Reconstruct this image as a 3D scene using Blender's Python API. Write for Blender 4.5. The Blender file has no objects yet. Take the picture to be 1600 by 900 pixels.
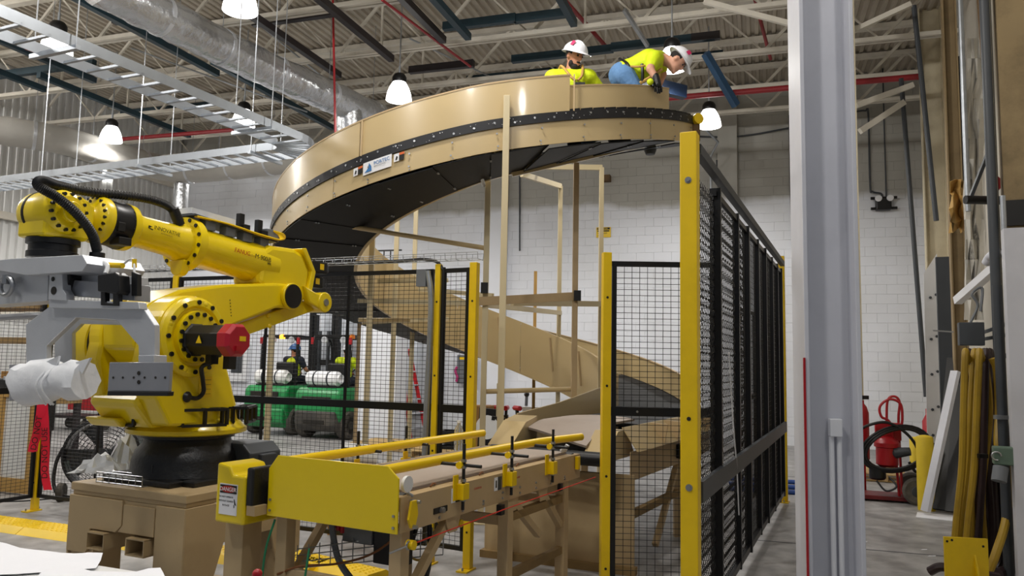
import bpy, math, random
from mathutils import Vector, Matrix
random.seed(7)
S = bpy.context.scene
COL = S.collection
R = math.radians
V = Vector
# ------------------------------------------------------------------ camera, light, exposure
FOC, PITCH, ROLL, EYE = 1200.0, R(5.5), R(1.1), 1.65
cd = bpy.data.cameras.new('camera'); cam = bpy.data.objects.new('camera', cd); COL.objects.link(cam)
cd.sensor_width = 36.0; cd.lens = FOC / 1600 * 36; cd.clip_start = 0.05; cd.clip_end = 200
_r0, _f, _u0 = V((1, 0, 0)), V((0, math.cos(PITCH), math.sin(PITCH))), V((0, -math.sin(PITCH), math.cos(PITCH)))
_r = _r0 * math.cos(ROLL) + _u0 * math.sin(ROLL); _u = _u0 * math.cos(ROLL) - _r0 * math.sin(ROLL)
cam.matrix_world = Matrix(((_r.x, _u.x, -_f.x, 0), (_r.y, _u.y, -_f.y, 0), (_r.z, _u.z, -_f.z, EYE), (0, 0, 0, 1)))
S.camera = cam
W = bpy.data.worlds.new('dim_hall'); S.world = W; W.use_nodes = True
W.node_tree.nodes['Background'].inputs[0].default_value = (0.80, 0.88, 1.0, 1)
W.node_tree.nodes['Background'].inputs[1].default_value = 0.10
S.view_settings.view_transform = 'Standard'; S.view_settings.look = 'None'
S.view_settings.gamma = 1.0; S.view_settings.use_curve_mapping = False
S.view_settings.exposure = 0.75
LAMP_W = 210.0
def lamp_light(name, x, y, z, watts, r=0.2, color=(1.0, 0.97, 0.93)):
    l = bpy.data.lights.new(name, 'POINT'); l.energy = watts; l.shadow_soft_size = r; l.color = color
    o = bpy.data.objects.new(name, l); o.location = (x, y, z); COL.objects.link(o); return o
# the hall's row lamps that hang outside the frame (behind and beside the camera)
for x, y, w in ((-4.6, 2.4, 190), (-1.2, 1.6, 160), (-9.0, 6.5, 190), (-12.0, 12.0, 190), (-0.8, 6.0, 210), (2.0, 0.6, 90), (3.2, 19.5, 0)):
    if w: lamp_light('hall_lamp_light', x, y, 6.4, w)

# ------------------------------------------------------------------ pixel to place (1600x900), used when measuring
def ray(x, y): return _f + _r * ((x - 800) / FOC) + _u * ((450 - y) / FOC)
def at(x, y, Y):
    d = ray(x, y); return V((0, 0, EYE)) + d * (Y / d.y)
def atz(x, y, Z):
    d = ray(x, y); return V((0, 0, EYE)) + d * ((Z - EYE) / d.z)

# ------------------------------------------------------------------ materials
def lin(c): return c / 12.92 if c <= 0.04045 else ((c + 0.055) / 1.055) ** 2.4
def hx(s): return tuple(lin(int(s[i:i + 2], 16) / 255) for i in (0, 2, 4)) + (1.0,)
def mat(name, col, rough=0.5, metal=0.0, var=0.08, scale=6.0, bump=0.0, bscale=60.0, emit=None, es=0.0, dirt=None, dirt_amt=0.0, alpha=None, trans=0.0, coat=0.0, spec=0.5):
    m = bpy.data.materials.new(name); m.use_nodes = True
    nt = m.node_tree; n = nt.nodes; L = nt.links
    p = n['Principled BSDF']; c = hx(col)
    tc = n.new('ShaderNodeTexCoord')
    nz = n.new('ShaderNodeTexNoise'); nz.inputs['Scale'].default_value = scale; nz.inputs['Detail'].default_value = 5
    L.new(tc.outputs['Object'], nz.inputs['Vector'])
    mx = n.new('ShaderNodeMix'); mx.data_type = 'RGBA'
    mx.inputs[6].default_value = tuple(max(0, v * (1 - var)) for v in c[:3]) + (1,)
    mx.inputs[7].default_value = tuple(min(1, v * (1 + var)) for v in c[:3]) + (1,)
    L.new(nz.outputs['Fac'], mx.inputs[0]); out = mx.outputs[2]
    if dirt:
        nd = n.new('ShaderNodeTexNoise'); nd.inputs['Scale'].default_value = scale * 0.45; nd.inputs['Detail'].default_value = 8; nd.inputs['Roughness'].default_value = 0.65
        L.new(tc.outputs['Object'], nd.inputs['Vector'])
        rp = n.new('ShaderNodeValToRGB'); rp.color_ramp.elements[0].position = 0.48; rp.color_ramp.elements[1].position = 0.75
        L.new(nd.outputs['Fac'], rp.inputs[0])
        ml = n.new('ShaderNodeMath'); ml.operation = 'MULTIPLY'; ml.inputs[1].default_value = dirt_amt; L.new(rp.outputs[0], ml.inputs[0])
        m2 = n.new('ShaderNodeMix'); m2.data_type = 'RGBA'; m2.inputs[7].default_value = hx(dirt)
        L.new(ml.outputs[0], m2.inputs[0]); L.new(out, m2.inputs[6]); out = m2.outputs[2]
    L.new(out, p.inputs['Base Color'])
    p.inputs['Roughness'].default_value = rough; p.inputs['Metallic'].default_value = metal
    p.inputs['Specular IOR Level'].default_value = spec
    if coat: p.inputs['Coat Weight'].default_value = coat; p.inputs['Coat Roughness'].default_value = 0.09
    if trans: p.inputs['Transmission Weight'].default_value = trans
    if bump:
        nb = n.new('ShaderNodeTexNoise'); nb.inputs['Scale'].default_value = bscale; nb.inputs['Detail'].default_value = 4
        L.new(tc.outputs['Object'], nb.inputs['Vector'])
        b = n.new('ShaderNodeBump'); b.inputs['Strength'].default_value = bump; b.inputs['Distance'].default_value = 0.02
        L.new(nb.outputs['Fac'], b.inputs['Height']); L.new(b.outputs['Normal'], p.inputs['Normal'])
    if emit:
        p.inputs['Emission Color'].default_value = hx(emit); p.inputs['Emission Strength'].default_value = es
    if alpha is not None: p.inputs['Alpha'].default_value = alpha
    return m
M = dict(
    yellow=mat('robot_yellow', 'E9CC06', 0.30, 0, 0.05, 4, coat=0.3),
    fyellow=mat('safety_yellow', 'EAC405', 0.42, 0, 0.05, 5, dirt='8A6A10', dirt_amt=0.25),
    ryellow=mat('rail_yellow', 'F0C800', 0.35, 0, 0.04, 5),
    tan=mat('tan_paint', 'C5AE80', 0.30, 0, 0.05, 3, coat=0.45),
    tray=mat('tray_zinc', '9EA3A9', 0.4, 0.75, 0.12, 10),
    browncol=mat('brown_column', '8E7A58', 0.75, 0, 0.15, 3, dirt='4C3D28', dirt_amt=0.6),
    tan2=mat('tan_frame', 'BDA37A', 0.42, 0, 0.07, 4, dirt='6B5233', dirt_amt=0.3),
    tan3=mat('tan_pedestal', 'B8A078', 0.48, 0, 0.06, 3, dirt='7A6040', dirt_amt=0.35),
    tanpost=mat('tan_post', 'CFC09B', 0.45, 0, 0.06, 4),
    black=mat('black_plastic', '0E0E10', 0.42, 0, 0.2, 8),
    blackm=mat('black_metal', '121214', 0.35, 0.2, 0.2, 8),
    band=mat('black_band', '14151A', 0.5, 0, 0.2, 8),
    under=mat('black_sheet', '0A0A0B', 0.55, 0, 0.3, 2, dirt='161616', dirt_amt=0.5, spec=0.25),
    beltk=mat('black_slats', '131518', 0.7, 0, 0.2, 5),
    cast=mat('black_casting', '1A1A1B', 0.38, 0.1, 0.25, 5, bump=0.15, bscale=40),
    wire=mat('black_wire', '0D0D0E', 0.4, 0.2, 0.1, 5),
    alu=mat('aluminium', 'CBCED3', 0.38, 0.55, 0.1, 6, bump=0.05, bscale=120),
    alud=mat('machined_aluminium', 'A4A6AC', 0.34, 0.6, 0.12, 10),
    steel=mat('steel', 'A9ABAE', 0.32, 0.9, 0.1, 10),
    galv=mat('galvanised', 'A8ADB3', 0.38, 0.8, 0.15, 14, dirt='6E7278', dirt_amt=0.4),
    foil=mat('duct_foil', 'C6C8CB', 0.26, 0.75, 0.12, 3, bump=1.0, bscale=8),
    duct=mat('duct_wrap', 'B0ADA7', 0.65, 0.1, 0.12, 3, bump=0.6, bscale=4),
    cream=mat('cream_steel', 'CFC4A8', 0.6, 0, 0.08, 3, dirt='7F6C4A', dirt_amt=0.5),
    creamr=mat('roof_steel', 'CDC7BA', 0.6, 0, 0.08, 3, dirt='8D8474', dirt_amt=0.4),
    deck=mat('roof_deck', 'B4AB9C', 0.65, 0, 0.08, 1.2, dirt='6D6252', dirt_amt=0.45),
    teal=mat('teal_steel', '14323E', 0.5, 0.1, 0.15, 3, dirt='1D1A1E', dirt_amt=0.6),
    dark=mat('dark_steel', '231C1E', 0.5, 0.1, 0.15, 3),
    red=mat('red_paint', 'A8141E', 0.4, 0, 0.08, 6),
    redp=mat('red_pipe', '8E2026', 0.5, 0, 0.1, 6),
    redv=mat('red_ladder', 'C8202A', 0.45, 0, 0.06, 6),
    redtape=mat('red_tape', 'DE1838', 0.5, 0, 0.05, 6),
    ink=mat('print_black', '17130A', 0.6, 0, 0, 5),
    inkred=mat('print_red', 'B32010', 0.6, 0, 0, 5),
    inkw=mat('print_white', 'F2F2F0', 0.6, 0, 0, 5),
    inkblue=mat('print_blue', '3A78B4', 0.5, 0, 0.1, 5),
    label=mat('label_white', 'E8E9EC', 0.5, 0, 0.03, 5),
    orange=mat('label_orange', 'D8642A', 0.5, 0, 0.03, 5),
    floorm=None,
    white=mat('white_plastic', 'E4E4E2', 0.4, 0, 0.04, 5),
    foam=mat('white_wrap', 'EDEFF2', 0.55, 0, 0.03, 6, bump=0.4, bscale=9),
    paper=mat('paper', 'F0F1F6', 0.6, 0, 0.02, 3, bump=0.1, bscale=4),
    poly=mat('plastic_sheet', 'C9CED6', 0.25, 0, 0.08, 2, bump=0.9, bscale=3.5),
    grey=mat('grey_box', '6C7075', 0.5, 0, 0.06, 6),
    greyd=mat('dark_grey_box', '3B3F44', 0.5, 0, 0.08, 6),
    colgrey=mat('column_grey', 'D0D1D8', 0.45, 0, 0.05, 2, dirt='8A8C96', dirt_amt=0.3),
    green=mat('forklift_green', '1C8A4A', 0.35, 0, 0.08, 3, dirt='4A5A40', dirt_amt=0.35, coat=0.2),
    rubber=mat('rubber', '4A4640', 0.85, 0, 0.2, 9, dirt='8A8378', dirt_amt=0.6),
    weight=mat('counterweight', '3E3C38', 0.6, 0, 0.2, 5, dirt='776F62', dirt_amt=0.5),
    hivis=mat('hivis', 'D2E612', 0.7, 0, 0.06, 8, bump=0.5, bscale=14, emit=None),
    jeans=mat('jeans', '5E86B4', 0.85, 0, 0.15, 12, bump=0.4, bscale=30),
    navy=mat('navy_cloth', '1E2433', 0.85, 0, 0.15, 12),
    skin=mat('skin', 'B77F62', 0.55, 0, 0.06, 10),
    skin2=mat('skin_pale', 'D29C82', 0.55, 0, 0.06, 10),
    hair=mat('hair', '1B1411', 0.8, 0, 0.2, 30),
    hat=mat('hard_hat', 'E4E6EC', 0.3, 0, 0.02, 5, coat=0.3),
    hatb=mat('blue_hat', '3468A8', 0.35, 0, 0.03, 5),
    wood=mat('plywood', 'B9924F', 0.7, 0, 0.15, 4, bump=0.1, bscale=20),
    pallet=mat('pallet_wood', 'C2A573', 0.75, 0, 0.15, 6, bump=0.15, bscale=25),
    card=mat('cardboard', '9A7038', 0.8, 0, 0.08, 5),
    conc=mat('bollard_yellow', 'DDBF25', 0.55, 0, 0.08, 5, dirt='8A7620', dirt_amt=0.3),
    hosey=mat('hose_yellow', 'A58518', 0.5, 0, 0.12, 5, dirt='54401A', dirt_amt=0.5),
    hosed=mat('hose_maroon', '2C1A1C', 0.5, 0, 0.15, 5),
    belt=mat('belt_taupe', 'A6988C', 0.6, 0, 0.05, 5, dirt='8F8072', dirt_amt=0.3),
    beltside=mat('belt_edge', '6E5B4A', 0.6, 0, 0.05, 5),
    rust=mat('rusty_steel', '6B5335', 0.75, 0.1, 0.25, 4, dirt='33271C', dirt_amt=0.6),
    brownw=mat('stained_board', '8F7448', 0.75, 0, 0.2, 2, dirt='4C3A22', dirt_amt=0.6),
    glowlamp=mat('lamp_bell', 'FFFFFF', 0.4, 0, 0, 5, emit='FFFDF8', es=3.2),
    beacon=mat('beacon_amber', 'FF9A20', 0.3, 0, 0, 5, emit='FF9420', es=5.0),
    blue=mat('blue_pipe', '1B4796', 0.4, 0, 0.05, 5),
    bluetag=mat('blue_box', '2B62AE', 0.4, 0, 0.05, 5),
    clearp=mat('clear_poly', 'E2E5E9', 0.25, 0, 0.05, 6, bump=0.8, bscale=8, alpha=0.85),
    bottle=mat('bottle_plastic', 'E2E6EA', 0.08, 0, 0, 5, trans=0.85),
    tactile=mat('ramp_yellow', 'F4CC08', 0.45, 0, 0.06, 8),
    wirelit=mat('bright_wire', 'A7ABB0', 0.35, 0.8, 0.1, 10),
    cord=mat('red_cord', 'D03020', 0.5, 0, 0.05, 10),
    gcord=mat('green_cord', '1E7A50', 0.5, 0, 0.05, 10),
    greyhose=mat('grey_conduit', '6A7078', 0.45, 0, 0.1, 8),
    brownp=mat('copper_brown', '7A4A22', 0.6, 0, 0.1, 8),
)
# ------------------------------------------------------------------ builders
class B:
    def __init__(s): s.v = []; s.f = []; s.sm = []
    def add(s, vs, fs, smooth=False):
        o = len(s.v); s.v += [V(x) for x in vs]; s.f += [tuple(i + o for i in f) for f in fs]; s.sm += [smooth] * len(fs); return s
    def box(s, c, d, rz=0.0, m=None):
        x, y, z = d[0] / 2, d[1] / 2, d[2] / 2
        q = m if m else Matrix.Rotation(rz, 3, 'Z')
        vs = [V(c) + q @ V((a * x, b * y, e * z)) for a in (-1, 1) for b in (-1, 1) for e in (-1, 1)]
        return s.add(vs, [(0, 1, 3, 2), (4, 6, 7, 5), (0, 4, 5, 1), (2, 3, 7, 6), (0, 2, 6, 4), (1, 5, 7, 3)])
    def bar(s, p, q, w, h, up=(0, 0, 1)):
        p, q = V(p), V(q); d = (q - p); n = d.normalized(); u = V(up)
        if abs(n.dot(u)) > 0.98: u = V((0, 1, 0))
        a = n.cross(u).normalized(); b = a.cross(n).normalized()
        vs = [e + a * (i * w / 2) + b * (j * h / 2) for e in (p, q) for i, j in ((-1, -1), (1, -1), (1, 1), (-1, 1))]
        return s.add(vs, [(3, 2, 1, 0), (4, 5, 6, 7), (0, 1, 5, 4), (1, 2, 6, 5), (2, 3, 7, 6), (3, 0, 4, 7)])
    def stick(s, p, q, r):   # four-sided wire without ends
        p, q = V(p), V(q); n = (q - p).normalized(); u = V((0, 0, 1)) if abs(n.z) < 0.9 else V((1, 0, 0))
        a = n.cross(u).normalized() * r; b = n.cross(a).normalized() * r
        vs = [p + a, p + b, p - a, p - b, q + a, q + b, q - a, q - b]
        return s.add(vs, [(0, 1, 5, 4), (1, 2, 6, 5), (2, 3, 7, 6), (3, 0, 4, 7)])
    def tube(s, pts, r, n=10, caps=True, closed=False):
        pts = [V(p) for p in pts]; k = len(pts); rs = r if isinstance(r, (list, tuple)) else [r] * k
        rings = []; a = None
        for i, p in enumerate(pts):
            if closed: t = (pts[(i + 1) % k] - pts[i - 1]).normalized()
            else: t = (pts[min(i + 1, k - 1)] - pts[max(i - 1, 0)]).normalized()
            if a is None:
                a = t.cross(V((0, 0, 1)) if abs(t.z) < 0.9 else V((1, 0, 0))).normalized()
            else:
                a = (a - t * a.dot(t)); a = a.normalized() if a.length > 1e-6 else t.orthogonal().normalized()
            b = t.cross(a)
            rings.append([p + (a * math.cos(2 * math.pi * j / n) + b * math.sin(2 * math.pi * j / n)) * rs[i] for j in range(n)])
        return s.loft(rings, caps and not closed, closed)
    def loft(s, rings, caps=True, closed=False, smooth=True):
        k, n = len(rings), len(rings[0]); o = len(s.v)
        for rg in rings: s.v += [V(p) for p in rg]
        for i in range(k if closed else k - 1):
            i2 = (i + 1) % k
            for j in range(n):
                j2 = (j + 1) % n
                s.f.append((o + i * n + j, o + i * n + j2, o + i2 * n + j2, o + i2 * n + j)); s.sm.append(smooth)
        if caps:
            s.f.append(tuple(o + j for j in reversed(range(n)))); s.sm.append(False)
            s.f.append(tuple(o + (k - 1) * n + j for j in range(n))); s.sm.append(False)
        return s
    def cyl(s, p, q, r, r2=None, n=16): return s.tube([p, q], [r, r if r2 is None else r2], n)
    def lathe(s, prof, o=(0, 0, 0), ax=(0, 0, 1), n=24, caps=True):
        ax = V(ax).normalized(); a = ax.orthogonal().normalized(); b = ax.cross(a); o = V(o)
        return s.loft([[o + ax * h + (a * math.cos(2 * math.pi * j / n) + b * math.sin(2 * math.pi * j / n)) * max(r, 1e-4) for j in range(n)] for r, h in prof], caps)
    def prism(s, poly, o, ex, ey, dep):
        o, ex, ey, dep = V(o), V(ex), V(ey), V(dep); n = len(poly)
        a = [o + ex * x + ey * y for x, y in poly]; b = [p + dep for p in a]
        return s.add(a + b, [tuple(range(n)), tuple(reversed(range(n, 2 * n)))] + [(j, j + n, (j + 1) % n + n, (j + 1) % n) for j in range(n)])
    def sphere(s, c, r, n=12, m=8):
        c = V(c); rr = r if isinstance(r, (tuple, list)) else (r, r, r)
        return s.loft([[c + V((rr[0] * math.sin(t) * math.cos(2 * math.pi * j / n), rr[1] * math.sin(t) * math.sin(2 * math.pi * j / n), rr[2] * math.cos(t))) for j in range(n)]
                       for t in [0.02 + (math.pi - 0.04) * i / m for i in range(m + 1)]])
    def sheet(s, grid, th=None, smooth=True):   # grid of points -> surface, optional thickness along the normal
        h, w = len(grid), len(grid[0]); o = len(s.v)
        g = [[V(p) for p in row] for row in grid]
        def nrm(i, j):
            du = g[min(i + 1, h - 1)][j] - g[max(i - 1, 0)][j]; dv = g[i][min(j + 1, w - 1)] - g[i][max(j - 1, 0)]
            return du.cross(dv).normalized()
        F = []; P = [p for row in g for p in row]
        for i in range(h - 1):
            for j in range(w - 1): F.append((i * w + j, i * w + j + 1, (i + 1) * w + j + 1, (i + 1) * w + j))
        if th:
            k = h * w; P += [g[i][j] + nrm(i, j) * th for i in range(h) for j in range(w)]
            F += [tuple(reversed([x + k for x in f])) for f in F]
            edge = [j for j in range(w)] + [i * w + w - 1 for i in range(1, h)] + [(h - 1) * w + j for j in range(w - 2, -1, -1)] + [i * w for i in range(h - 2, 0, -1)]
            for a, b in zip(edge, edge[1:] + edge[:1]): F.append((b, a, a + k, b + k))
        return s.add(P, F, smooth)
    def grid(s, o, ex, ey, W, H, dx, dy, r, dep=None):   # wire mesh
        o, ex, ey = V(o), V(ex).normalized(), V(ey).normalized()
        nx, ny = max(1, round(W / dx)), max(1, round(H / dy))
        for i in range(nx + 1): p = o + ex * (W * i / nx); s.stick(p, p + ey * H, r)
        d = ex.cross(ey) * (1.6 * r)
        for j in range(ny + 1): p = o + ey * (H * j / ny) + d; s.stick(p, p + ex * W, r)
        return s

def wm(o):
    m = Matrix.Identity(4)
    while o is not None: m = o.matrix_basis @ m; o = o.parent
    return m
def mesh(name, b, m, smooth_angle=35):
    me = bpy.data.meshes.new(name); me.from_pydata([tuple(v) for v in b.v], [], b.f)
    for p, sm in zip(me.polygons, b.sm): p.use_smooth = sm
    me.validate(); me.materials.append(M[m] if isinstance(m, str) else m)
    if any(b.sm): me.set_sharp_from_angle(angle=R(smooth_angle))
    return me
def obj(name, b, m, parent=None, world=False, bevel=0.0, stuff=False, label=None):
    """links the builder as ONE mesh object; with world=True its points are world points"""
    if world and parent is not None:
        q = wm(parent).inverted(); b.v = [q @ v for v in b.v]
    o = bpy.data.objects.new(name, mesh(name, b, m)); COL.objects.link(o); o.parent = parent
    if bevel:
        md = o.modifiers.new('edge', 'BEVEL'); md.width = bevel; md.segments = 2; md.limit_method = 'ANGLE'; md.angle_limit = R(40)
    if stuff: o['kind'] = 'stuff'
    if label: o['label'] = label
    return o
def inst(name, me, parent, loc, rot=(0, 0, 0), scale=(1, 1, 1)):
    o = bpy.data.objects.new(name, me); COL.objects.link(o); o.parent = parent; o.location = loc; o.rotation_euler = rot; o.scale = scale; return o
def tag(o, label, cat, group=None):
    o['label'] = label; o['category'] = cat
    if group: o['group'] = group
    return o
def thing(name, label, cat, loc=(0, 0, 0), rz=0.0, group=None):
    o = bpy.data.objects.new(name, None); o.empty_display_size = 0.1; COL.objects.link(o)
    o.location = loc; o.rotation_euler = (0, 0, rz); return tag(o, label, cat, group)
def struct(name, b, m, parent=None, **k):
    o = obj(name, b, m, parent, **k)
    if parent is None: o['kind'] = 'structure'
    return o
def copy_tree(o, parent=None):
    c = o.copy(); COL.objects.link(c); c.parent = parent
    for ch in list(o.children): copy_tree(ch, c)
    return c
def dup(root, loc, rz=0.0, label=None):
    c = copy_tree(root); c.location = loc; c.rotation_euler = (0, 0, rz)
    if label: c['label'] = label
    return c
def single(name, b, m, label, cat, base, group=None, **k):
    """a thing that is one mesh, its origin put at its base; points given in the world"""
    base = V(base); b.v = [v - base for v in b.v]
    o = obj(name, b, m, **k); o.location = base; return tag(o, label, cat, group)
def text(name, s, m, parent, o, ex, ey, size, world=False, align='LEFT'):
    cu = bpy.data.curves.new(name, 'FONT'); cu.body = s; cu.size = size; cu.align_x = align; cu.extrude = 0.0004
    tmp = bpy.data.objects.new(name, cu); me = bpy.data.meshes.new_from_object(tmp); bpy.data.objects.remove(tmp); bpy.data.curves.remove(cu)
    me.materials.clear(); me.materials.append(M[m]); t = bpy.data.objects.new(name, me); COL.objects.link(t); t.parent = parent
    ex, ey = V(ex).normalized(), V(ey); ey = (ey - ex * ey.dot(ex)).normalized(); ez = ex.cross(ey); o = V(o)
    mm = Matrix(((ex.x, ey.x, ez.x, o.x), (ex.y, ey.y, ez.y, o.y), (ex.z, ey.z, ez.z, o.z), (0, 0, 0, 1)))
    t.matrix_basis = (wm(parent).inverted() @ mm) if (world and parent is not None) else mm
    return t
def spline(pts, n=8):
    P = [V(p) for p in pts]; P = [P[0] * 2 - P[1]] + P + [P[-1] * 2 - P[-2]]; out = []
    for i in range(1, len(P) - 2):
        for k in range(n):
            t = k / n; a, b, c, d = P[i - 1], P[i], P[i + 1], P[i + 2]
            out.append(0.5 * ((2 * b) + (c - a) * t + (2 * a - 5 * b + 4 * c - d) * t * t + (3 * b - a - 3 * c + d) * t ** 3))
    return out + [P[-2]]
def arc(c, r, a0, a1, n, ax=(1, 0, 0), ay=(0, 1, 0)):
    c, ax, ay = V(c), V(ax), V(ay)
    return [c + ax * (r * math.cos(a0 + (a1 - a0) * i / n)) + ay * (r * math.sin(a0 + (a1 - a0) * i / n)) for i in range(n + 1)]
Z = V((0, 0, 1))
# ================================================================== THE HALL
BE = R(18.0)                                    # the building stands turned 18 degrees
E1 = V((math.cos(BE), -math.sin(BE), 0)); E2 = V((math.sin(BE), math.cos(BE), 0))
def ab(a, b, z=0.0): return E1 * a + E2 * b + V((0, 0, z))
def toab(p): return p.dot(E1), p.dot(E2)
BW = 17.5; LW = -15.6; DZ = 7.95
def node_mat(name, build, rough=0.6):
    m = bpy.data.materials.new(name); m.use_nodes = True
    build(m.node_tree, m.node_tree.nodes, m.node_tree.links, m.node_tree.nodes['Principled BSDF'])
    m.node_tree.nodes['Principled BSDF'].inputs['Roughness'].default_value = rough
    return m
def _concrete(nt, n, L, p):
    g = n.new('ShaderNodeNewGeometry')
    a = n.new('ShaderNodeTexNoise'); a.inputs['Scale'].default_value = 0.55; a.inputs['Detail'].default_value = 9; a.inputs['Roughness'].default_value = 0.62
    b = n.new('ShaderNodeTexNoise'); b.inputs['Scale'].default_value = 5.0; b.inputs['Detail'].default_value = 8
    L.new(g.outputs['Position'], a.inputs['Vector']); L.new(g.outputs['Position'], b.inputs['Vector'])
    r1 = n.new('ShaderNodeValToRGB'); e = r1.color_ramp.elements
    e[0].position = 0.3; e[0].color = hx('8B8988'); e[1].position = 0.72; e[1].color = hx('C4C2C1'); L.new(a.outputs['Fac'], r1.inputs[0])
    r2 = n.new('ShaderNodeValToRGB'); e = r2.color_ramp.elements
    e[0].position = 0.35; e[0].color = hx('C0C0C0'); e[1].position = 0.65; e[1].color = hx('FFFFFF'); L.new(b.outputs['Fac'], r2.inputs[0])
    mx = n.new('ShaderNodeMix'); mx.data_type = 'RGBA'; mx.blend_type = 'MULTIPLY'; mx.inputs[0].default_value = 0.8
    L.new(r1.outputs[0], mx.inputs[6]); L.new(r2.outputs[0], mx.inputs[7]); L.new(mx.outputs[2], p.inputs['Base Color'])
    rr = n.new('ShaderNodeMapRange'); rr.inputs[3].default_value = 0.32; rr.inputs[4].default_value = 0.6; L.new(a.outputs['Fac'], rr.inputs[0]); L.new(rr.outputs[0], p.inputs['Roughness'])
    bp = n.new('ShaderNodeBump'); bp.inputs['Strength'].default_value = 0.08; L.new(b.outputs['Fac'], bp.inputs['Height']); L.new(bp.outputs[0], p.inputs['Normal'])
M['floor'] = node_mat('concrete_floor', _concrete)
def _block(nt, n, L, p):
    g = n.new('ShaderNodeNewGeometry'); sx = n.new('ShaderNodeSeparateXYZ'); L.new(g.outputs['Position'], sx.inputs[0])
    a = n.new('ShaderNodeTexNoise'); a.inputs['Scale'].default_value = 0.6; a.inputs['Detail'].default_value = 6; L.new(g.outputs['Position'], a.inputs['Vector'])
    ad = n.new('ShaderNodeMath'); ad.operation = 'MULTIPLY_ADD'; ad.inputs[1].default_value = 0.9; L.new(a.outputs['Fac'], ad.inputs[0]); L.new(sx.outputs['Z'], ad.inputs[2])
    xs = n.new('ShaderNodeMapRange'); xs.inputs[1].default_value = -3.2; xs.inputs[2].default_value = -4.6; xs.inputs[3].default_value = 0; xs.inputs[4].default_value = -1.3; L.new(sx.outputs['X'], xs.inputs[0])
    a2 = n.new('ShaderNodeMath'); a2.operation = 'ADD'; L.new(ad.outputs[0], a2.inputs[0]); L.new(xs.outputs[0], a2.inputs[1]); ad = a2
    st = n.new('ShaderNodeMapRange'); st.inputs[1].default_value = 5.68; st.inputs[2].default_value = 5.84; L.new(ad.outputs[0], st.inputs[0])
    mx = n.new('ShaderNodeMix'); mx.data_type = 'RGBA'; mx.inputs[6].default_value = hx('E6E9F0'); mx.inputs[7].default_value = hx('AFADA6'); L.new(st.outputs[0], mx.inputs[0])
    r1 = n.new('ShaderNodeValToRGB'); r1.color_ramp.elements[0].position = 0.25; r1.color_ramp.elements[0].color = hx('ECEBE8'); r1.color_ramp.elements[1].position = 0.6; r1.color_ramp.elements[1].color = hx('FFFFFF'); L.new(a.outputs['Fac'], r1.inputs[0])
    m2 = n.new('ShaderNodeMix'); m2.data_type = 'RGBA'; m2.blend_type = 'MULTIPLY'; m2.inputs[0].default_value = 1; L.new(mx.outputs[2], m2.inputs[6]); L.new(r1.outputs[0], m2.inputs[7])
    L.new(m2.outputs[2], p.inputs['Base Color'])
    b = n.new('ShaderNodeTexNoise'); b.inputs['Scale'].default_value = 60; L.new(g.outputs['Position'], b.inputs['Vector'])
    bp = n.new('ShaderNodeBump'); bp.inputs['Strength'].default_value = 0.15; L.new(b.outputs['Fac'], bp.inputs['Height']); L.new(bp.outputs[0], p.inputs['Normal'])
M['block'] = node_mat('painted_block', _block, 0.55)
M['metalwall'] = mat('metal_siding', 'CFCFCD', 0.5, 0.1, 0.06, 1.2, dirt='9A9894', dirt_amt=0.3)
M['joint'] = mat('block_joint', 'A8ABB2', 0.8)

b = B(); b.box((0, 8, -0.1), (46, 44, 0.2)); fl = struct('floor', b, 'floor')
for k, bb in enumerate((3.2, 7.9, 12.6)):          # sawn control joints, filled
    j = B(); j.bar(ab(-15.5, bb, 0.0008), ab(4, bb, 0.0008), 0.018, 0.002); struct('control_joint', j, 'greyd', fl)
# back wall of painted block: the nearest blocks one by one, the rest joined
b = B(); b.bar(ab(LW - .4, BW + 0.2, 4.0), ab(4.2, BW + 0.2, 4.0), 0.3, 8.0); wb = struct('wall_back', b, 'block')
blk = B(); blk.box((0, 0, 0), (0.397, 0.061, 0.197)); blk_me = mesh('block', blk, 'block')
rest = B(); nblk = 0
for row in range(39):
    z = 0.1 + row * 0.2; off = 0.2 * (row % 2)
    for i in range(50):
        a = 3.9 - off - i * 0.4
        if a < LW: continue
        dy = random.uniform(-0.003, 0.003)
        if -2.6 < a < 2.7 and 1.5 < z < 6.1 and nblk < 300:
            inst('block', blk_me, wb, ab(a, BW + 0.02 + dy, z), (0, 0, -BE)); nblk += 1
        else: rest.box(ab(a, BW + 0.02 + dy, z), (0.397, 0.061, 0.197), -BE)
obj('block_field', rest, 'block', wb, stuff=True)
# left wall of ribbed metal siding
b = B(); b.bar(ab(LW - .22, -4, 4), ab(LW - .22, BW, 4), 0.2, 8.0); wl = struct('wall_left', b, 'metalwall')
pm = B()
prof = [(0, 0), (0.09, 0), (0.115, 0.045), (0.165, 0.045), (0.19, 0), (0.28, 0), (0.305, 0.045), (0.355, 0.045), (0.38, 0), (0.47, 0), (0.495, 0.045), (0.545, 0.045), (0.57, 0), (0.66, 0), (0.685, 0.045), (0.735, 0.045), (0.76, 0)]
pm.sheet([[V((y, x, z)) for x, y in prof] for z in (0, 7.9)], smooth=False); pm_me = mesh('siding_panel', pm, 'metalwall')
bb = 0.0
while bb < BW - 0.1: inst('siding_panel', pm_me, wl, ab(LW - .1, bb, 0), (0, 0, -BE)); bb += 0.76
for z in (2.55, 4.6, 6.4):
    g = B(); g.bar(ab(LW + .02, 0, z), ab(LW + .02, BW - .1, z), 0.12, 0.16); struct('wall_girt', g, 'creamr', wl)
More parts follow.
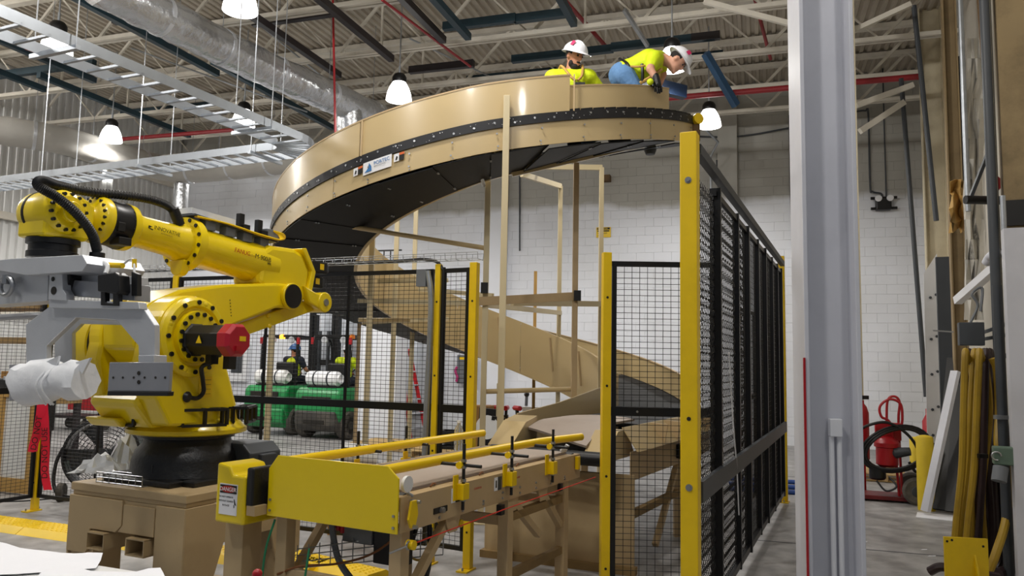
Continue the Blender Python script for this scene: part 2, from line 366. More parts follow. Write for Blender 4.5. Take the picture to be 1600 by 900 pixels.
# right wall, seen edge-on
RW0, RW1 = V((8.80, 15.75, 0)), V((3.36, 3.6, 0)); RD = (RW0 - RW1).normalized(); RN = V((-RD.y, RD.x, 0))   # RN points into the hall
b = B(); b.bar(RW1 - RN * .12 + Z * 4, RW0 - RN * .12 + Z * 4, 0.2, 8.0); wr = struct('wall_right', b, mat('right_wall', 'C9C3B6', 0.7, 0, 0.08, 1.5, dirt='8F8570', dirt_amt=0.5))
# pilasters on the back wall
for k, (px, w) in enumerate(((776, 0.5), (1138, 0.42))):
    d = ray(px, 400); t = (BW - 0.12) / (d.x * E2.x + d.y * E2.y); a = toab(d * t)[0]
    b = B(); b.box(ab(a, BW - 0.12, 3.9), (w, 0.22, 7.8), -BE); tr = struct('trim_%d' % (k + 1), b, 'block', bevel=0.01)
# ceiling: slab, ribbed deck sheets, joists
b = B(); q = [ab(LW - .3, 1), ab(5.5, 1), ab(5.5, BW + .3), ab(LW - .3, BW + .3)]
b.prism([(0, 0), (1, 0), (1, 1), (0, 1)], ab(LW - .3, 1, DZ + .12), E1 * 21.4, E2 * 16.8, Z * 0.1); ce = struct('ceiling', b, 'deck')
dm = B(); pr = []
for i in range(6):
    x = i * 0.152; pr += [(x, 0.04), (x + .055, 0.04), (x + .075, 0.0), (x + .132, 0.0)]
pr.append((0.912, 0.04)); dm.sheet([[V((x, y, z)) for x, z in pr] for y in (0, 16.3)], smooth=False)
dm_me = mesh('deck_sheet', dm, 'deck'); a = LW - .2
while a < 5.3: inst('deck_sheet', dm_me, ce, ab(a, 1.2, DZ + random.uniform(0, .012)), (0, 0, -BE)); a += 0.914
ZB, ZT = 6.95, 7.88
tc = B(); tc.bar((-16.0, 0, ZT), (4.6, 0, ZT), 0.13, 0.09); tc_me = mesh('top_chord', tc, 'creamr')
wu = B(); wu.bar((-0.9, 0.0, 0), (0, 0.0, ZT - ZB), 0.035, 0.05); wu_me = mesh('web', wu, 'creamr')
wv = B(); wv.bar((0.9, 0.0, 0), (0, 0.0, ZT - ZB), 0.022, 0.028); wv_me = mesh('web', wv, 'creamr')
wp = B(); wp.bar((0, 0, 0), (0, 0, ZT - ZB), 0.035, 0.035); wp_me = mesh('web_post', wp, 'creamr')
for bb in (6.4, 8.1, 9.8, 11.5, 13.2, 14.9, 16.3):
    j = B(); j.bar((-16.0, -0.045, ZB), (4.6, -0.045, ZB), 0.06, 0.07); j.bar((-16.0, 0.045, ZB), (4.6, 0.045, ZB), 0.06, 0.07)
    jo = obj('roof_joist', j, 'creamr', ce); jo.location = ab(0, bb, 0); jo.rotation_euler = (0, 0, -BE)
    inst('top_chord', tc_me, jo, (0, 0, 0))
    for i in range(11):
        x = -15.2 + i * 1.8
        inst('web', wu_me, jo, (x, 0, ZB)); inst('web', wv_me, jo, (x, 0, ZB))
        if i % 2 and bb > 9: inst('web_post', wp_me, jo, (x, 0, ZB))
for p, q in (((1100, 2), (1245, 40)), ((1331, 49), (1424, 6))):     # sloping brackets at the column heads
    j = B(); j.bar(at(p[0], p[1], 10.6), at(q[0], q[1], 10.2), 0.06, 0.07); struct('knee_brace', j, 'creamr', ce)
# dark steel hung under the joists, some along the hall, some across
for k, (px, py, ln, c) in enumerate(((340, 115, 6, 'teal'), (148, 126, 4, 'teal'), (612, 92, 4.5, 'dark'), (693, 63, 3.5, 'dark'), (732, 58, 3.5, 'teal'), (530, 118, 4.5, 'dark'), (897, 37, 2.5, 'teal'), (520, 200, 4, 'teal'), (296, 212, 4, 'teal'), (70, 140, 3.5, 'teal'))):
    p = atz(px, py, 6.82); j = B(); j.bar(p, p - E2 * ln, 0.10, 0.11); struct('hung_beam', j, c, ce)
for k, (px, py, qx, c) in enumerate(((-20, 120, 146, 'teal'), (178, 32, 252, 'dark'), (396, 36, 523, 'dark'), (693, 42, 806, 'teal'), (804, 30, 893, 'teal'), (800, 93, 958, 'teal'), (955, 74, 1117, 'teal'), (730, 125, 870, 'teal'), (1060, 92, 1130, 'teal'), (190, 178, 330, 'teal'), (640, 110, 740, 'dark'), (1080, 60, 1125, 'dark'))):
    p = atz(px, py, 7.06); a0, b0 = toab(p)
    d = ray(qx, py); t = b0 / (d.x * E2.x + d.y * E2.y); a1 = toab(d * t)[0]
    j = B(); j.bar(p, ab(a1, b0, 7.06), 0.10, 0.13); struct('hung_beam', j, c, ce)
p = atz(935, 145, 6.5); j = B(); j.bar(at(1000, 128, 11.3), at(1070, 145, 11.6), .12, .2); struct('hung_beam', j, mat('navy_steel', '0E2038', .5), ce)
j = B(); j.bar(at(1102, 83, 12.5), at(1150, 165, 12.9), .1, .12); struct('hung_beam', j, mat('blue_steel', '2F5274', .5), ce)
j = B(); j.bar(at(975, 15, 11), at(1012, 72, 11.5), .05, .06); struct('hung_beam', j, 'galv', ce)
# ------------------------------------------------------------------ high bay lamps
def lamp(px, py, label, w=LAMP_W):
    p = atz(px, py, 6.0); t = thing('high_bay_lamp', label, 'lamp', p, 0, 'bell lamps under the roof')
    b = B(); b.lathe([(.216, 0), (.212, .05), (.196, .13), (.168, .21), (.13, .28), (.11, .31)], n=28); obj('bell', b, 'glowlamp', t)
    b = B(); b.lathe([(.115, .31), (.12, .33), (.12, .4), (.09, .45), (.05, .47)], n=20); obj('ballast_housing', b, 'black', t)
    b = B(); b.cyl((0, 0, .46), (0, 0, .60), .02); b.cyl((0, 0, .60), (0, 0, 7.9 - 6.0), .012, n=8); obj('hanging_rod', b, 'galv', t)
    l = bpy.data.lights.new('bulb_light', 'SPOT'); l.energy = w; l.shadow_soft_size = .17; l.color = (1.0, 0.97, 0.93); l.spot_size = R(168); l.spot_blend = .45
    o = bpy.data.objects.new('bulb_light', l); o.location = (0, 0, -.03); COL.objects.link(o); o.parent = t
for a in ((375, 18, 'big bell lamp cut by the top edge above the foil duct'), (88, 82, 'bell lamp seen through the rungs of the near cable tray'),
          (380, 197, 'bell lamp half hidden behind the side rail of the near cable tray'), (173, 221, 'bell lamp hanging above the far run of cable tray'),
          (158, 283, 'bell lamp below the far run of cable tray, over the robot wrist'), (340, 271, 'bell lamp in front of the level silver duct, above the robot arm'),
          (623, 157, 'bell lamp hanging just above the curved tan guard of the spiral'), (1108, 198, 'bell lamp beside the top end of the spiral over the tall yellow post'),
          (1050, 108, 'bell lamp behind the head of the stooping worker')): lamp(*a)
# ------------------------------------------------------------------ ducts
def duct(name, pts, r, label, cat='duct', m='foil', seam=1.1):
    base = V(pts[0]); t = thing(name, label, cat, base)
    P = spline(pts, 10); b = B(); b.tube(P, [r * (1 + random.uniform(-.025, .025)) for _ in P], 24); b.v = [v + V((random.uniform(-1, 1), random.uniform(-1, 1), random.uniform(-1, 1))) * (.014 if m == 'foil' else .005) for v in b.v]; obj('duct_wrap', b, m, t, world=True)
    acc = 0
    for p, q in zip(P, P[1:]):
        acc += (q - p).length
        if acc > seam:
            acc = 0; b = B(); d = (q - p).normalized(); b.cyl(p - d * .03, p + d * .03, r * 1.035, n=20); obj('band', b, 'alu', t, world=True)
            b = B(); b.stick(p + Z * r, V((p.x, p.y, DZ)), .006); obj('hanger', b, 'galv', t, world=True)
    return t
pA = atz(150, -26, 6.2); pB = atz(400, 100, 6.2); pC = atz(590, 184, 6.2)
dA = duct('foil_duct', [pA, pA.lerp(pB, .5), pB, pB.lerp(pC, .5), pC], .27, 'fat wrinkled foil duct running away under the roof')
d1 = (pC - pB).normalized(); q = pC - d1 * .8
b = B(); b.tube(spline([q - Z * .1, q - Z * .45 + d1 * .05, q - Z * .9 + d1 * .1]), .24, 18); obj('branch', b, 'foil', dA, world=True)
duct('wall_duct', [atz(-40, 198, 5.9), atz(90, 218, 5.9), atz(190, 245, 5.9), atz(262, 264, 5.9) , atz(310, 266, 5.9), atz(390, 258, 5.9), atz(480, 246, 5.9)], .28, 'pale wrapped duct along the far walls below the cable tray', m='duct')
p = atz(285, 268, 5.9); b = B(); b.cyl(p - Z * .3, p - Z * 2.4, .16, n=16); single('duct_drop', b, 'foil', 'silver vertical duct dropping from the pale wall duct corner', 'duct', p - Z * 2.4)
# ------------------------------------------------------------------ ladder cable tray, hairpin
CV = V((math.sin(R(24)), math.cos(R(24)), 0)); CU = V((-CV.y, CV.x, 0))   # along the cell, and to the left across it
t0 = V((-2.56, 9.05, 4.3)); tr = thing('ladder_cable_tray', 'bright ladder cable tray turning a corner over the robot, hung on rods', 'cable tray', t0)
n0 = t0 - CV * 6.5; TW = .44; rc = .62
near_l2 = [t0 + CU * (rc * (1 - math.cos(x))) + CV * (rc * math.sin(x)) for x in [math.pi / 2 * i / 8 for i in range(9)]]
outer = [n0] + near_l2 + [near_l2[-1] + CU * 7.5]
i0 = t0 + CU * TW; inner = [n0 + CU * TW] + [i0 + CU * ((rc - TW) * (1 - math.cos(x))) + CV * ((rc - TW) * math.sin(x)) for x in [math.pi / 2 * i / 8 for i in range(9)]]
inner.append(outer[-1] - CV * TW)
for nm, pl in (('side_rail', outer), ('side_rail', inner)):
    b = B()
    b.loft([[p + V((0, 0, -.05)) + CU * -.0, p + V((0, 0, .05)), p + V((0, 0, .05)) + (CU * .006 + CV * -.006), p + V((0, 0, -.05)) + (CU * .006 + CV * -.006)] for p in pl], smooth=False)
    obj(nm, b, 'tray', tr, world=True)
rm = B(); rm.bar((0, 0, 0), (1, 0, 0), .03, .022); rung_me = mesh('rung', rm, 'tray')
def rung(p, q):
    o = inst('rung', rung_me, tr, (0, 0, 0)); d = q - p; pl = p - V((0, 0, .035)) - tr.location
    o.matrix_basis = Matrix.Translation(pl) @ Matrix.Rotation(math.atan2(d.y, d.x), 4, 'Z') @ Matrix.Diagonal((d.length, 1, 1, 1))
k = 0.1
while k < 6.5: rung(n0 + CV * k, n0 + CV * k + CU * TW); k += .2286
for p, q in zip(outer[1:-1], inner[1:-1]): rung(p, q)
k = .2
while k < 7.4: rung(outer[-2] + CU * k, outer[-2] + CU * k - CV * TW); k += .2286
for p, dd in [(n0 + CV * x, CU) for x in (1.2, 3.5, 5.9)] + [(outer[-2] + CU * x, -CV) for x in (.3, 2.3, 4.3)]:
    b = B(); b.bar(p - dd * .08 - Z * .07, p + dd * (TW + .08) - Z * .07, .045, .04); obj('strut', b, 'galv', tr, world=True)
    b = B(); b.stick(p - dd * .05 - Z * .08, p - dd * .05 + Z * 3.6, .006); b.stick(p + dd * (TW + .05) - Z * .08, p + dd * (TW + .05) + Z * 3.6, .006); obj('rod', b, 'galv', tr, world=True)
# ------------------------------------------------------------------ sprinkler pipes, cords, conduit under the roof
def pipe(pts, r, m, name, label, cat, n=10):
    pts = [V(p) for p in pts]; b = B(); b.tube(pts, r, n); return single(name, b, m, label, cat, pts[0])
pp = atz(1050, 153, 6.4); pipe([pp - E1 * 1.0, pp + E1 * 4.0], .05, 'redp', 'sprinkler_pipe', 'red sprinkler pipe under the far joists right of the spiral', 'pipe')
p = atz(597, 0, 6.78); q = atz(735, 104, 6.78); pipe([p, q], .022, 'redp', 'sprinkler_pipe', 'dull red branch pipe slanting away above the spiral', 'pipe')
p = atz(885, 3, 7.3); q = atz(948, 74, 7.3); pipe([p - (q - p) * .5, q], .035, 'redp', 'sprinkler_pipe', 'red branch pipe between the dark beams above the bearded worker', 'pipe')
p = atz(1180, 0, 7.3); q = atz(1204, 92, 7.3); pipe([p, q], .03, 'redp', 'sprinkler_pipe', 'thin red branch pipe near the grey column head', 'pipe')
p = atz(40, 75, 6.8); q = atz(110, 100, 6.8); pipe([p, q], .03, 'redp', 'sprinkler_pipe', 'short red pipe behind the lamp in the cable tray', 'pipe')
p = atz(135, 222, 6.6); pipe([p, atz(365, 203, 6.6)], .045, 'redp', 'sprinkler_pipe', 'red sprinkler main behind the far tray run', 'pipe')
p = at(520, -10, 12.0); pipe([p, at(524, 212, 12.0)], .018, 'red', 'hanging_hose', 'thin red cord hanging straight down from the roof', 'cord')
p = at(365, 40, 10.8); 
for k, (x0, y0, x1, y1, D) in enumerate(((365, 5, 600, 200, 12.5), (640, 60, 850, 160, 13), (205, 75, 480, 175, 13))):
    pipe([at(x0, y0, D), at(x1, y1, D + 2)], .016, 'galv', 'roof_conduit', ('thin bright conduit crossing above the foil duct', 'thin conduit slanting above the spiral guard lamp', 'thin conduit above the tray lamp behind the foil duct')[k], 'conduit', 8)
# ================================================================== SPIRAL CONVEYOR
SC = V((-.31, 9.6, 0)); RO, RI = 2.62, 1.64
def sz(f): return max(1.08, 3.83 + (.0105 if f < 0 else .0088) * f)
def sp(f, r, dz=0.0): return V((SC.x + r * math.sin(R(f)), SC.y - r * math.cos(R(f)), sz(f) + dz))
spi = thing('spiral_conveyor', 'big tan spiral chute with a black band winding down to the belt', 'spiral conveyor', SC)
def frange(a, b, st):
    n = max(1, int(round(abs(b - a) / st))); return [a + (b - a) * i / n for i in range(n + 1)]
def wall_arc(name, f0, f1, r, lo, hi, m, th=.012, **k):
    b = B(); b.sheet([[sp(f, r, dz) for f in frange(f0, f1, 3)] for dz in (lo, hi)], th); return obj(name, b, m, spi, world=True, **k)
cuts = [-262, -220, -180, -140, -100, -72, -27, 18.5]
for a, c in zip(cuts, cuts[1:]): wall_arc('outer_guard', a + .12, c - .12, RO, .04, .405, 'tan')
wall_arc('outer_guard', 18.4, 47.5, RO - .014, .04, .30, 'tan')
# top rim of the upper guard: a folded lip
for a, c, h, r in ((-262, 18.5, .405, RO), (18.5, 47.5, .30, RO - .014)):
    b = B(); b.loft([[sp(f, r - .03, h - .012), sp(f, r + .004, h - .012), sp(f, r + .004, h + .004), sp(f, r - .03, h + .004)] for f in frange(a, c, 3)], smooth=False); obj('guard_lip', b, 'tan2', spi, world=True)
cuts2 = [-262, -225, -190, -150, -112, -70, -34, 5, 40, 61]
for a, c in zip(cuts2, cuts2[1:]): wall_arc('outer_skirt', a + .1, c - .1, RO, -.26, -.04, 'tan')
b = B(); b.loft([[sp(f, RO + .002, -.045), sp(f, RO + .016, -.045), sp(f, RO + .016, .045), sp(f, RO + .002, .045)] for f in frange(-262, 62, 3)], smooth=False)
band = obj('black_band', b, 'band', spi, world=True, label='black band round the outer guard')
bolts = B()
for f in frange(-100, 60, 4.1):
    p = sp(f, RO + .014, random.uniform(-.02, .02)); n = (p - V((SC.x, SC.y, p.z))).normalized(); bolts.cyl(p, p + n * .008, .011, n=6)
obj('band_bolts', bolts, 'steel', band, world=True, stuff=True)
sp_ = B()
for _ in range(70):
    f = random.uniform(-70, 60); p = sp(f, RO + .0142, random.uniform(-.033, .033)); n = (p - V((SC.x, SC.y, p.z))).normalized(); sp_.cyl(p, p + n * .002, random.uniform(.002, .006), n=5)
obj('paint_specks', sp_, 'label', band, world=True, stuff=True)
bolts = B()
for f in frange(-88, 58, 9):
    for dz, r in ((-.10, .010), (-.22, .010), (-.25, .007)):
        p = sp(f + random.uniform(-.3, .3), RO + .012, dz); n = (p - V((SC.x, SC.y, p.z))).normalized(); bolts.cyl(p, p + n * .01, r, n=6)
obj('skirt_bolts', bolts, 'steel', spi, world=True, stuff=True)
for f in (-27, 18.5):
    b = B(); b.bar(sp(f + .7, RO + .014, .04), sp(f + .7, RO + .014, .40), .012, .012); obj('seam_strip', b, 'tan2', spi, world=True)
icuts = [-290, -255, -226, -196, -163, -130, -96, -60, -22, 22]
for a, c in zip(icuts, icuts[1:]): wall_arc('inner_guard', a + .12, c - .12, RI, -.27, .46, 'tan')
for a, c in ((-290, 22),):
    b = B(); b.loft([[sp(f, RI - .008, h) for h in ()] or [sp(f, RI - .012, .445), sp(f, RI + .03, .445), sp(f, RI + .03, .462), sp(f, RI - .012, .462)] for f in frange(a, c, 3)], smooth=False); obj('guard_lip', b, 'tan', spi, world=True)
    b = B(); b.loft([[sp(f, RI - .03, -.29), sp(f, RI + .01, -.29), sp(f, RI + .01, -.262), sp(f, RI - .03, -.262)] for f in frange(a, c, 3)], smooth=False); obj('bottom_edge', b, 'tan', spi, world=True)
bolts = B()
for f in frange(-288, -120, 7):
    for dz in (.10, -.12):
        p = sp(f, RI - .004, dz); n = (V((SC.x, SC.y, p.z)) - p).normalized(); bolts.cyl(p, p + n * .008, .010, n=6)
obj('guard_bolts', bolts, 'rust', spi, world=True, stuff=True)
for f in (-214, -232, -186):
    b = B(); b.bar(sp(f, RI - .02, -.05), sp(f + 2, RI - .02, .4), .02, .02); obj('guard_rib', b, 'tan2', spi, world=True)
# black underside: sheets of 12 degrees, lapped
ub = B(); A = 12.0
ub.sheet([[V((r * math.sin(R(f)), -r * math.cos(R(f)), f * .0105)) for f in frange(-A / 2, A / 2, 2)] for r in (RI + .01, RO - .012)], -.012)
und_me = mesh('underside_sheet', ub, 'under')
f = 56.0
while f > -262:
    inst('underside_sheet', und_me, spi, (0, 0, sz(f) - .272), (R(random.uniform(-.25, .25)), R(random.uniform(-.2, .2)), R(f))); f -= A
bolts = B()
for k in range(26):
    f = 50 - k * A
    for r in (1.75, 1.78, 2.4, 2.43):
        p = sp(f, r, -.285); bolts.cyl(p, p - Z * .012, .012, n=6)
obj('underside_bolts', bolts, 'steel', spi, world=True, stuff=True)
# conveyor bed: radial slats
sb = B(); ss = 3.0
sb.sheet([[V((r * math.sin(R(f)), -r * math.cos(R(f)), f * .0105)) for f in (-ss * .47, 0, ss * .47)] for r in (RI + .012, RO - .012)], .02)
slat_me = mesh('slat', sb, 'beltk'); f = 58.5
while f > -299: inst('slat', slat_me, spi, (0, 0, sz(f) + .05), (0, 0, R(f))); f -= ss
# frame: posts, beams, tube braces
def post(px, py, Y, py_top, m='tanpost', w=.06, label=None):
    p = at(px, py, Y); zt = at(px, py_top, Y).z
    b = B(); b.bar((p.x, p.y, .012), (p.x, p.y, zt), w, w); o = obj('support_post', b, m, spi, world=True, bevel=.004)
    b = B(); b.box((p.x, p.y, .006), (.16, .16, .012)); obj('foot_plate', b, m, o, world=True)
    return V((p.x, p.y, zt))
P1 = post(787, 400, 6.93, 150); P2 = post(760, 400, 8.05, 284); P3 = post(899, 400, 8.3, 255, 'tan2')
P4 = post(874, 440, 11.0, 291); P5 = post(939, 400, 10.2, 262); P6 = post(580, 430, 9.0, 362); P7 = post(618, 430, 10.4, 344)
P8 = post(648, 400, 11.1, 326); P9 = post(423, 560, 8.95, 420); P10 = post(558, 600, 11.3, 505, 'tan2', .05); P11 = post(780, 600, 11.2, 599, w=.07)
for (a, p, q) in ((.07, (752, 259, 10.0), (941, 262, 10.2)), (.07, (815, 272, 9.6), (876, 291, 11.0)), (.09, (748, 471, 8.0), (901, 463, 8.3)), (.06, (757, 476, 8.1), (876, 489, 11.0)), (.07, (800, 473, 8.3), (941, 475, 10.2)), (.05, (566, 504, 9.6), (700, 498, 10.4)), (.05, (590, 440, 9.3), (700, 438, 9.6)), (.05, (655, 452, 9.8), (770, 462, 8.3)), (.05, (560, 470, 9.3), (760, 474, 8.1))):
    b = B(); b.bar(at(*p), at(*q), a * .6, a); obj('cross_beam', b, 'tanpost' if a < .09 else 'tan2', spi, world=True)
for x, y, Y in ((757, 450, 8.0), (902, 462, 8.26)):
    b = B(); p = at(x, y, Y); b.box((p.x, p.y, p.z), (.075, .075, .11)); obj('black_coupling', b, 'black', spi, world=True)
for p, q in (((466, 341, 8.35), (760, 388, 8.05)), ((752, 612, 8.1), (895, 608, 8.35)), ((560, 500, 9.2), (640, 500, 9.5))):
    b = B(); b.cyl(at(*p), at(*q), .026, n=12); obj('tube_brace', b, 'tan', spi, world=True)
b = B(); b.bar(at(800, 273, 7.95), at(1037, 219, 8.3), .03, .045); obj('edge_brace', b, 'tan', spi, world=True)
b = B(); b.cyl(at(746, 252, 7.6), at(751, 272, 7.8), .03); b.cyl(at(751, 272, 7.8), at(756, 290, 8.0), .02); obj('gas_strut', b, 'alu', spi, world=True)
b = B(); p = at(1016, 225, 8.4); b.lathe([(.05, .0), (.07, .05), (.055, .14)], p - Z * .12, n=16); obj('hanging_sensor', b, 'greyd', spi, world=True)
b = B(); p = sp(61, RO + .02, -.1); b.box(p, (.05, .1, .28), R(61)); obj('end_bracket', b, 'rust', spi, world=True)
b = B(); b.cyl(sp(61, RO + .03, .0), sp(61, RO + .03, .0) + V((.02, -.06, 0)), .06, n=14); obj('end_knob', b, 'fyellow', spi, world=True)
b = B(); p = at(515, 449, 8.4); 
# decals on the skirt
def patch(name, f0, f1, lo, hi, m, pr=.016, par=None):
    b = B(); b.sheet([[sp(f, RO + pr, dz) for f in frange(f0, f1, 1)] for dz in (lo, hi)]); return obj(name, b, m, par or spi, world=True)
sg = patch('maker_sign', -25.6, -18.8, -.165, -.045, 'label'); sg['label'] = 'white maker sign with a blue wing logo'
def on_skirt(f, dz, pr=.019): p = sp(f, RO + pr, dz); d = V((math.cos(R(f)), math.sin(R(f)), .0105 * 180 / math.pi / RO)); return p, d.normalized()
p, d = on_skirt(-22.9, -.098); text('lettering', 'PORTEC', 'inkblue', sg, p, d, Z, .048, world=True)
p, d = on_skirt(-22.9, -.117); text('lettering', 'SPIRAL CONVEYORS', 'grey', sg, p, d, Z, .014, world=True)
lg = B(); c, d = on_skirt(-25.2, -.145); up = Z
for k, (l, h) in enumerate(((.085, .085), (.07, .07), (.055, .05))):
    lg.add([c + d * (.0 + k * .004), c + d * (l), c + d * (l * .92) + up * h * .55, c + d * (l * .6) + up * h, c + d * (l * .55) + up * h * .45], [(0, 1, 2, 3, 4)]); c = c + d * .004 + V((0, -.0006, 0))
obj('wing_logo', lg, 'inkblue', sg, world=True)
for f0, nm in ((-28.1, 0), (-18.3, 1)):
    w = patch('warning_label', f0, f0 + 1.15, -.135, -.06, 'label'); p, d = on_skirt(f0 + .35, -.12)
    t_ = B(); t_.add([p, p + d * .02, p + d * .026 + Z * .028, p + d * .01 + Z * .036], [(0, 1, 2, 3)]); obj('pictogram', t_, 'ink', w, world=True)
    k = patch('warning_label', f0 + 1.2, f0 + 2.3, -.135, -.082, 'ink'); patch('heading', f0 + 1.2, f0 + 2.3, -.081, -.06, 'orange', par=k)
# ------------------------------------------------------------------ straight discharge onto the belt
NN = V((.31, 6.2, 0)); SD = V((math.sin(R(28.2)), math.cos(R(28.2)), 0)); SN = V((SD.y, -SD.x, 0))
def nd(t, w, z): return NN + SD * t + SN * w + Z * z
def plate(name, poly, w, th, m, **k):
    b = B(); b.prism(poly, nd(0, w, 0), SD, Z, SN * th); return obj(name, b, m, spi, world=True, **k)
plate('discharge_cheek', [(-.02, .90), (-.02, .97), (.24, 1.15), (.45, 1.19), (.45, .90)], -.54, .22, 'tan', bevel=.003)
plate('discharge_cheek', [(.46, .90), (.46, 1.20), (1.3, 1.26), (2.2, 1.36), (2.7, 1.42), (2.7, .80), (1.0, .80)], -.53, .014, 'tan', bevel=.003)
plate('discharge_cheek', [(-.02, .90), (-.02, .95), (.22, 1.12), (.42, 1.12), (.62, .9)], .31, .2, 'tan', bevel=.003)
b = B(); b.sheet([[nd(t0 + t * (1.15 - t0), w, .985 + .15 * math.sin(min(1.0, (t0 + t * (1.15 - t0)) / .62) * math.pi / 2) + .02 * (1 - (3 * w) ** 2)) for w, t0 in [(-.32 + .064 * i, .02 + .26 * (1 - i / 10) ** 1.4) for i in range(11)]] for t in [i / 14 for i in range(15)]], -.02)
obj('nose_belt', b, 'belt', spi, world=True)
b = B(); b.box(nd(1.9, 0, 1.10), (.94, 1.64, .03), -R(28.2)); obj('straight_bed', b, 'beltk', spi, world=True)
b = B(); b.box(nd(.36, 0, .94), (.9, .5, .1), -R(28.2)); obj('nose_bed', b, 'black', spi, world=True)
b = B(); b.cyl(nd(-.02, -.5, .92), nd(-.02, .5, .92), .055, n=18); obj('end_roller', b, 'black', spi, world=True)
# side rail of the straight run and of the last quarter turn, with the sloping guard and its gussets
run = [nd(t, .56, 0) for t in (.35, .9, 1.4, 2.0, 2.6)] + [sp(f, RO + .07, 0) for f in frange(-296, -262, 4)]
run = [V((p.x, p.y, 0)) for p in run]
b = B(); b.loft([[p + Z * .72, p + Z * .95, p + Z * .95 + SN * .012, p + Z * .72 + SN * .012] for p in run], smooth=False); obj('side_rail', b, 'tan2', spi, world=True)
b = B(); b.loft([[p + Z * .955 + SN * .06, p + Z * 1.14 - SN * .07, p + Z * 1.14 - SN * .06, p + Z * .955 + SN * .075] for p in run], smooth=False); obj('slope_guard', b, 'tan', spi, world=True)
for p in (run[1].lerp(run[2], .3), run[2].lerp(run[3], .1), run[3], run[4], run[5].lerp(run[6], .5), run[8]):
    b = B(); b.prism([(.07, .955), (-.06, 1.14), (.10, 1.13)], p, SN, Z, SD * .02); obj('gusset', b, 'tan2', spi, world=True)
b = B(); p = run[2].lerp(run[3], .4) + SN * .03 + Z * .84; b.box(p, (.14, .06, .13), -R(61)); bx = obj('drive_box', b, 'black', spi, world=True, bevel=.008)
b = B(); b.box(p + SN * .035, (.04, .02, .06), -R(61)); obj('switch', b, 'alu', bx, world=True)
for t_, w in ((.45, .5), (1.9, .5), (1.9, -.48)):
    p = nd(t_, w, 0); b = B(); b.bar(p, p + Z * .72, .07, .07); obj('deck_leg', b, 'tan2', spi, world=True)
b = B(); b.bar(nd(1.9, .5, .7), nd(1.2, .5, .05), .05, .05); obj('leg_brace', b, 'tan2', spi, world=True)
b = B(); b.bar(nd(.45, .5, .42), nd(2.4, .5, .42), .05, .06); obj('leg_brace', b, 'brownw', spi, world=True)
# tan base box below the discharge
q0, q1 = atz(764, 870, 0), atz(944, 893, 0); d = (q1 - q0).normalized(); n = V((-d.y, d.x, 0))
bx = thing('base_panel', 'wide tan steel panel standing on the floor beneath the belt end', 'panel', q0 + d * .6, math.atan2(d.y, d.x))
b = B(); b.box((0, .02, .385), (1.3, .03, .77)); obj('sheet', b, 'tan3', bx, bevel=.006)
b = B(); b.box((0, .0, .03), (1.34, .08, .06)); obj('foot_rail', b, 'brownw', bx)
b = B(); b.box((-.4, .12, .03), (.06, .3, .06)); obj('foot', b, 'brownw', bx); b = B(); b.box((.4, .12, .03), (.06, .3, .06)); obj('foot', b, 'brownw', bx)
# ================================================================== CELL FENCE
FH = 2.42
def fpost(p, h, label, w=.06, rz=0.0, m='fyellow', plate=True):
    t = thing('fence_post', label, 'post', p, rz, 'yellow fence posts')
    b = B(); b.box((0, 0, h / 2 + .006), (w, w, h - .012)); obj('post_tube', b, m, t, bevel=.004)
    b = B(); b.box((0, -.03, .006), (w + .03, .17, .012)); pl = obj('base_plate', b, m, t)
    b = B()
    for y in (-.095, .02 + w / 2): b.cyl((0, y, .012), (0, y, .035), .009, n=6)
    obj('anchor_bolt', b, 'steel', pl)
    b = B()
    for z in [h * k for k in (.12, .37, .62, .87)]:
        b.cyl((0, -w / 2 - .002, z), (0, -w / 2 + .004, z), .009, n=8)
    obj('bolt_holes', b, 'ink', t, stuff=True); return t
def fpanel(p, q, z0, z1, label, mid=None, stiff=(), dx=.05, dz=.035, fw=.035, r=.0019, mesh_m='wire', group='black mesh panels'):
    p, q = V(p), V(q); d = (q - p); L = d.length; a = math.atan2(d.y, d.x)
    t = thing('fence_section', label, 'fence panel', (p.x, p.y, 0), a, group)
    for z in (z0 + fw / 2, z1 - fw / 2):
        b = B(); b.bar((0, 0, z), (L, 0, z), .03, fw); obj('rail', b, 'blackm', t)
    for x in (fw / 2, L - fw / 2):
        b = B(); b.bar((x, 0, z0), (x, 0, z1), .03, fw, up=(0, 1, 0)); obj('stile', b, 'blackm', t)
    if mid:
        b = B(); b.bar((0, 0, mid), (L, 0, mid), .035, .06); mr = obj('mid_rail', b, 'blackm', t)
        b = B()
        for k in range(max(2, int(L / .6))): x = (k + .5) * L / max(2, int(L / .6)); b.cyl((x, -.02, mid), (x, -.028, mid), .008, n=6)
        obj('clip', b, 'steel', mr, stuff=True)
    for x in stiff:
        b = B(); b.bar((x, 0, z0), (x, 0, z1), .02, .022, up=(0, 1, 0)); obj('stiffener', b, 'blackm', t)
    b = B(); b.grid((fw, .004, z0 + fw), (1, 0, 0), (0, 0, 1), L - 2 * fw, z1 - z0 - 2 * fw, dx, dz, r); obj('wire_mesh', b, mesh_m, t, stuff=True)
    return t
FA, FB, FL = V((-.31, 6.29, 0)), V((-.62, 6.45, 0)), V((-4.97, 8.26, 0))
fd = (FL - FB).normalized(); fa = math.atan2(fd.y, fd.x) + math.pi
fpost(FA, 2.46, 'yellow fence post left of the belt, ending the far fence beside the tan posts', .065, fa)
fpost(FB, 2.46, 'yellow fence post with grey conduit strapped beside it', .05, fa)
FM = FB + fd * ((FL - FB).length * .62)
fpost(FM, 2.44, 'yellow fence post behind the robot arm in the far fence', .06, fa)
fpost(FL, 2.44, 'yellow corner post of the fence near the red tape', .06, fa)
fpanel(FA + fd * .035, FB - fd * .035, .14, FH, 'narrow black mesh panel between two yellow posts beside the conduit', 1.26)
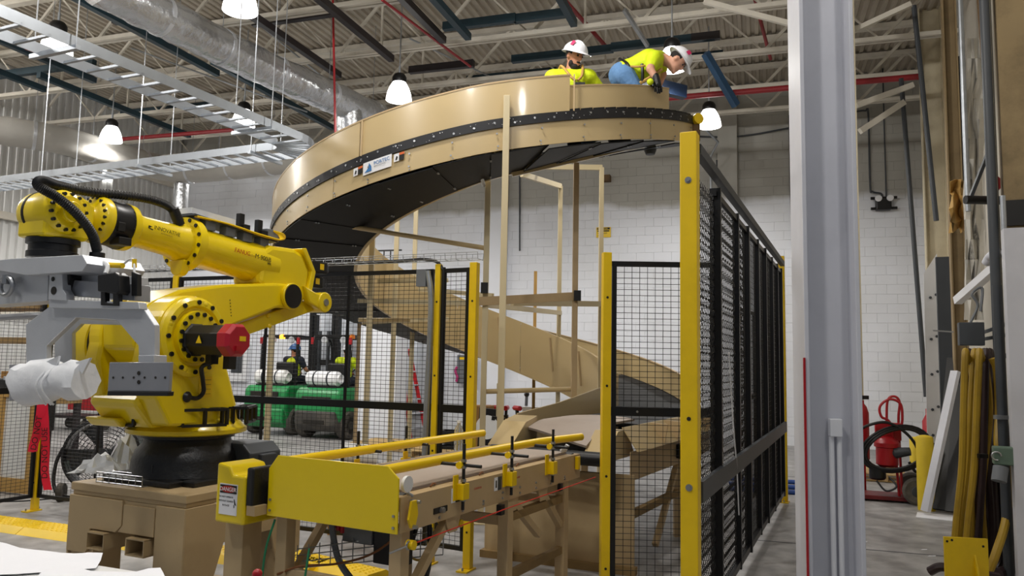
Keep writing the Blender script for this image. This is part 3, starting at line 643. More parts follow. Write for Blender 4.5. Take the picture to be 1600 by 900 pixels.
fpanel(FB + fd * .045, FM - fd * .04, .14, FH, 'black mesh panel in front of the green forklifts', 1.26, (.85, 1.75))
fpanel(FM + fd * .04, FL - fd * .04, .14, FH, 'black mesh panel behind the robot and the drum fan', 1.26, (.9,))
FN = FL - CV * 3.3
fpanel(FL - CV * .04, FN, .14, FH, 'black mesh panel at the left side in front of the plywood frame', 1.26, (1.1, 2.2))
# wire basket tray that lies along the fence top
t = thing('wire_basket_tray', 'bright wire basket tray lying along the top of the far fence', 'cable tray', FB)
for seg0, seg1 in ((FA - fd * .05, FL),):
    L = (seg1 - seg0).length; n = V((-fd.y, fd.x, 0)); b = B()
    for w, z in ((-.05, 2.49), (0, 2.48), (.05, 2.49), (-.06, 2.54), (.06, 2.54)): b.stick(seg0 + n * w + Z * z, seg1 + n * w + Z * z, .0025)
    k = 0
    while k < L:
        p = seg0 + fd * k; b.stick(p - n * .06 + Z * 2.54, p - n * .05 + Z * 2.485, .0025); b.stick(p - n * .05 + Z * 2.485, p + n * .05 + Z * 2.485, .0025); b.stick(p + n * .05 + Z * 2.485, p + n * .06 + Z * 2.54, .0025); k += .1
    obj('basket', b, 'wirelit', t, world=True, stuff=True)
b = B(); b.tube(spline([FL + Z * 2.5, FM + Z * 2.5, FB + fd * .6 + Z * 2.5, FB + fd * .12 + Z * 2.505, FB + V((.03, -.02, 2.42)), FB + V((.045, -.03, 2.2)), FB + V((.05, -.03, .2))], 8), .014, 8)
single('cable_bundle', b, 'black', 'black cable lying in the wire basket and dropping beside the yellow post', 'cable', FB)
b = B(); b.tube(spline([FB + fd * .1 + V((0, -.05, 2.40)), FB + fd * .06 + V((0, -.05, 2.1)), FB + fd * .075 + V((0, -.05, 1.3)), FB + fd * .085 + V((0, -.05, .3))], 8), .024, 12)
c = single('grey_conduit', b, 'galv', 'grey conduit running down the fence beside the yellow post', 'conduit', FB + fd * .085 + V((0, -.05, .3)))
b = B(); b.box(FB + fd * .15 + V((0, -.04, 2.34)), (.09, .06, .14), fa); single('junction_box', b, 'grey', 'small grey junction box under the basket tray at the conduit head', 'junction box', FB + fd * .15 + V((0, -.04, 2.27)))
# the right-hand part: short panel, tall post, tall gate run
PC, PD = V((.655, 5.30, 0)), V((1.03, 4.42, 0))
fpost(PC, 2.42, 'yellow fence post right of the belt end, holding the short mesh panel', .06, R(8))
fpanel(PC + V((.035, .0, 0)), V((1.40, 5.27, 0)), .12, 2.36, 'short black mesh panel between the belt end and the tall gate', 1.33, dx=.052, dz=.04)
pt = thing('tall_gate_post', 'tall broad yellow post at the near end of the black gate', 'post', PD, R(-24))
b = B(); b.box((0, 0, 1.51), (.098, .098, 3.0)); obj('post_tube', b, 'fyellow', pt, bevel=.006)
b = B(); b.box((0, 0, .006), (.22, .22, .012)); obj('base_plate', b, 'fyellow', pt)
for z in (2.72, .97):
    b = B(); b.cyl((0, -.045, z), (0, -.062, z), .012, n=6); b.cyl((0, -.048, z), (0, -.052, z), .02, n=10); obj('bolt', b, 'steel', pt)
for z in (1.22, 1.28 + .04): pass
b = B(); b.cyl((0, -.047, 1.35), (0, -.051, 1.35), .012, n=10); obj('bolt_hole', b, 'ink', pt)
GV = V((math.sin(R(24.4)), math.cos(R(24.4)), 0)); GN = V((GV.y, -GV.x, 0)); ga = math.atan2(GV.y, GV.x)
g = thing('sliding_gate', 'long tall black mesh gate running back beside the grey column', 'gate', PD + GV * .08, ga)
GL, GT = 5.5, 2.93
def gb(name, p, q, w, h, m='blackm', **k): b = B(); b.bar(p, q, w, h, **k); return obj(name, b, m, g)
gb('top_track', (-.02, -.03, GT), (GL, -.03, GT), .05, .06, 'greyd'); gb('top_rail', (.75, 0, GT - .10), (GL, 0, GT - .10), .03, .04)
gb('lower_rail', (0, -.04, .93), (GL, -.04, .93), .03, .12, 'greyd'); gb('bottom_rail', (.0, 0, .14), (GL, 0, .14), .04, .05)
for x, w in ((.80, .075), (1.75, .05), (2.35, .06), (3.1, .05), (3.7, .06), (4.4, .05), (5.0, .05), (GL - .03, .06)): gb('stile', (x, 0, .1), (x, 0, GT - .06), .04, w, up=(0, 1, 0))
b = B()
for i in range(int(GL / .05)):
    x = .02 + i * .05; n = 60 if x < 2.2 else 2
    if n == 2: b.stick((x, .012, .16), (x, .012, GT - .12), .0026); continue
    pts = [V((x, .012 + (.006 if k % 2 else -.006), .16 + (GT - .28) * k / n)) for k in range(n + 1)]; pts = [p + V(((.005 if k % 2 else -.005), 0, 0)) for k, p in enumerate(pts)]
    for p, q in zip(pts, pts[1:]): b.stick(p, q, .0028)
for k in range(int((GT - .28) / .05)):
    z = .18 + k * .05; pts = [V((.02 + j * .05, .012 + (-.005 if j % 2 else .005), z + (.005 if j % 2 else -.005))) for j in range(45)]
    for p, q in zip(pts, pts[1:]): b.stick(p, q, .0028)
    b.stick(pts[-1], (GL, .012, z), .0026)
obj('woven_mesh', b, 'wire', g, stuff=True)
b = B()
for z in (2.62, 2.55, 2.5, 1.25, 1.1, .5, .4): b.cyl((.80, -.024, z), (.80, -.034, z), .012, n=8)
obj('latch_bolts', b, 'steel', g, stuff=True)
b = B(); b.box((.80, -.03, 1.0), (.03, .015, .16)); obj('strike_plate', b, 'steel', g)
b = B(); b.tube(spline([(1.15, -.03, 1.75), (1.2, -.04, 1.4), (1.22, -.05, 1.17), (1.35, -.05, .9), (1.5, -.04, .55)]), .005, 6); obj('pull_cord', b, 'label', g)
fpost(PD + GV * (5.75), 3.05, 'yellow post rising at the far end of the black gate', .08, R(-24))
# far cage panels seen through the gate
fpanel(V((2.45, 8.35, 0)), V((2.95, 9.3, 0)), .14, 2.3, 'dark mesh panel standing behind the gate', 1.3)
# ------------------------------------------------------------------ yellow studded cable ramps on the floor
def ramp(p, q, w, label):
    d = (q - p).normalized(); L = (q - p).length; t = thing('cable_ramp', label, 'cable ramp', p, math.atan2(d.y, d.x), 'yellow floor ramps')
    n = int(L / .9); 
    for i in range(n):
        x0, x1 = L * i / n + .004, L * (i + 1) / n - .004
        b = B(); b.prism([(-w / 2, 0), (-w / 2 + .08, .05), (w / 2 - .08, .05), (w / 2, 0)], (x0, 0, 0.001), (0, 1, 0), Z, (x1 - x0, 0, 0)); s = obj('ramp_section', b, 'tactile', t)
        st = B()
        for ix in range(int((x1 - x0) / .06)):
            for iy in range(5): c = V((x0 + .03 + ix * .06, -w / 2 + .1 + iy * (w - .2) / 4, .051)); st.cyl(c, c + Z * .006, .012, .008, n=5)
        obj('studs', st, 'tactile', s, stuff=True)
r0, r1 = atz(-60, 812, 0), atz(500, 890, 0)
ramp(r0, r1, .42, 'yellow studded cable ramp along the fence foot behind the pedestal')
ramp(atz(410, 862, 0) , atz(590, 905, 0), .35, 'short yellow ramp under the yellow end plate of the belt')
# ================================================================== BELT CONVEYOR
CD = V((math.sin(R(28)), math.cos(R(28)), 0))
bc0 = V((-1.06, 4.70, 0)) * .84; CA = math.atan2(CD.y, CD.x)
cv = thing('belt_conveyor', 'tan belt conveyor with a yellow end plate and yellow guide rails', 'conveyor', bc0, CA)
# local axes: x away along the belt, y to the left, z up
BL, HW, ZT_ = 2.62, .50, .865
GK = .84                                                        # working scale of the drawing the belt was measured from
GS = Matrix.Translation((0, 0, EYE * (1 - GK))) @ Matrix.Diagonal((GK, GK, GK, 1)); FLZ = -EYE * (1 - GK) / GK
def settle(root):                                              # bring parts to true size, feet on the floor
    for o in list(root.children_recursive):
        if o.matrix_basis == Matrix.Identity(4): o.data.transform(GS)
        elif o.parent is not None: o.matrix_basis = GS @ o.matrix_basis
def cb(name, c, d, m, par=None, bv=.0, **k): b = B(); b.box(c, d); return obj(name, b, m, par or cv, bevel=bv, **k)
for s in (-1, 1):
    b = B(); y = s * HW
    b.prism([(0, 0), (0, .20), (-s * .09, .20), (-s * .09, .188), (-s * .012, .188), (-s * .012, .012), (-s * .05, .012), (-s * .05, 0)], (.02, y, ZT_ - .2), (0, 1, 0), Z, (BL, 0, 0)); f = obj('side_frame', b, 'tan2', cv)
    bo = B()
    for x in [.15 + i * .27 for i in range(9)]:
        for z in (.69, .71 + .02 * (int(x * 9) % 2)): bo.cyl((x, y, z), (x, y + s * .008, z), .009, n=6)
    obj('frame_bolts', bo, 'steel', f, stuff=True)
    b = B(); b.bar((.1, s * .405, ZT_ + .003), (BL - .02, s * .405, ZT_ + .003), .02, .006); obj('seal_strip', b, 'beltside', cv)
b = B(); b.sheet([[(x, y, ZT_ + .018) for y in (-.40, -.2, 0, .2, .40)] for x in (.16, .6, 1.2, 1.8, BL - .06)], -.01)
for x, a0 in ((.16, 90), (BL - .06, 90)):
    pass
obj('belt', b, 'belt', cv)
b = B(); b.cyl((.12, -.46, ZT_ - .045), (.12, .46, ZT_ - .045), .055, n=20); obj('end_roller', b, 'greyd', cv)
b = B(); b.cyl((BL - .05, -.46, ZT_ - .045), (BL - .05, .46, ZT_ - .045), .055, n=20); obj('end_roller', b, 'greyd', cv)
cb('slider_bed', (BL / 2, 0, ZT_ - .04), (BL - .5, .86, .06), 'tan2')
# yellow end plate with clipped corners
b = B(); b.prism([(-.5, .665), (-.5, .955), (-.43, 1.04), (.42, 1.04), (.5, .975), (.5, .665)], (-.012, 0, 0), (0, -1, 0), Z, (.012, 0, 0)); ep = obj('end_plate', b, 'yellow', cv, bevel=.002)
for y in (.475, -.475):
    for z in (.70, .765):
        b = B(); b.cyl((-.012, y, z), (-.02, y, z), .009, n=6); obj('screw', b, 'steel', ep)
# legs and braces
for x in (.10, 1.40, 2.4):
    for s in (-1, 1):
        if x > 2 and s > 0: continue
        l = cb('leg', (x, s * .44, (ZT_ - .2 + FLZ) / 2 + .006), (.085, .085, ZT_ - .212 - FLZ), 'tan2', bv=.004)
        cb('foot_plate', (x, s * .44, FLZ + .006), (.14, .14, .012), 'tan2', l)
    cb('cross_bar', (x, 0, .30 if x < 1 else .5), (.05, .80, .07), 'tan2')
for x0, x1, s in ((.14, .62, -1), (.14, .55, 1), (1.95, 1.44, -1), (2.36, 1.95, -1)):
    b = B(); b.bar((x0, s * .44, .22 if x0 < 1 else .3), (x1, s * .44, .66), .05, .05); obj('brace', b, 'tan2', cv)
    b = B(); b.prism([(-.09, 0), (.09, 0), (.05, -.1), (-.05, -.1)], (x1, s * .475 - .004, .665), (1, 0, 0), Z, (0, .008, 0)); obj('gusset', b, 'tan2', cv)
b = B(); b.bar((1.44, -.44, .10), (2.4, -.44, .10), .05, .06); obj('brace', b, 'brownw', cv); b = B(); b.bar((1.44, -.44, .52), (2.4, -.44, .52), .05, .06); obj('brace', b, 'brownw', cv)
# near guide rail on threaded stands, far guide rail
def yrail(pts, label):
    b = B(); b.tube(spline(pts, 6) if len(pts) > 2 else pts, .032, 16); o = obj('guide_rail', b, 'ryellow', cv, label=label); return o
rl = yrail([(.0, -.34, 1.0), (1.0, -.34, 1.0), (1.95, -.345, 1.0), (2.2, -.39, 1.005), (2.66, -.50, 1.01)], 'yellow guide rail near side')
rf = yrail([(.05, .40, 1.0), (1.2, .40, 1.0), (2.5, .40, 1.0)], 'yellow guide rail far side')
def stand(x, s, par):
    y = s * .535
    b = B(); b.box((x, y, ZT_ - .045), (.075, .05, .1)); b.box((x - .045, y - s * .03, ZT_ - .02), (.06, .01, .16)); k = obj('clamp_block', b, 'ryellow', par, bevel=.003)
    b = B(); b.cyl((x, y, ZT_ - .16), (x, y, 1.12), .011, n=10); obj('threaded_rod', b, 'black', k)
    b = B()
    for z in (ZT_ + .015, ZT_ - .105, .965, 1.005): b.cyl((x, y, z), (x, y, z + .018), .02, n=6)
    obj('nuts', b, 'steel', k, stuff=True)
    b = B(); b.cyl((x, y - s * -.0 + .0, .985), (x, y - s * .21, .985), .011, n=10); b.cyl((x, y, .985), (x, y + s * .13, .985), .011, n=10); obj('cross_rod', b, 'black', k)
    b = B(); b.cyl((x - .03, y - s * .02, .985), (x + .03, y - s * .02, .985), .024, n=8); obj('rod_clamp', b, 'ryellow', k)
for x in (.64, 1.30, 2.0): stand(x, -1, cv)
for x in (.9, 1.5): stand(x, 1, cv)
# small fittings on the near side frame
yn = -HW - .001
b = B(); b.prism([(-.045, .0), (-.02, -.05), (.02, -.05), (.045, .02), (.03, .10), (-.02, .10)], (.075, yn - .05, .745), (1, 0, 0), Z, (0, .014, 0)); fp = obj('guard_flap', b, 'ryellow', cv)
b = B(); b.cyl((.075, yn - .05, .70), (.075, yn - .075, .70), .012, n=8); obj('screw', b, 'steel', fp); b = B(); b.cyl((.11, yn - .0, .835), (.11, yn - .07, .835), .01, n=8); obj('screw', b, 'steel', fp)
b = B(); b.cyl((.10, -.47, .93), (.10, -.49, .93), .048, n=18); e = obj('reflector_wheel', b, 'white', cv); b = B(); b.cyl((.10, -.485, .88), (.13, -.50, .86), .01, n=8); obj('stem', b, 'steel', e)
cb('slot', (.43, yn - .002, .735), (.15, .006, .035), 'ink'); b = B(); b.cyl((.43, yn, .735), (.43, yn - .03, .735), .017, n=8); obj('tensioner', b, 'steel', cv)
for x, w in ((.575, .0), (1.13, 1)):
    l = cb('warning_label', (x, yn - .002, .80), (.045, .004, .09), 'label'); cb('pictogram', (x, yn - .0045, .80), (.016, .002, .05), 'ink', l)
    l2 = cb('warning_label', (x + .053, yn - .002, .80), (.05, .004, .09), 'ink' if not w else 'greyd'); cb('heading', (x + .053, yn - .0045, .835), (.05, .002, .022), 'orange' if not w else 'greyd', l2)
l = cb('warning_label', (.685, yn - .002, .81), (.03, .004, .085), 'label'); cb('pictogram', (.685, yn - .0045, .81), (.012, .002, .045), 'bluetag', l)
text('stencil', 'CONVEYOR', 'inkred', cv, (.83, yn - .003, .80), (1, 0, 0), Z, .018); text('stencil', 'NO STEP', 'inkred', cv, (1.42, yn - .003, .80), (1, 0, 0), Z, .018)
for x in (.45, 1.05, 1.6):
    b = B(); b.tube(spline([(x - .03, -.43, ZT_ + .005), (x, -.43, ZT_ + .02), (x + .04, -.42, ZT_ + .012)]), .006, 6); obj('cable_clip', b, 'brownp', cv)
cb('end_block', (BL - .08, yn - .02, .80), (.05, .03, .11), 'ryellow', bv=.003)
b = B(); b.cyl((BL - .2, -.42, .9), (BL - .2, -.46, .93), .02); b.cyl((BL - .14, -.42, .9), (BL - .14, -.45, .95), .018); obj('sensor', b, 'alu', cv)
b = B(); b.box((1.18, yn - .015, .62), (.05, .04, .07)); obj('sensor_foot', b, 'black', cv); b = B(); b.box((2.2, yn - .01, .64), (.04, .03, .06)); obj('sensor_foot', b, 'black', cv)
# pull cord and its rings
b = B(); b.tube([(.07, -.54, .60), (1.15, -.56, .63), (2.75, -.60, .66)], .004, 6); pc = obj('pull_cord', b, 'cord', cv, label='red pull cord')
b = B(); b.tube(arc((.05, -.54, .60), .022, 0, 2 * math.pi, 12, (1, 0, 0), (0, 0, 1))[:-1], .006, 6, closed=True); b.cyl((-.1, -.52, .585), (.03, -.54, .60), .006, n=6); obj('ring_bolt', b, 'steel', pc)
b = B(); b.cyl((.07, -.565, .60), (.07, -.52, .60), .028, n=12); obj('cord_end', b, 'ryellow', pc)
settle(cv)
# yellow drive guard with the danger sign
dg = thing('drive_guard', 'yellow stepped drive guard box with a danger sign beside the end plate', 'guard box', bc0 + (CD * -.05 + V((-CD.y, CD.x, 0)) * .76) * GK, CA)
b = B(); b.prism([(-.09, 0), (.16, 0), (.16, .30), (.05, .30), (.02, .355), (-.09, .37)], (-.06, 0, .605), (0, -1, 0), Z, (.30, 0, 0)); h = obj('housing', b, 'yellow', dg, bevel=.012)
b = B(); b.box((.1, -.19, .84), (.30, .06, .24)); obj('gear_unit', b, 'cast', dg, bevel=.01)
b = B(); b.box((.0, -.21, .70), (.10, .07, .06)); obj('bracket', b, 'tan2', dg)
b = B(); b.box((-.0625, .0, .755), (.004, .155, .19)); sg = obj('danger_sign', b, 'label', dg, label='white danger sign')
b = B(); b.box((-.0655, .0, .818), (.003, .145, .05)); obj('header', b, 'ink', sg)
b = B(); b.lathe([(.021, 0), (.021, .001)], (-.0672, .0, .818), (-1, 0, 0), 24); b.v = [V((v.x, v.y * 3.1, v.z)) for v in b.v]; obj('header', b, 'inkred', sg)
ex = (0, -1, 0)
text('lettering', 'DANGER', 'inkw', sg, (-.0692, .0, .806), ex, Z, .036, align='CENTER')
for k, s_ in enumerate(('DO NOT OPERATE', 'WITHOUT GUARDS', 'IN PLACE')): text('lettering', s_, 'ink', sg, (-.0652, .018, .765 - .026 * k), ex, Z, .0145, align='CENTER')
b = B(); b.add([(-.0652, -0.050, 0.760), (-.0652, -0.057, 0.760), (-.0652, -0.067, 0.735), (-.0652, -0.075, 0.720), (-.0652, -0.057, 0.728)], [(0, 1, 2, 3, 4)]); b.add([(-.0652, -0.051, 0.725), (-.0652, -0.057, 0.728), (-.0652, -0.059, 0.710), (-.0652, -0.051, 0.705)], [(0, 1, 2, 3)]); obj('hand_pictogram', b, 'ink', sg)
b = B(); b.box((.12, .02, .30 + FLZ / 2), (.16, .16, .62 - FLZ)); obj('stand_leg', b, 'tan3', dg, bevel=.004); b = B(); b.box((.12, .02, FLZ + .008), (.3, .3, .016)); obj('foot_plate', b, 'tan3', dg)
for y, z in ((-.08, .905), (-.13, .905)):
    b = B(); b.cyl((.05, y, z), (.05, y, z + .012), .01, n=6); obj('screw', b, 'steel', dg)
settle(dg); sg.location = (0, -.022, 0)
# cables and boxes hanging under the belt
def cl(p): return cv.matrix_basis @ (GS @ V(p))
def cable(pts, r, m, name, label, cat='cable', n=8):
    pts = [V(p) for p in pts]; b = B(); b.tube(spline(pts, 8), r, n); return single(name, b, m, label, cat, pts[0])
cable([cl((.35, .30, .62)), cl((.34, .2, .35)), cl((.36, .0, .20)), cl((.38, -.2, .27)), cl((.4, -.24, .5)), cl((.4, -.24, .62))], .018, 'greyhose', 'flexible_conduit', 'grey flexible conduit looping under the belt', 'conduit')
cable([cl((.55, -.25, .60)), cl((.52, -.18, .3)), cl((.5, -.2, .16)), cl((.48, -.3, .16)), cl((.5, -.38, .35)), cl((.5, -.38, .62))], .013, 'black', 'loop_cable', 'thick black cable loop below the yellow end plate')
cable([cl((.02, .46, .64)), cl((-.03, .48, .45)), cl((-.05, .47, .2)), cl((-.04, .40, .06)), cl((-.05, .22, .10)), cl((-.03, .16, .3)), cl((.02, .17, .5))], .006, 'gcord', 'green_wire', 'green wire looping down beside the belt leg')
cable([cl((.05, .45, .3)), cl((.1, .3, .36)), cl((.2, .1, .38)), cl((.3, -.1, .45)), cl((.4, -.3, .62))], .006, 'brownp', 'brown_wire', 'brown wire strung under the end plate')
t = thing('control_box', 'grey control box with a black cover hung beneath the belt', 'box', cl((.45, -.02, .36)), CA)
b = B(); b.box((0, .1, .18), (.12, .2, .18)); obj('box_body', b, 'grey', t, bevel=.006); b = B(); b.box((0, -.1, .10), (.1, .19, .2)); obj('cover', b, 'black', t, bevel=.006)
b = B(); b.box((.0, .1, .30), (.06, .06, .24)); obj('hanger', b, 'tan2', t)
for k in range(4): b = B(); b.cyl((-.06, .2 + .028 * k, .135 + .01 * k), (-.06, .2 + .028 * k, .19 + .01 * k), .013, n=8); obj('red_plug', b, 'red', t)
b = B()
for k in range(4): b.stick(cl((.22, .45, .30 + .04 * k)), cl((.6, -.42, .42 + .05 * k)), .003)
for k in range(14):
    u = k / 13; p = cl((.22 + .38 * u, .45 - .87 * u, .30 + .12 * u)); b.stick(p, p + Z * (.12 + .03 * u), .003)
single('under_belt_basket', b, 'wirelit', 'small wire basket tray slung under the belt', 'cable tray', cl((.22, .45, .30)))
b = B(); b.cyl(cl((.95, -.25, .52)), cl((.95, -.25, .61)), .03); b.cyl(cl((.95, -.34, .545)), cl((.95, -.16, .545)), .022); d = single('yellow_plug', b, 'ryellow', 'yellow plug hanging on cables under the middle of the belt', 'plug', cl((.95, -.25, .52)))
cable([cl((.95, -.2, .56)), cl((.9, -.1, .42)), cl((.8, 0, .4)), cl((.75, .1, .6))], .009, 'black', 'plug_cable', 'black cable behind the yellow plug')
cable([cl((.85, -.28, .62)), cl((.87, -.25, .48)), cl((.8, -.2, .36)), cl((.7, -.15, .33)), cl((.62, -.1, .42))], .007, 'hosey', 'yellow_cable', 'yellow cable curling under the belt near the black loop')
# water bottle by the far rail, white roll behind the far rail
p = cl((2.13, .43, ZT_ + .0)); t = thing('water_bottle', 'clear plastic water bottle at the end of the far yellow rail', 'bottle', V((p.x, p.y, p.z + .001)))
b = B(); b.lathe([(.028, 0), (.033, .01), (.033, .07), (.030, .085), (.033, .10), (.033, .145), (.026, .175), (.013, .195), (.013, .21)], n=20); obj('body', b, 'bottle', t)
b = B(); b.cyl((0, 0, .207), (0, 0, .225), .016, n=16); obj('cap', b, 'white', t)
# ================================================================== ROBOT ON ITS PEDESTAL
RZ = R(65); RV = V((math.cos(RZ), math.sin(RZ), 0)); RY = V((-RV.y, RV.x, 0)); J1 = V((-2.24, 5.35, .83))
def rl(px, py, y=None, x=None):     # a point of the picture on a plane of the robot's own frame
    d = ray(px, py); n, off = (RY, y) if y is not None else (RV, x)
    t = ((J1 - V((0, 0, EYE))).dot(n) + off) / d.dot(n); p = V((0, 0, EYE)) + d * t - J1
    return V((p.dot(RV), p.dot(RY), p.z))
pd = thing('robot_pedestal', 'tan welded steel pedestal with fork pockets under the yellow robot', 'pedestal', V((J1.x, J1.y, 0)) - RY * .11, RZ)
def pb(name, c, d, m='tan3', par=None, bv=.006): b = B(); b.box(c, d); return obj(name, b, m, par or pd, bevel=bv)
pb('top_plate', (0, 0, .803), (1.02, 1.02, .05)); pb('top_rim', (0, 0, .765), (1.0, 1.0, .03))
for x, y in ((-.39, .39), (-.39, -.39), (.39, .39), (.39, -.39)):
    l = pb('leg', (x, y, .385), (.21, .21, .745)); pb('foot_plate', (x, y, .012), (.34, .34, .024), par=l)
    b = B(); b.prism([(0, 0), (.1, 0), (0, .14)], (x + (.105 if x > 0 else -.105), y - .01, .024), (1 if x > 0 else -1, 0, 0), Z, (0, .02, 0)); obj('foot_gusset', b, 'tan3', l)
for pl_ in ([(.51, .40), (.51, .75), (.02, .75), (.02, .60), (.07, .555), (.30, .555), (.30, .45), (.33, .40)], [(.01, .73), (.01, .605), (.05, .56), (-.26, .56), (-.26, .73)], [(-.27, .75), (-.27, .33), (-.51, .33), (-.51, .75)]):
    b = B(); b.prism(pl_, (-.515, 0, 0), (0, 1, 0), Z, (.016, 0, 0)); obj('front_skirt', b, 'tan3', pd, bevel=.004)
b = B(); b.box((-.495, 0, .655), (.012, .98, .19)); obj('skirt_backing', b, 'tan3', pd)
b = B(); b.prism([(-.51, .30), (-.51, .75), (.51, .75), (.51, .30), (.27, .30), (.22, .5), (-.2, .5), (-.27, .30)], (0, -.513, 0), (1, 0, 0), Z, (0, .016, 0)); obj('side_skirt', b, 'tan3', pd, bevel=.003)
b = B(); b.prism([(-.51, .30), (-.51, .75), (.51, .75), (.51, .30), (.27, .30), (.22, .5), (-.2, .5), (-.27, .30)], (0, .497, 0), (1, 0, 0), Z, (0, .016, 0)); obj('side_skirt', b, 'tan3', pd, bevel=.003)
for y in (.20, -.15):
    b = B()
    for a, c in (((-.0, .048), (.16, .008)), ((0, -.048), (.16, .008)), ((.076, 0), (.008, .1)), ((-.076, 0), (.008, .1))): b.box((-.02, y + a[0], .545 + a[1] - .05), (1.06, c[0], c[1]))
    obj('fork_pocket', b, 'tan3', pd)
rb = thing('industrial_robot', 'big yellow six-axis robot arm standing on the tan pedestal', 'robot', J1, RZ)
def ro(name, b, m='yellow', par=None, bv=0.0, **k): return obj(name, b, m, par or rb, bevel=bv, **k)
b = B(); b.lathe([(.36, 0), (.36, .035), (.35, .05), (.345, .13), (.325, .19), (.285, .235), (.275, .27), (.30, .275), (.30, .30)], n=40, o=(0, -.05, 0)); bs = ro('base', b, 'cast')
b = B(); b.box((0, -.05, .0175), (.80, .60, .035)); b.box((0, -.05, .0175), (.60, .80, .035)); ro('base_plate', b, 'cast', bs, .008)
b = B(); b.box((.28, -.30, .10), (.22, .16, .17)); ro('connector_box', b, 'cast', bs, .01)
b = B(); b.box((-.33, -.12, .06), (.02, .012, .12)); ro('lifting_lug', b, 'cast', bs)
def circ(c, r, a0, a1, n): return [(c[0] + r * math.cos(R(a0 + (a1 - a0) * i / n)), c[1] + r * math.sin(R(a0 + (a1 - a0) * i / n))) for i in range(n + 1)]
JX, JZ = -.30, .94
b = B(); b.lathe([(.36, .30), (.385, .31), (.385, .335), (.36, .35), (.34, .38), (.30, .42)], n=40, o=(0, -.04, 0)); tu = ro('turret', b)
cheek = [(.16, .36), (.08, .62)] + circ((JX, JZ), .265, -10, 190, 22) + [(-.58, .78), (-.53, .55), (-.42, .38)]
for y, th in ((-.35, .19), (.14, .13)):
    b = B(); b.prism(cheek, (0, y, 0), (1, 0, 0), Z, (0, th, 0)); ro('cheek', b, 'yellow', tu, .02)
b = B(); b.prism([(-.42, .36), (.34, .36), (.26, .55), (.12, .70), (-.45, .66), (-.56, .52)], (0, -.2, 0), (1, 0, 0), Z, (0, .44, 0)); ro('turret_body', b, 'yellow', tu, .03)
b = B(); b.prism([(-.54, .42), (-.2, .42), (-.2, .36), (-.48, .36)], (0, .0, 0), (1, 0, 0), Z, (0, .3, 0)); ro('turret_ledge', b, 'yellow', tu, .02)
b = B(); b.lathe([(.255, 0), (.255, .03), (.235, .05), (.20, .055), (.185, .035), (.17, .035), (.165, .07), (.12, .075)], (JX, -.35, JZ), (0, -1, 0), 40); fl_ = ro('shoulder_flange', b, 'yellow', tu)
def bolt_ring(c, ax, r, n, br, h, par, m='black', a0=0.0, a1=360.0, name='bolt_ring'):
    ax = V(ax).normalized(); u = ax.orthogonal().normalized(); w = ax.cross(u); b = B()
    for i in range(n):
        a = R(a0 + (a1 - a0) * (i + .5) / n); p = V(c) + (u * math.cos(a) + w * math.sin(a)) * r; b.cyl(p, p + ax * h, br, n=8)
    return ro(name, b, m, par, stuff=True)
bolt_ring((JX, -.39, JZ), (0, -1, 0), .222, 12, .015, .022, fl_); bolt_ring((JX, -.40, JZ), (0, -1, 0), .145, 16, .014, .035, fl_)
b = B()
for a in (25, 75, 115, 160, 250, 300): p = V((JX + .215 * math.cos(R(a)), -.395, JZ + .215 * math.sin(R(a)))); b.sphere(p, (.022, .012, .022), 8, 6)
ro('casting_bosses', b, 'yellow', fl_, stuff=True)
MX, MZ = -.33, .92
b = B(); b.loft([[V((MX + r * math.cos(R(22.5 + 45 * k)), y, MZ + r * math.sin(R(22.5 + 45 * k)))) for k in range(8)] for r, y in ((.11, -.40), (.11, -.43), (.10, -.44), (.10, -.70))], smooth=False); mo = ro('shoulder_motor', b, 'black', None, .004)
b = B(); b.loft([[V((MX + r * math.cos(R(22.5 + 45 * k)), y, MZ + r * math.sin(R(22.5 + 45 * k)))) for k in range(8)] for r, y in ((.105, -.70), (.108, -.71), (.108, -.77), (.09, -.795))], smooth=False); rc_ = ro('motor_cap', b, mat('motor_red', 'B0102A', .35, coat=.3), mo, .004, label='red motor end cap')
b = B(); b.box((MX + .02, -.797, MZ + .01), (.05, .004, .03)); ro('rating_label', b, 'fyellow', rc_); b = B(); b.box((MX - .02, -.80, MZ - .05), (.04, .02, .03)); ro('plug', b, 'red', rc_)
b = B(); b.add([(MX - .1015, -.535, MZ - .022), (MX - .1015, -.585, MZ - .022), (MX - .1015, -.56, MZ + .028)], [(0, 1, 2)]); ro('warning_triangle', b, 'fyellow', mo)
b = B(); b.box((MX + .10, -.62, MZ - .13), (.06, .05, .1)); b.box((MX + .05, -.52, MZ - .12), (.06, .05, .06)); cn = ro('motor_plugs', b, 'black', mo)
b = B(); b.tube(spline([(MX + .05, -.52, MZ - .14), (MX + .03, -.46, MZ - .17), (MX + .08, -.42, MZ - .25), (MX + .12, -.39, MZ - .33), (MX + .09, -.37, MZ - .37), (MX + .02, -.36, MZ - .36)]), .014, 8); ro('motor_cable', b, 'black', mo)
b = B(); b.lathe([(.03, 0), (.036, .01), (.02, .03)], (MX + .02, -.35, MZ - .36), (0, -1, 0), 12); ro('cable_gland', b, 'black', tu)
b = B(); b.box((-.16, -.352, .62), (.11, .004, .13)); dp = ro('data_plate', b, 'fyellow', tu)
for k in range(4): b = B(); b.box((-.16, -.3548, .665 - .03 * k), (.085, .001, .004)); ro('plate_line', b, 'hosey', dp)
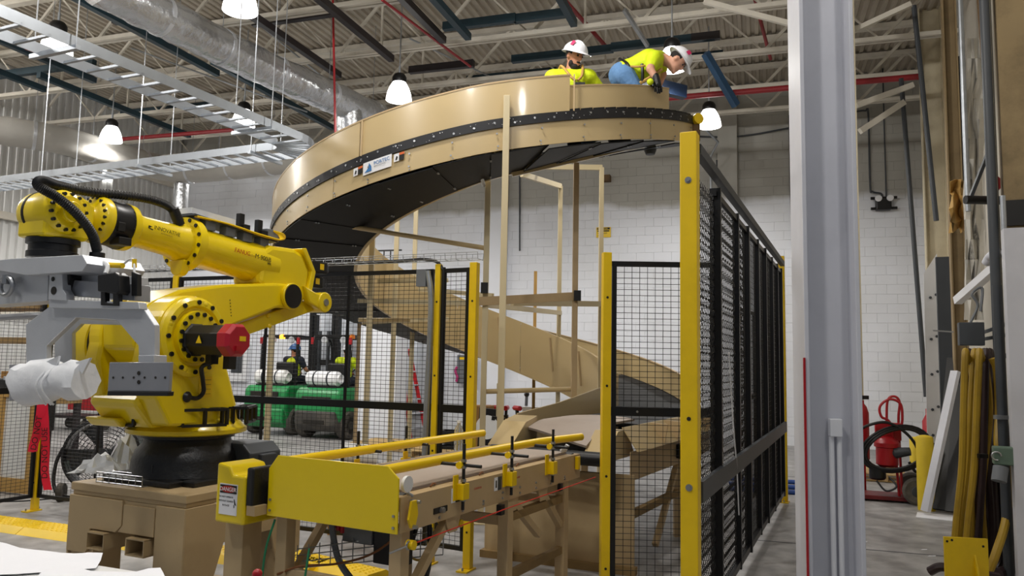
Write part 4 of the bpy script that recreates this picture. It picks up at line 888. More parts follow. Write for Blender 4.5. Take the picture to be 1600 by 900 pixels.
# far side drum with its black gap, seen through the gripper
b = B(); b.lathe([(.25, 0), (.25, .03)], (JX, .27, JZ - .05), (0, 1, 0), 36); ro('shoulder_seal', b, 'ink', tu)
b = B(); b.lathe([(.20, -.03), (.262, 0), (.262, .12), (.22, .15)], (JX, .30, JZ - .05), (0, 1, 0), 36); dr = ro('far_drum', b, 'yellow', tu)
b = B(); b.box((JX - .08, .52, JZ + .0), (.14, .16, .14)); ro('far_motor', b, 'black', dr, .01)
# lower arm
arm = [(-.56, .86), (-.58, 1.06), (-.42, 1.17), (-.23, 1.255), (.16, 1.33), (.68, 1.39), (.82, 1.395)] + circ((.82, 1.30), .095, 80, -80, 8) + [(.69, 1.2), (.21, 1.03), (.0, .80), (-.15, .72), (-.40, .72)]
b = B(); b.prism(arm, (0, -.16, 0), (1, 0, 0), Z, (0, .29, 0)); ar = ro('lower_arm', b, 'yellow', None, .02)
b = B(); b.cyl((.82, -.16, 1.30), (.82, -.195, 1.30), .105, n=30); ro('elbow_boss', b, 'yellow', ar, .006)
b = B(); b.cyl((.82, -.195, 1.30), (.82, -.203, 1.30), .094, n=30); ro('elbow_cap', b, 'black', ar)
b = B()
for k in range(6): b.cyl((.20 + .004 * k, -.161, 1.22 - .022 * k), (.20 + .004 * k, -.163, 1.22 - .022 * k), .0045, n=5)
ro('tapped_holes', b, 'ink', ar, stuff=True)
b = B(); b.bar((.12, -.04, .93), (1.22, -.04, 1.275), .11, .105); b.cyl((1.24, -.18, 1.285), (1.24, .02, 1.285), .085, n=24); lk = ro('parallel_link', b, 'yellow', None, .008)
for x, z in ((.66, 1.14), (.68, 1.06)): b = B(); b.sphere((x, -.1, z), (.02, .014, .02), 8, 6); ro('boss', b, 'yellow', lk)
b = B(); b.cyl((1.24, -.18, 1.285), (1.24, -.19, 1.285), .03, n=16); ro('link_pin', b, 'steel', lk)
# elbow casting and forearm
b = B(); b.prism([(.50, 1.38), (.53, 1.62), (.62, 1.68), (.88, 1.69), (.98, 1.66), (1.08, 1.53), (1.04, 1.30), (.95, 1.20), (.75, 1.22), (.62, 1.30)], (0, -.14, 0), (1, 0, 0), Z, (0, .28, 0)); el = ro('elbow_casting', b, 'yellow', None, .035)
b = B(); b.prism([(.98, 1.40), (1.12, 1.36), (1.31, 1.32), (1.33, 1.25), (1.25, 1.2), (1.05, 1.27)], (0, -.17, 0), (1, 0, 0), Z, (0, .06, 0)); ro('link_lug', b, 'yellow', el, .012)
b = B(); b.prism([(.95, 1.70), (1.0, 1.71), (1.13, 1.53), (1.08, 1.30), (1.03, 1.30), (1.08, 1.53)], (0, -.155, 0), (1, 0, 0), Z, (0, .31, 0)); ro('motor_plate', b, 'yellow', el, .006)
for y, z in ((-.07, 1.56), (.07, 1.60), (-.03, 1.44)):
    b = B(); b.box((1.22, y, z + .02), (.20, .11, .10)); m_ = ro('forearm_motor', b, 'black', el, .012)
    b = B(); b.box((1.33, y, z + .02), (.05, .08, .07)); ro('motor_plug', b, 'greyd', m_, .008)
    b = B(); b.box((1.24, y - .0565, z + .025), (.05, .002, .05)); ro('warning_label', b, 'fyellow', m_)
fa_ = lambda x: V((x, 0, 1.587 - .075 * (x + .05)))
def fl_lathe(prof, n=32):
    b = B(); ax = V((-1, 0, .075)).normalized(); b.lathe([(r, (-(x) + .05 - .1)) for r, x in prof], fa_(-.05), ax, n); return b
fo = ro('forearm', fl_lathe([(.15, .72), (.155, .55), (.142, .42), (.140, .0), (.15, -.03), (.185, -.045), (.185, -.11)]))
for a in (-28, 0, 28, 200, 225, 250): pass
bolt_ring(fa_(-.106), (-1, 0, .075), .168, 14, .014, .012, fo)
b = B(); b.prism(circ((0, 0), .06, 200, 340, 6) + [(.07, .05), (-.07, .05)], fa_(-.10) + V((0, -.02, -.17)), (0, 1, 0), Z, (-.06, 0, 0)); ro('flange_lug', b, 'yellow', fo, .006)
f2 = ro('forearm_front', fl_lathe([(.135, -.11), (.125, -.16), (.112, -.22), (.104, -.46), (.115, -.52), (.15, -.55), (.152, -.595)]))
ro('wrist_seal', fl_lathe([(.148, -.595), (.15, -.61), (.142, -.65), (.142, -.71), (.135, -.725)]), 'blackm', f2)
w1 = ro('wrist_ring', fl_lathe([(.135, -.725), (.148, -.735), (.148, -.775), (.135, -.80), (.10, -.82), (.085, -.84), (.085, -.95)]), 'yellow')
bolt_ring(fa_(-.785), (-1, 0, .075), .128, 20, .010, .022, w1); bolt_ring(fa_(-.60), (-1, 0, .075), .145, 16, .008, .006, f2)
b = B(); b.box((-.66, -.10, 1.515), (.09, .09, .05)); b.box((-.69, -.13, 1.60), (.05, .03, .06)); ro('seal_clamps', b, 'black', f2, .006)
b = B(); b.prism([(-1.16, 1.475), (-1.16, 1.69), (-1.10, 1.74), (-.95, 1.74), (-.86, 1.70), (-.86, 1.52), (-.90, 1.475)], (0, -.125, 0), (1, 0, 0), Z, (0, .25, 0)); wr_ = ro('wrist_housing', b, 'yellow', None, .02)
b = B(); b.lathe([(.09, -.03), (.120, 0), (.128, .02), (.128, .24), (.118, .27), (.08, .29)], (-1.05, -.14, 1.625), (0, 1, 0), 32); ro('wrist_drum', b, 'yellow', wr_)
b = B(); b.lathe([(.129, 0), (.132, .012), (.129, .024)], (-1.05, .05, 1.625), (0, 1, 0), 32); ro('drum_seal', b, 'ink', wr_)
b = B(); b.cyl((-1.05, -.14, 1.625), (-1.05, -.20, 1.625), .06, n=20); b.cyl((-1.03, -.13, 1.62), (-.95, -.13, 1.66), .04, n=14); ro('wrist_boss', b, 'yellow', wr_, .006)
bolt_ring((-1.05, -.15, 1.625), (0, -1, 0), .105, 14, .010, .02, wr_)
b = B()
for x, z in ((-.97, 1.72), (-.90, 1.72), (-.90, 1.58), (-1.0, 1.54), (-.97, 1.63)): b.cyl((x, -.125, z), (x, -.128, z), .010, n=8)
ro('tapped_holes', b, 'ink', wr_, stuff=True)
b = B(); b.lathe([(.135, 0), (.135, .035), (.125, .04), (.125, .075), (.14, .08), (.14, .11)], (-1.02, 0, 1.365), (0, 0, 1), 32); ro('tool_flange', b, 'black', wr_)
# dress pack: corrugated hoses, top plate, clips and yellow cables
def corr(pts, r, par, name='corrugated_hose'):
    P = spline(pts, 22); n = len(P); b = B(); b.tube(P, [r * (1.0 if i % 2 else .86) for i in range(n)], 12); return ro(name, b, 'black', par)
y0 = -.04
corr([rl(274, 334, y0), rl(262, 322, y0), rl(235, 312, y0), rl(190, 305, y0), rl(140, 300, y0), rl(95, 291, y0 - .02), rl(70, 283, y0 - .05), rl(60, 284, y0 - .10), rl(63, 293, y0 - .15), rl(90, 309, -.22), rl(120, 334, -.24), rl(143, 364, -.22), rl(152, 392, -.18)], .029, None)
b = B(); p = rl(274, 334, y0); b.cyl(p + V((-.02, 0, .03)), p + V((.04, 0, -.07)), .036, n=14); ro('hose_fitting', b, 'black')
b = B(); p = rl(152, 395, -.18); b.cyl(p + Z * .0, p - Z * .05, .042, n=16); ro('hose_fitting', b, 'black')
a_, c_ = fa_(-.1) + Z * .20, fa_(.72) + Z * .19
b = B(); b.bar(a_, c_, .20, .012); tpn = ro('cable_plate', b, 'greyd')
b = B(); b.bar(a_ + V((0, .0, .03)), fa_(.3) + V((0, .0, .245)), .14, .04); ro('clear_cover', b, 'clearp', tpn)
for x in (.06, .25, .42, .60): b = B(); b.box(fa_(x) + V((0, -.05, .16)), (.09, .07, .07)); ro('plate_foot', b, 'grey', tpn, .004)
for x in (.36, .55): b = B(); b.box(fa_(x) + V((0, -.06, .27)), (.05, .04, .11)); b.box(fa_(x) + V((.03, -.08, .225)), (.06, .05, .04)); ro('cable_clip', b, 'black', tpn, .004)
b = B(); b.box(fa_(.68) + V((0, -.05, .235)), (.14, .08, .09)); ro('valve_block', b, 'grey', tpn, .006)
for k in range(5):
    o = .012 * k; b = B(); b.tube(spline([fa_(-.08) + V((0, -.10 + o * .4, .19)), fa_(.2) + V((0, -.11 + o * .4, .205)), fa_(.45) + V((0, -.12 + o * .4, .20)), fa_(.62) + V((0, -.13 + o, .20)), fa_(.73 + .02 * k) + V((0, -.12 + o, .21 + o * .5)), fa_(.74 + .015 * k) + V((0, -.09, .25 + o * .4)), fa_(.68) + V((0, -.09, .27))], 6), .007, 6); ro('yellow_cable', b, 'ryellow', tpn)
# printing on the forearm
def ftext(s, m, x, z, size, y): return text('lettering', s, m, fo, V((x, y, z)), (1, -.05, -.085), Z, size)
text('lettering', 'INNOVATIVE', 'ink', f2, V((-.435, -.114, 1.632)), (1, 0, -.09), Z, .036); text('lettering', 'AUTOMATION', 'hosey', f2, V((-.38, -.116, 1.607)), (1, 0, -.09), Z, .014)
b = B(); p = V((-.475, -.1135, 1.65)); b.add([p, p + V((.03, 0, -.006)), p + V((.005, -.001, -.016)), p + V((.035, -.001, -.022)), p + V((.03, -.001, -.03)), p + V((-.005, -.001, -.02)), p + V((.02, -.001, -.008))], [(0, 1, 2), (2, 3, 4, 5), (5, 6, 0)]); ro('print_mark', b, 'ink', f2)
ftext('FANUC', 'inkred', .235, 1.575, .045, -.1445); ftext('Robot', 'hosey', .37, 1.565, .028, -.1480); ftext('M-900iB', 'ink', .435, 1.556, .048, -.1505); ftext('280L', 'ink', .56, 1.525, .022, -.1545)
# stop brackets on the turret
for ang in (-116, -58, 172):
    a = R(ang); c = V((.40 * math.cos(a), .40 * math.sin(a), .425)); t_ = V((-math.sin(a), math.cos(a), 0)); n_ = V((math.cos(a), math.sin(a), 0)); b = B()
    for o in (-.045, .045):
        for z in (-.05, .05): b.bar(c + n_ * o - t_ * .14 + Z * z, c + n_ * o + t_ * .14 + Z * z, .018, .018)
    for e in (-.14, 0, .14): b.bar(c - n_ * .045 + t_ * e + Z * -.05, c - n_ * .045 + t_ * e + Z * .05, .02, .02); b.bar(c + n_ * .045 + t_ * e + Z * -.05, c + n_ * .045 + t_ * e + Z * .05, .02, .02); b.bar(c - n_ * .045 + t_ * e + Z * .05, c + n_ * .045 + t_ * e + Z * .05, .02, .02)
    b.bar(c - n_ * .05 - t_ * .14 + Z * .05, c - n_ * .05 + t_ * .14 + Z * .05, .05, .012)
    ro('stop_bracket', b, 'black', tu)
# ------------------------------------------------------------------ gripper
gr = thing('gripper_tool', 'aluminium gripper frame hanging from the robot wrist', 'gripper', J1 + RV * -1.02 + Z * 1.36, RZ)
def gp(px, py, x): return J1 + (RV * 1) * rl(px, py, x=x).x + RY * rl(px, py, x=x).y + Z * rl(px, py, x=x).z
def go(name, b, m='alu', par=None, bv=0.0, **k): return obj(name, b, m, par or gr, world=True, bevel=bv, **k)
def gquad(name, pts, x, th, m='alu', par=None, bv=.003):   # outline read on the plane x, given thickness away
    P = [gp(px, py, x) for px, py in pts]; n = len(P); Q = [p + RV * th for p in P]; b = B()
    b.add(P + Q, [tuple(range(n)), tuple(reversed(range(n, 2 * n)))] + [(j, j + n, (j + 1) % n + n, (j + 1) % n) for j in range(n)]); return go(name, b, m, par, bv)
gquad('mount_plate', [(-30, 418), (-30, 409), (20, 404), (128, 398), (136, 412), (128, 424), (40, 430)], -1.22, .36)
gquad('main_beam', [(-30, 478), (-30, 420), (75, 424), (75, 449), (74, 470)], -1.16, .14)
gquad('top_bar', [(76, 424), (212, 432), (212, 446), (78, 440)], -1.08, .08)
a1 = gquad('actuator_body', [(104, 437), (210, 444), (210, 470), (104, 462)], -1.12, .10, 'alud')
gquad('end_cap', [(97, 420), (109, 420), (109, 434), (104, 452), (102, 456), (97, 456)], -1.15, .14, 'black', a1); gquad('end_cap', [(205, 424), (214, 428), (214, 462), (205, 462)], -1.13, .03, 'black', a1)
gquad('valve_block', [(152, 430), (178, 425), (185, 430), (186, 455), (182, 460), (152, 455)], -1.19, .07, 'black', a1, .006)
gquad('valve_legs', [(157, 455), (164, 455), (164, 473), (176, 474), (176, 455), (184, 455), (184, 478), (157, 477)], -1.18, .03, 'black', a1)
e_ = gquad('end_bracket', [(77, 428), (97, 428), (98, 452), (103, 460), (103, 470), (75, 468)], -1.18, .05, 'alu')
for px, py, r in ((83, 436, .013), (84, 454, .022)): p = gp(px, py, -1.181); b = B(); b.cyl(p, p - RV * .002, r, n=16); go('bore', b, 'ink', e_)
gquad('rail_bar', [(76, 468), (216, 472), (218, 483), (76, 481)], -1.17, .05, 'alu')
arch = [(41, 575), (40, 507), (78, 478), (224, 482), (241, 508), (241, 566), (217, 566), (216, 540), (182, 500), (118, 496), (72, 540), (72, 575)]
def archplate(x, th, dx=0):
    n = len(arch); P = [gp(px + dx, py, x) for px, py in arch]; b = B(); h = n // 2
    Q = [p + RV * th for p in P]
    prs = [(i, n - 1 - i) for i in range(h)]; F = []
    for (a, c), (d, e) in zip(prs, prs[1:]): F += [(a, d, e, c), (c + n, e + n, d + n, a + n)]
    F += [(j, j + n, (j + 1) % n + n, (j + 1) % n) for j in range(n)]; b.add(P + Q, F); return go('arch_plate', b, 'alu', None, .004)
archplate(-1.14, .035); 
arch = [(85, 572), (85, 512), (97, 490), (224, 489), (239, 506), (239, 556), (219, 556), (217, 528), (200, 508), (126, 506), (112, 520), (112, 572)]; archplate(-.72, .03)
for px in (88, 140): p = gp(px, 489, -1.10); b = B(); b.bar(p, p + RV * .36, .05, .05); go('spacer', b, 'alu')
pl = gquad('clamp_plate', [(171, 566), (266, 566), (263, 612), (168, 611)], -1.24, .02, 'alud')
gquad('clamp_pad', [(168, 611), (263, 612), (262, 619), (167, 618)], -1.25, .035, 'black', pl)
for px in (177, 192, 209, 226, 243, 258): p = gp(px, 590, -1.241); b = B(); b.cyl(p, p - RV * .002, .006, n=8); go('screw_hole', b, 'ink', pl)
for px, py in ((217, 583), (217, 597)): p = gp(px, py, -1.241); b = B(); b.cyl(p, p - RV * .003, .01, n=8); go('screw_hole', b, 'ink', pl)
gquad('clamp_arm', [(216, 555), (240, 555), (240, 600), (216, 600)], -1.2, .08, 'alu')
gquad('clamp_plate', [(14, 570), (38, 568), (42, 624), (14, 626)], -1.10, .03, 'alud'); gquad('clamp_strip', [(5, 588), (36, 588), (36, 594), (5, 594)], -1.12, .01, 'alu')
b = B(); p = gp(10, 447, -1.2); b.tube([p + RY * .055 * math.cos(t) + Z * .05 * math.sin(t) for t in [2 * math.pi * i / 16 for i in range(16)]], .014, 8, closed=True); go('lifting_eye', b, 'steel')
p = gp(10, 430, -1.2); b = B(); b.cyl(p, p - Z * .05, .02, n=10); go('eye_stud', b, 'steel')
b = B(); b.tube(spline([gp(154, 418, -1.1), gp(160, 410, -1.1), gp(168, 416, -1.12), gp(165, 428, -1.15)]), .012, 8); go('air_hose', b, 'clearp')
b = B(); b.tube(spline([gp(140, 412, -1.08), gp(170, 416, -1.08), gp(190, 414, -1.08), gp(203, 405, -1.08), gp(209, 408, -1.1), gp(210, 430, -1.12)]), .006, 6); go('sensor_cable', b, 'label')
b = B(); b.cyl(gp(164, 414, -1.09), gp(192, 415, -1.09), .015, n=10); go('yellow_fitting', b, 'ryellow'); b = B(); b.cyl(gp(210, 405, -1.1), gp(210, 418, -1.1), .012, n=10); go('yellow_plug', b, 'ryellow')
b = B(); b.cyl(gp(-20, 497, -.95), gp(75, 492, -.95), .02, n=8); go('rear_bar', b, 'alud')
# white wrap on the left clamp, tied
wp_ = thing('white_wrap', 'white foam sheet tied round the left gripper clamp', 'wrap', gp(85, 632, -1.15), 0)
rings = []
for i in range(15):
    u = i / 14; px = 34 + 100 * u; pin = math.exp(-((u - .62) / .12) ** 2); top = 568 - 10 * math.sin(u * 3.0) + 9 * pin; bot = 636 - 2 * u * 6 - 9 * pin + (-24 if u < .05 else 0)
    cpt = gp(px, (top + bot) / 2, -1.16); hz = (gp(px, top, -1.16).z - gp(px, bot, -1.16).z) / 2; rings.append([cpt + RV * (.085 * math.cos(a) * (1 + .25 * random.uniform(-1, 1) * .5)) + Z * (hz * math.sin(a) * (1 + random.uniform(-.05, .05))) for a in [2 * math.pi * k / 18 for k in range(18)]])
b = B(); b.loft(rings); obj('sheet', b, 'foam', wp_, world=True)
for px0, px1 in ((92, 80), (99, 88), (96, 92)):
    b = B(); b.tube([gp(px0 + (px1 - px0) * (i / 15), 570 + 62 * (i / 15), -1.16) - RV * (.1 * math.sin(math.pi * (.08 + .84 * i / 15)) + .004) for i in range(16)], .006, 6); obj('tie', b, 'foam', wp_, world=True)
for tip, a_, c_ in (((141, 559), (118, 566), (128, 585)), ((92, 556), (70, 566), (88, 572))):
    b = B(); P = [gp(*tip, -1.22), gp(*a_, -1.2), gp(*c_, -1.2)]; b.add(P + [p + RV * .012 for p in P], [(0, 1, 2), (5, 4, 3), (0, 3, 4, 1), (1, 4, 5, 2), (2, 5, 3, 0)]); obj('loose_corner', b, 'foam', wp_, world=True)
# ------------------------------------------------------------------ things lying on the pedestal
c = J1 + RV * .28 - RY * .30
t = thing('dark_power_unit', 'dark grey moulded unit standing on the pedestal behind the robot base', 'box', (c.x, c.y, .83), RZ)
b = B(); b.prism([(-.19, 0), (-.19, .17), (-.12, .23), (.14, .23), (.19, .16), (.19, 0)], (-.15, 0, 0), (0, 1, 0), Z, (.30, 0, 0)); obj('case', b, 'greyd', t, bevel=.012)
b = B(); b.box((0, -.2, .10), (.14, .05, .12)); obj('end_box', b, 'greyd', t, bevel=.008); b = B(); b.tube(spline([(-.155, .06, .05), (-.18, .03, .09), (-.18, -.03, .09), (-.155, -.06, .05)]), .008, 6); obj('handle', b, 'black', t)
def crumple(name, c, sx, sy, h, label, m='clearp', seed=1):
    rr = random.Random(seed); n = 9; b = B(); cx = V(c)
    b.sheet([[cx + V(((i / n - .5) * sx + rr.uniform(-.02, .02), (j / n - .5) * sy + rr.uniform(-.02, .02), .006 + max(0, h * (1 - (2 * i / n - 1) ** 2) * (1 - (2 * j / n - 1) ** 2) * rr.uniform(.3, 1.2)))) for i in range(n + 1)] for j in range(n + 1)], .003)
    return single(name, b, m, label, 'plastic bag', c)
crumple('plastic_bag', atz(158, 738, .831), .34, .22, .13, 'crumpled clear plastic bag lying flat on the pedestal edge', seed=3)
crumple('plastic_bag', atz(192, 735, .831), .20, .18, .30, 'crumpled whitish bag bunched against the robot base', seed=5)
c = J1 + RV * -.38 + RY * .04; b = B()
for k in range(8): q0 = c + RY * (-.2 + .06 * k); b.stick(q0 + RV * -.06, q0 + RV * .06, .003); b.stick(q0 + RV * -.06, q0 + RV * -.06 + Z * .06, .003)
for w, z in ((-.06, 0), (0, 0), (.06, 0), (-.06, .03), (-.06, .06), (.06, .05)): b.stick(c + RV * w + RY * -.2 + Z * (z + .003), c + RV * w + RY * .22 + Z * (z + .003), .003)
single('basket_offcut', b, 'wirelit', 'offcut of bright wire basket lying at the pedestal front edge', 'wire basket', c)
# ------------------------------------------------------------------ red barrier tape on the corner post
tp = thing('barrier_tape', 'red barrier tape with black lettering hanging from the fence corner post', 'tape', FL + V((.02, -.1, 1.2)))
def strip(pts, w, nm='tape_tail'):
    b = B(); b.sheet([[at(x + s * w * (1 + .0 * i), y + random.uniform(-1, 1), 7.9 - .02 * math.sin(i * 1.3 + s)) for s in (-.5, 0, .5)] for i, (x, y) in enumerate(pts)], .002); return obj(nm, b, 'redtape', tp, world=True)
s1 = strip([(66, 626), (64, 645), (61, 665), (57, 682), (53, 694), (51, 706)], 15); s2 = strip([(68, 628), (70, 655), (71, 685), (71, 712), (70, 735), (72, 752), (75, 766)], 13)
for s_, t_, p, q in ((s1, 'DO NOT', (56, 704), (68, 640)), (s2, 'DO NOT USE', (74, 748), (74, 645))):
    P, Q = at(*p, 7.86), at(*q, 7.86); text('lettering', t_, 'ink', s_, P, Q - P, V((-1, 0, 0)), .085, world=True)
# ================================================================== PEOPLE
def blob(b, chain, n=10):
    pts = [V(p) for p, r in chain]; rs = [r for p, r in chain]; b.tube(pts, rs, n)
    for p, r in zip(pts, rs): b.sphere(p, r, n, 8)
def fuse(name, b, m, t, vox=.014, sm=4):
    o = obj(name, b, m, t, world=True); md = o.modifiers.new('fuse', 'REMESH'); md.mode = 'VOXEL'; md.voxel_size = vox; md.use_smooth_shade = True
    s = o.modifiers.new('soft', 'SMOOTH'); s.iterations = sm; s.factor = .5; return o
def frame(fwd, up):
    f = V(fwd).normalized(); u = V(up); u = (u - f * u.dot(f)).normalized(); return f, u, f.cross(u)
def person(label, J, fwd, up, shirt, pants, skin, helm, base, vox=.014, beard=False, glove=None, sleeve=.55, group=None):
    """J: joint points in the world; fwd/up: where the head looks and its crown"""
    J = {k: V(p) for k, p in J.items()}; t = thing('person', label, 'person', base, 0, group)
    f, u, r = frame(fwd, up); hc = J['head']
    def H(x, y, z): return hc + r * x + f * y + u * z
    b = B(); blob(b, [(J['pelvis'], .13), (J['pelvis'].lerp(J['chest'], .5), .125), (J['chest'], .145)]); b.tube([J['shl'], J['shr']], .075, 10)
    blob(b, [(J['chest'].lerp(J['neck'], .6), .08), (J['neck'], .058), (hc - u * .05, .06)])
    m = Matrix((r, f, u)).transposed()
    def ell(c, rx, ry, rz): k = len(b.v); b.sphere((0, 0, 0), (rx, ry, rz), 14, 10); b.v[k:] = [c + m @ v for v in b.v[k:]]
    ell(H(0, .0, .03), .078, .098, .105); ell(H(0, .025, -.045), .058, .07, .07); ell(H(0, .10, -.005), .014, .022, .024); ell(H(0, .088, -.055), .026, .014, .01); ell(H(0, .075, -.095), .03, .025, .022)
    for s in (-1, 1): ell(H(s * .08, -.005, 0), .012, .022, .032)
    for s in 'lr':
        blob(b, [(J['sh' + s], .062), (J['el' + s], .046), (J['wr' + s], .031)])
        d = (J['wr' + s] - J['el' + s]).normalized(); w = J['wr' + s]; k = V(J.get('hd' + s, w + d * .09)); hd = (k - w).normalized(); sd = hd.cross(u if abs(hd.dot(u)) < .9 else f).normalized(); dn = hd.cross(sd)
        if not (glove and s in glove):
            blob(b, [(w, .03), (w + hd * .05, .036), (w + hd * .085, .034)])
            for i, (o, ln) in enumerate(((-.03, .065), (-.01, .078), (.01, .074), (.03, .055))):
                p = w + hd * .09 + sd * o; blob(b, [(p, .011), (p + hd * ln * .5 + dn * .01, .010), (p + hd * ln * .8 + dn * .035, .009)], 6)
            p = w + hd * .03 - sd * .035; blob(b, [(p, .013), (p + hd * .03 - sd * .025, .011), (p + hd * .06 - sd * .028, .010)], 6)
        blob(b, [(J['hp' + s], .095), (J['kn' + s], .065), (J['an' + s], .042)]); blob(b, [(J['an' + s], .042), (J['to' + s], .035)])
    body = fuse('body', b, skin, t, vox)
    b = B(); blob(b, [(J['pelvis'].lerp(J['chest'], .15), .148), (J['pelvis'].lerp(J['chest'], .5), .142), (J['chest'], .16)]); b.tube([J['shl'], J['shr']], .092, 10); b.sphere(J['shl'], .088); b.sphere(J['shr'], .088)
    blob(b, [(J['chest'], .13), (J['chest'].lerp(J['neck'], .55), .085)])
    for s in 'lr': e = J['sh' + s].lerp(J['el' + s], sleeve); blob(b, [(J['sh' + s], .082), (e, .068)])
    sh = fuse('shirt', b, shirt, t, vox)
    b = B(); blob(b, [(J['pelvis'].lerp(J['chest'], .22), .143), (J['pelvis'], .150)])
    for s in 'lr': blob(b, [(J['hp' + s], .112), (J['kn' + s], .082), (J['an' + s] + (J['kn' + s] - J['an' + s]) * .1, .062)])
    fuse('trousers', b, pants, t, vox)
    for s in 'lr':
        b = B(); blob(b, [(J['an' + s], .055), (J['an' + s].lerp(J['to' + s], .6), .05), (J['to' + s], .045)]); fuse('boot', b, 'hair', t, vox, 2)
    b = B()
    for s in (-1, 1): b.sphere(H(s * .032, .083, .02), .011, 8, 6)
    obj('eyes', b, 'ink', t, world=True); b = B()
    for s in (-1, 1): b.bar(H(s * .015, .098, .042), H(s * .05, .086, .044), .008, .008)
    obj('eyebrows', b, 'hair', t, world=True)
    b = B(); k = len(b.v); b.sphere((0, 0, 0), (.084, .092, .085), 14, 10); b.v[k:] = [H(0, -.014, .035) + m @ v for v in b.v[k:]]; obj('hair', b, 'hair', t, world=True)
    if beard:
        b = B()
        for c, e in ((H(0, .05, -.095), (.058, .05, .048)), (H(0, .082, -.045), (.034, .022, .012)), (H(.056, .03, -.068), (.018, .03, .035)), (H(-.056, .03, -.068), (.018, .03, .035))):
            k = len(b.v); b.sphere((0, 0, 0), e, 12, 8); b.v[k:] = [c + m @ v for v in b.v[k:]]
        fuse('beard', b, 'hair', t, .008, 2)
    if helm:
        b = B(); rg = []
        for i in range(9):
            a = R(90 * i / 8); rg.append([H(.118 * math.cos(a) * math.cos(q), .142 * math.cos(a) * math.sin(q), .055 + .115 * math.sin(a)) for q in [2 * math.pi * k / 24 for k in range(24)]])
        b.loft(rg)
        hm = obj('hard_hat', b, helm, t, world=True)
        b = B(); q = [2 * math.pi * k / 32 for k in range(32)]
        ro_ = [H(.132 * math.cos(x), (.155 + (.055 * max(0, math.sin(x)) ** 2)) * math.sin(x), .050 - .012 * max(0, math.sin(x))) for x in q]; ri_ = [H(.112 * math.cos(x), .136 * math.sin(x), .062) for x in q]
        b.loft([ri_, ro_, [p - u * .006 for p in ro_], [p - u * .008 for p in ri_]], caps=False); obj('brim', b, helm, hm, world=True)
        b = B(); b.bar(H(0, -.125, .095), H(0, .115, .115), .03, .014); b.tube([H(0, .13 * math.cos(a), .06 + .113 * math.sin(a)) for a in [R(10 + 16 * i) for i in range(11)]], .008, 6); obj('ridge', b, helm, hm, world=True)
        b = B(); p = [H(.109 * math.cos(a), .06, .07 + .1 * math.sin(a)) for a in (R(20), R(48))]; p2 = [H(.112 * math.cos(a), .015, .07 + .11 * math.sin(a)) for a in (R(20), R(48))]
        b.add([p[0] + r * .008, p2[0] + r * .008, p2[1] + r * .008 + u * .006, p[1] + r * .008 + u * .006], [(0, 1, 2, 3), (3, 2, 1, 0)]); obj('sticker', b, mat('pink_sticker', 'C4265E', .5), hm, world=True)
    return t, H
def seated(px, py, Y, head, shirt, pants, skin, helm, label, face=(0, 1, 0), fz=.98):
    c = at(px, py, Y); o = V((c.x, c.y, 0)); f = V(head).normalized(); r = V((f.y, -f.x, 0))
    def q(x, y, z): return o + r * x + f * y + Z * z
    J = dict(pelvis=q(0, 0, fz + .06), chest=q(0, .02, fz + .42), neck=q(0, .03, fz + .60), head=q(0, .06, fz + .72), shl=q(-.18, .02, fz + .50), shr=q(.18, .02, fz + .50), ell=q(-.24, .15, fz + .28), elr=q(.24, .15, fz + .28),
             wrl=q(-.16, .37, fz + .33), wrr=q(.2, .37, fz + .30), hpl=q(-.09, .05, fz + .04), hpr=q(.09, .05, fz + .04), knl=q(-.12, .45, fz + .08), knr=q(.12, .45, fz + .08), anl=q(-.12, .52, fz - .32), anr=q(.12, .52, fz - .32), tol=q(-.12, .66, fz - .36), tor=q(.12, .66, fz - .36))
    return person(label, J, face, (0, 0, 1), shirt, pants, skin, helm, o + Z * (fz - .08), .018)
# the two workers in the top of the spiral
fl1 = sz(26) - .165; A1 = lambda x, y, Y: at(x, y, Y)
o = V((.66, 7.70, fl1)); f1 = V((.75, -.66, 0)); r1 = V((f1.y, -f1.x, 0))
def q1(x, y, z): return o + r1 * x + f1 * y + Z * z
hd = at(897, 90, 7.68)
J = dict(pelvis=q1(0, -.06, .28), chest=q1(0, .0, .60), neck=V((hd.x - .03, hd.y + .03, hd.z - .13)), head=hd, shl=at(920, 121, 7.72), shr=at(863, 122, 7.66), ell=q1(-.34, .14, .50), elr=q1(.32, .12, .42), wrl=q1(-.22, .34, .48), wrr=q1(.14, .34, .38),
         hpl=q1(-.1, .0, .24), hpr=q1(.1, .0, .24), knl=q1(-.14, .36, .10), knr=q1(.14, .36, .10), anl=q1(-.13, -.06, .07), anr=q1(.13, -.06, .07), tol=q1(-.13, -.2, .06), tor=q1(.13, -.2, .06))
J['chest'] = (J['shl'] + J['shr']) / 2 - Z * .10
w1, H1 = person('bearded worker in lime shirt and white hard hat kneeling in the spiral, looking down', J, (.62, -.70, -.34), (.2, -.25, .95), 'hivis', 'jeans', 'skin', 'hat', q1(0, 0, 0), .012, True)
for s in (-1, 1):
    a = J['shl'] if s < 0 else J['shr']; c_ = J['chest']; m0 = a.lerp(J['neck'], .42); n_ = V((.3, -.95, 0))
    b = B(); b.tube(spline([m0 - n_ * .06 + Z * .03, m0 + Z * .085 + n_ * .03, m0.lerp(c_, .45) + n_ * .145, m0.lerp(c_, .9) + n_ * .165]), .014, 6); obj('harness_strap', b, 'wood', w1, world=True)
b = B(); b.box(J['chest'] + V((.08, -.2, -.05)), (.10, .03, .05)); obj('buckle', b, 'black', w1, world=True)
pv = at(972, 118, 8.0); fl2 = sz(40) - .165
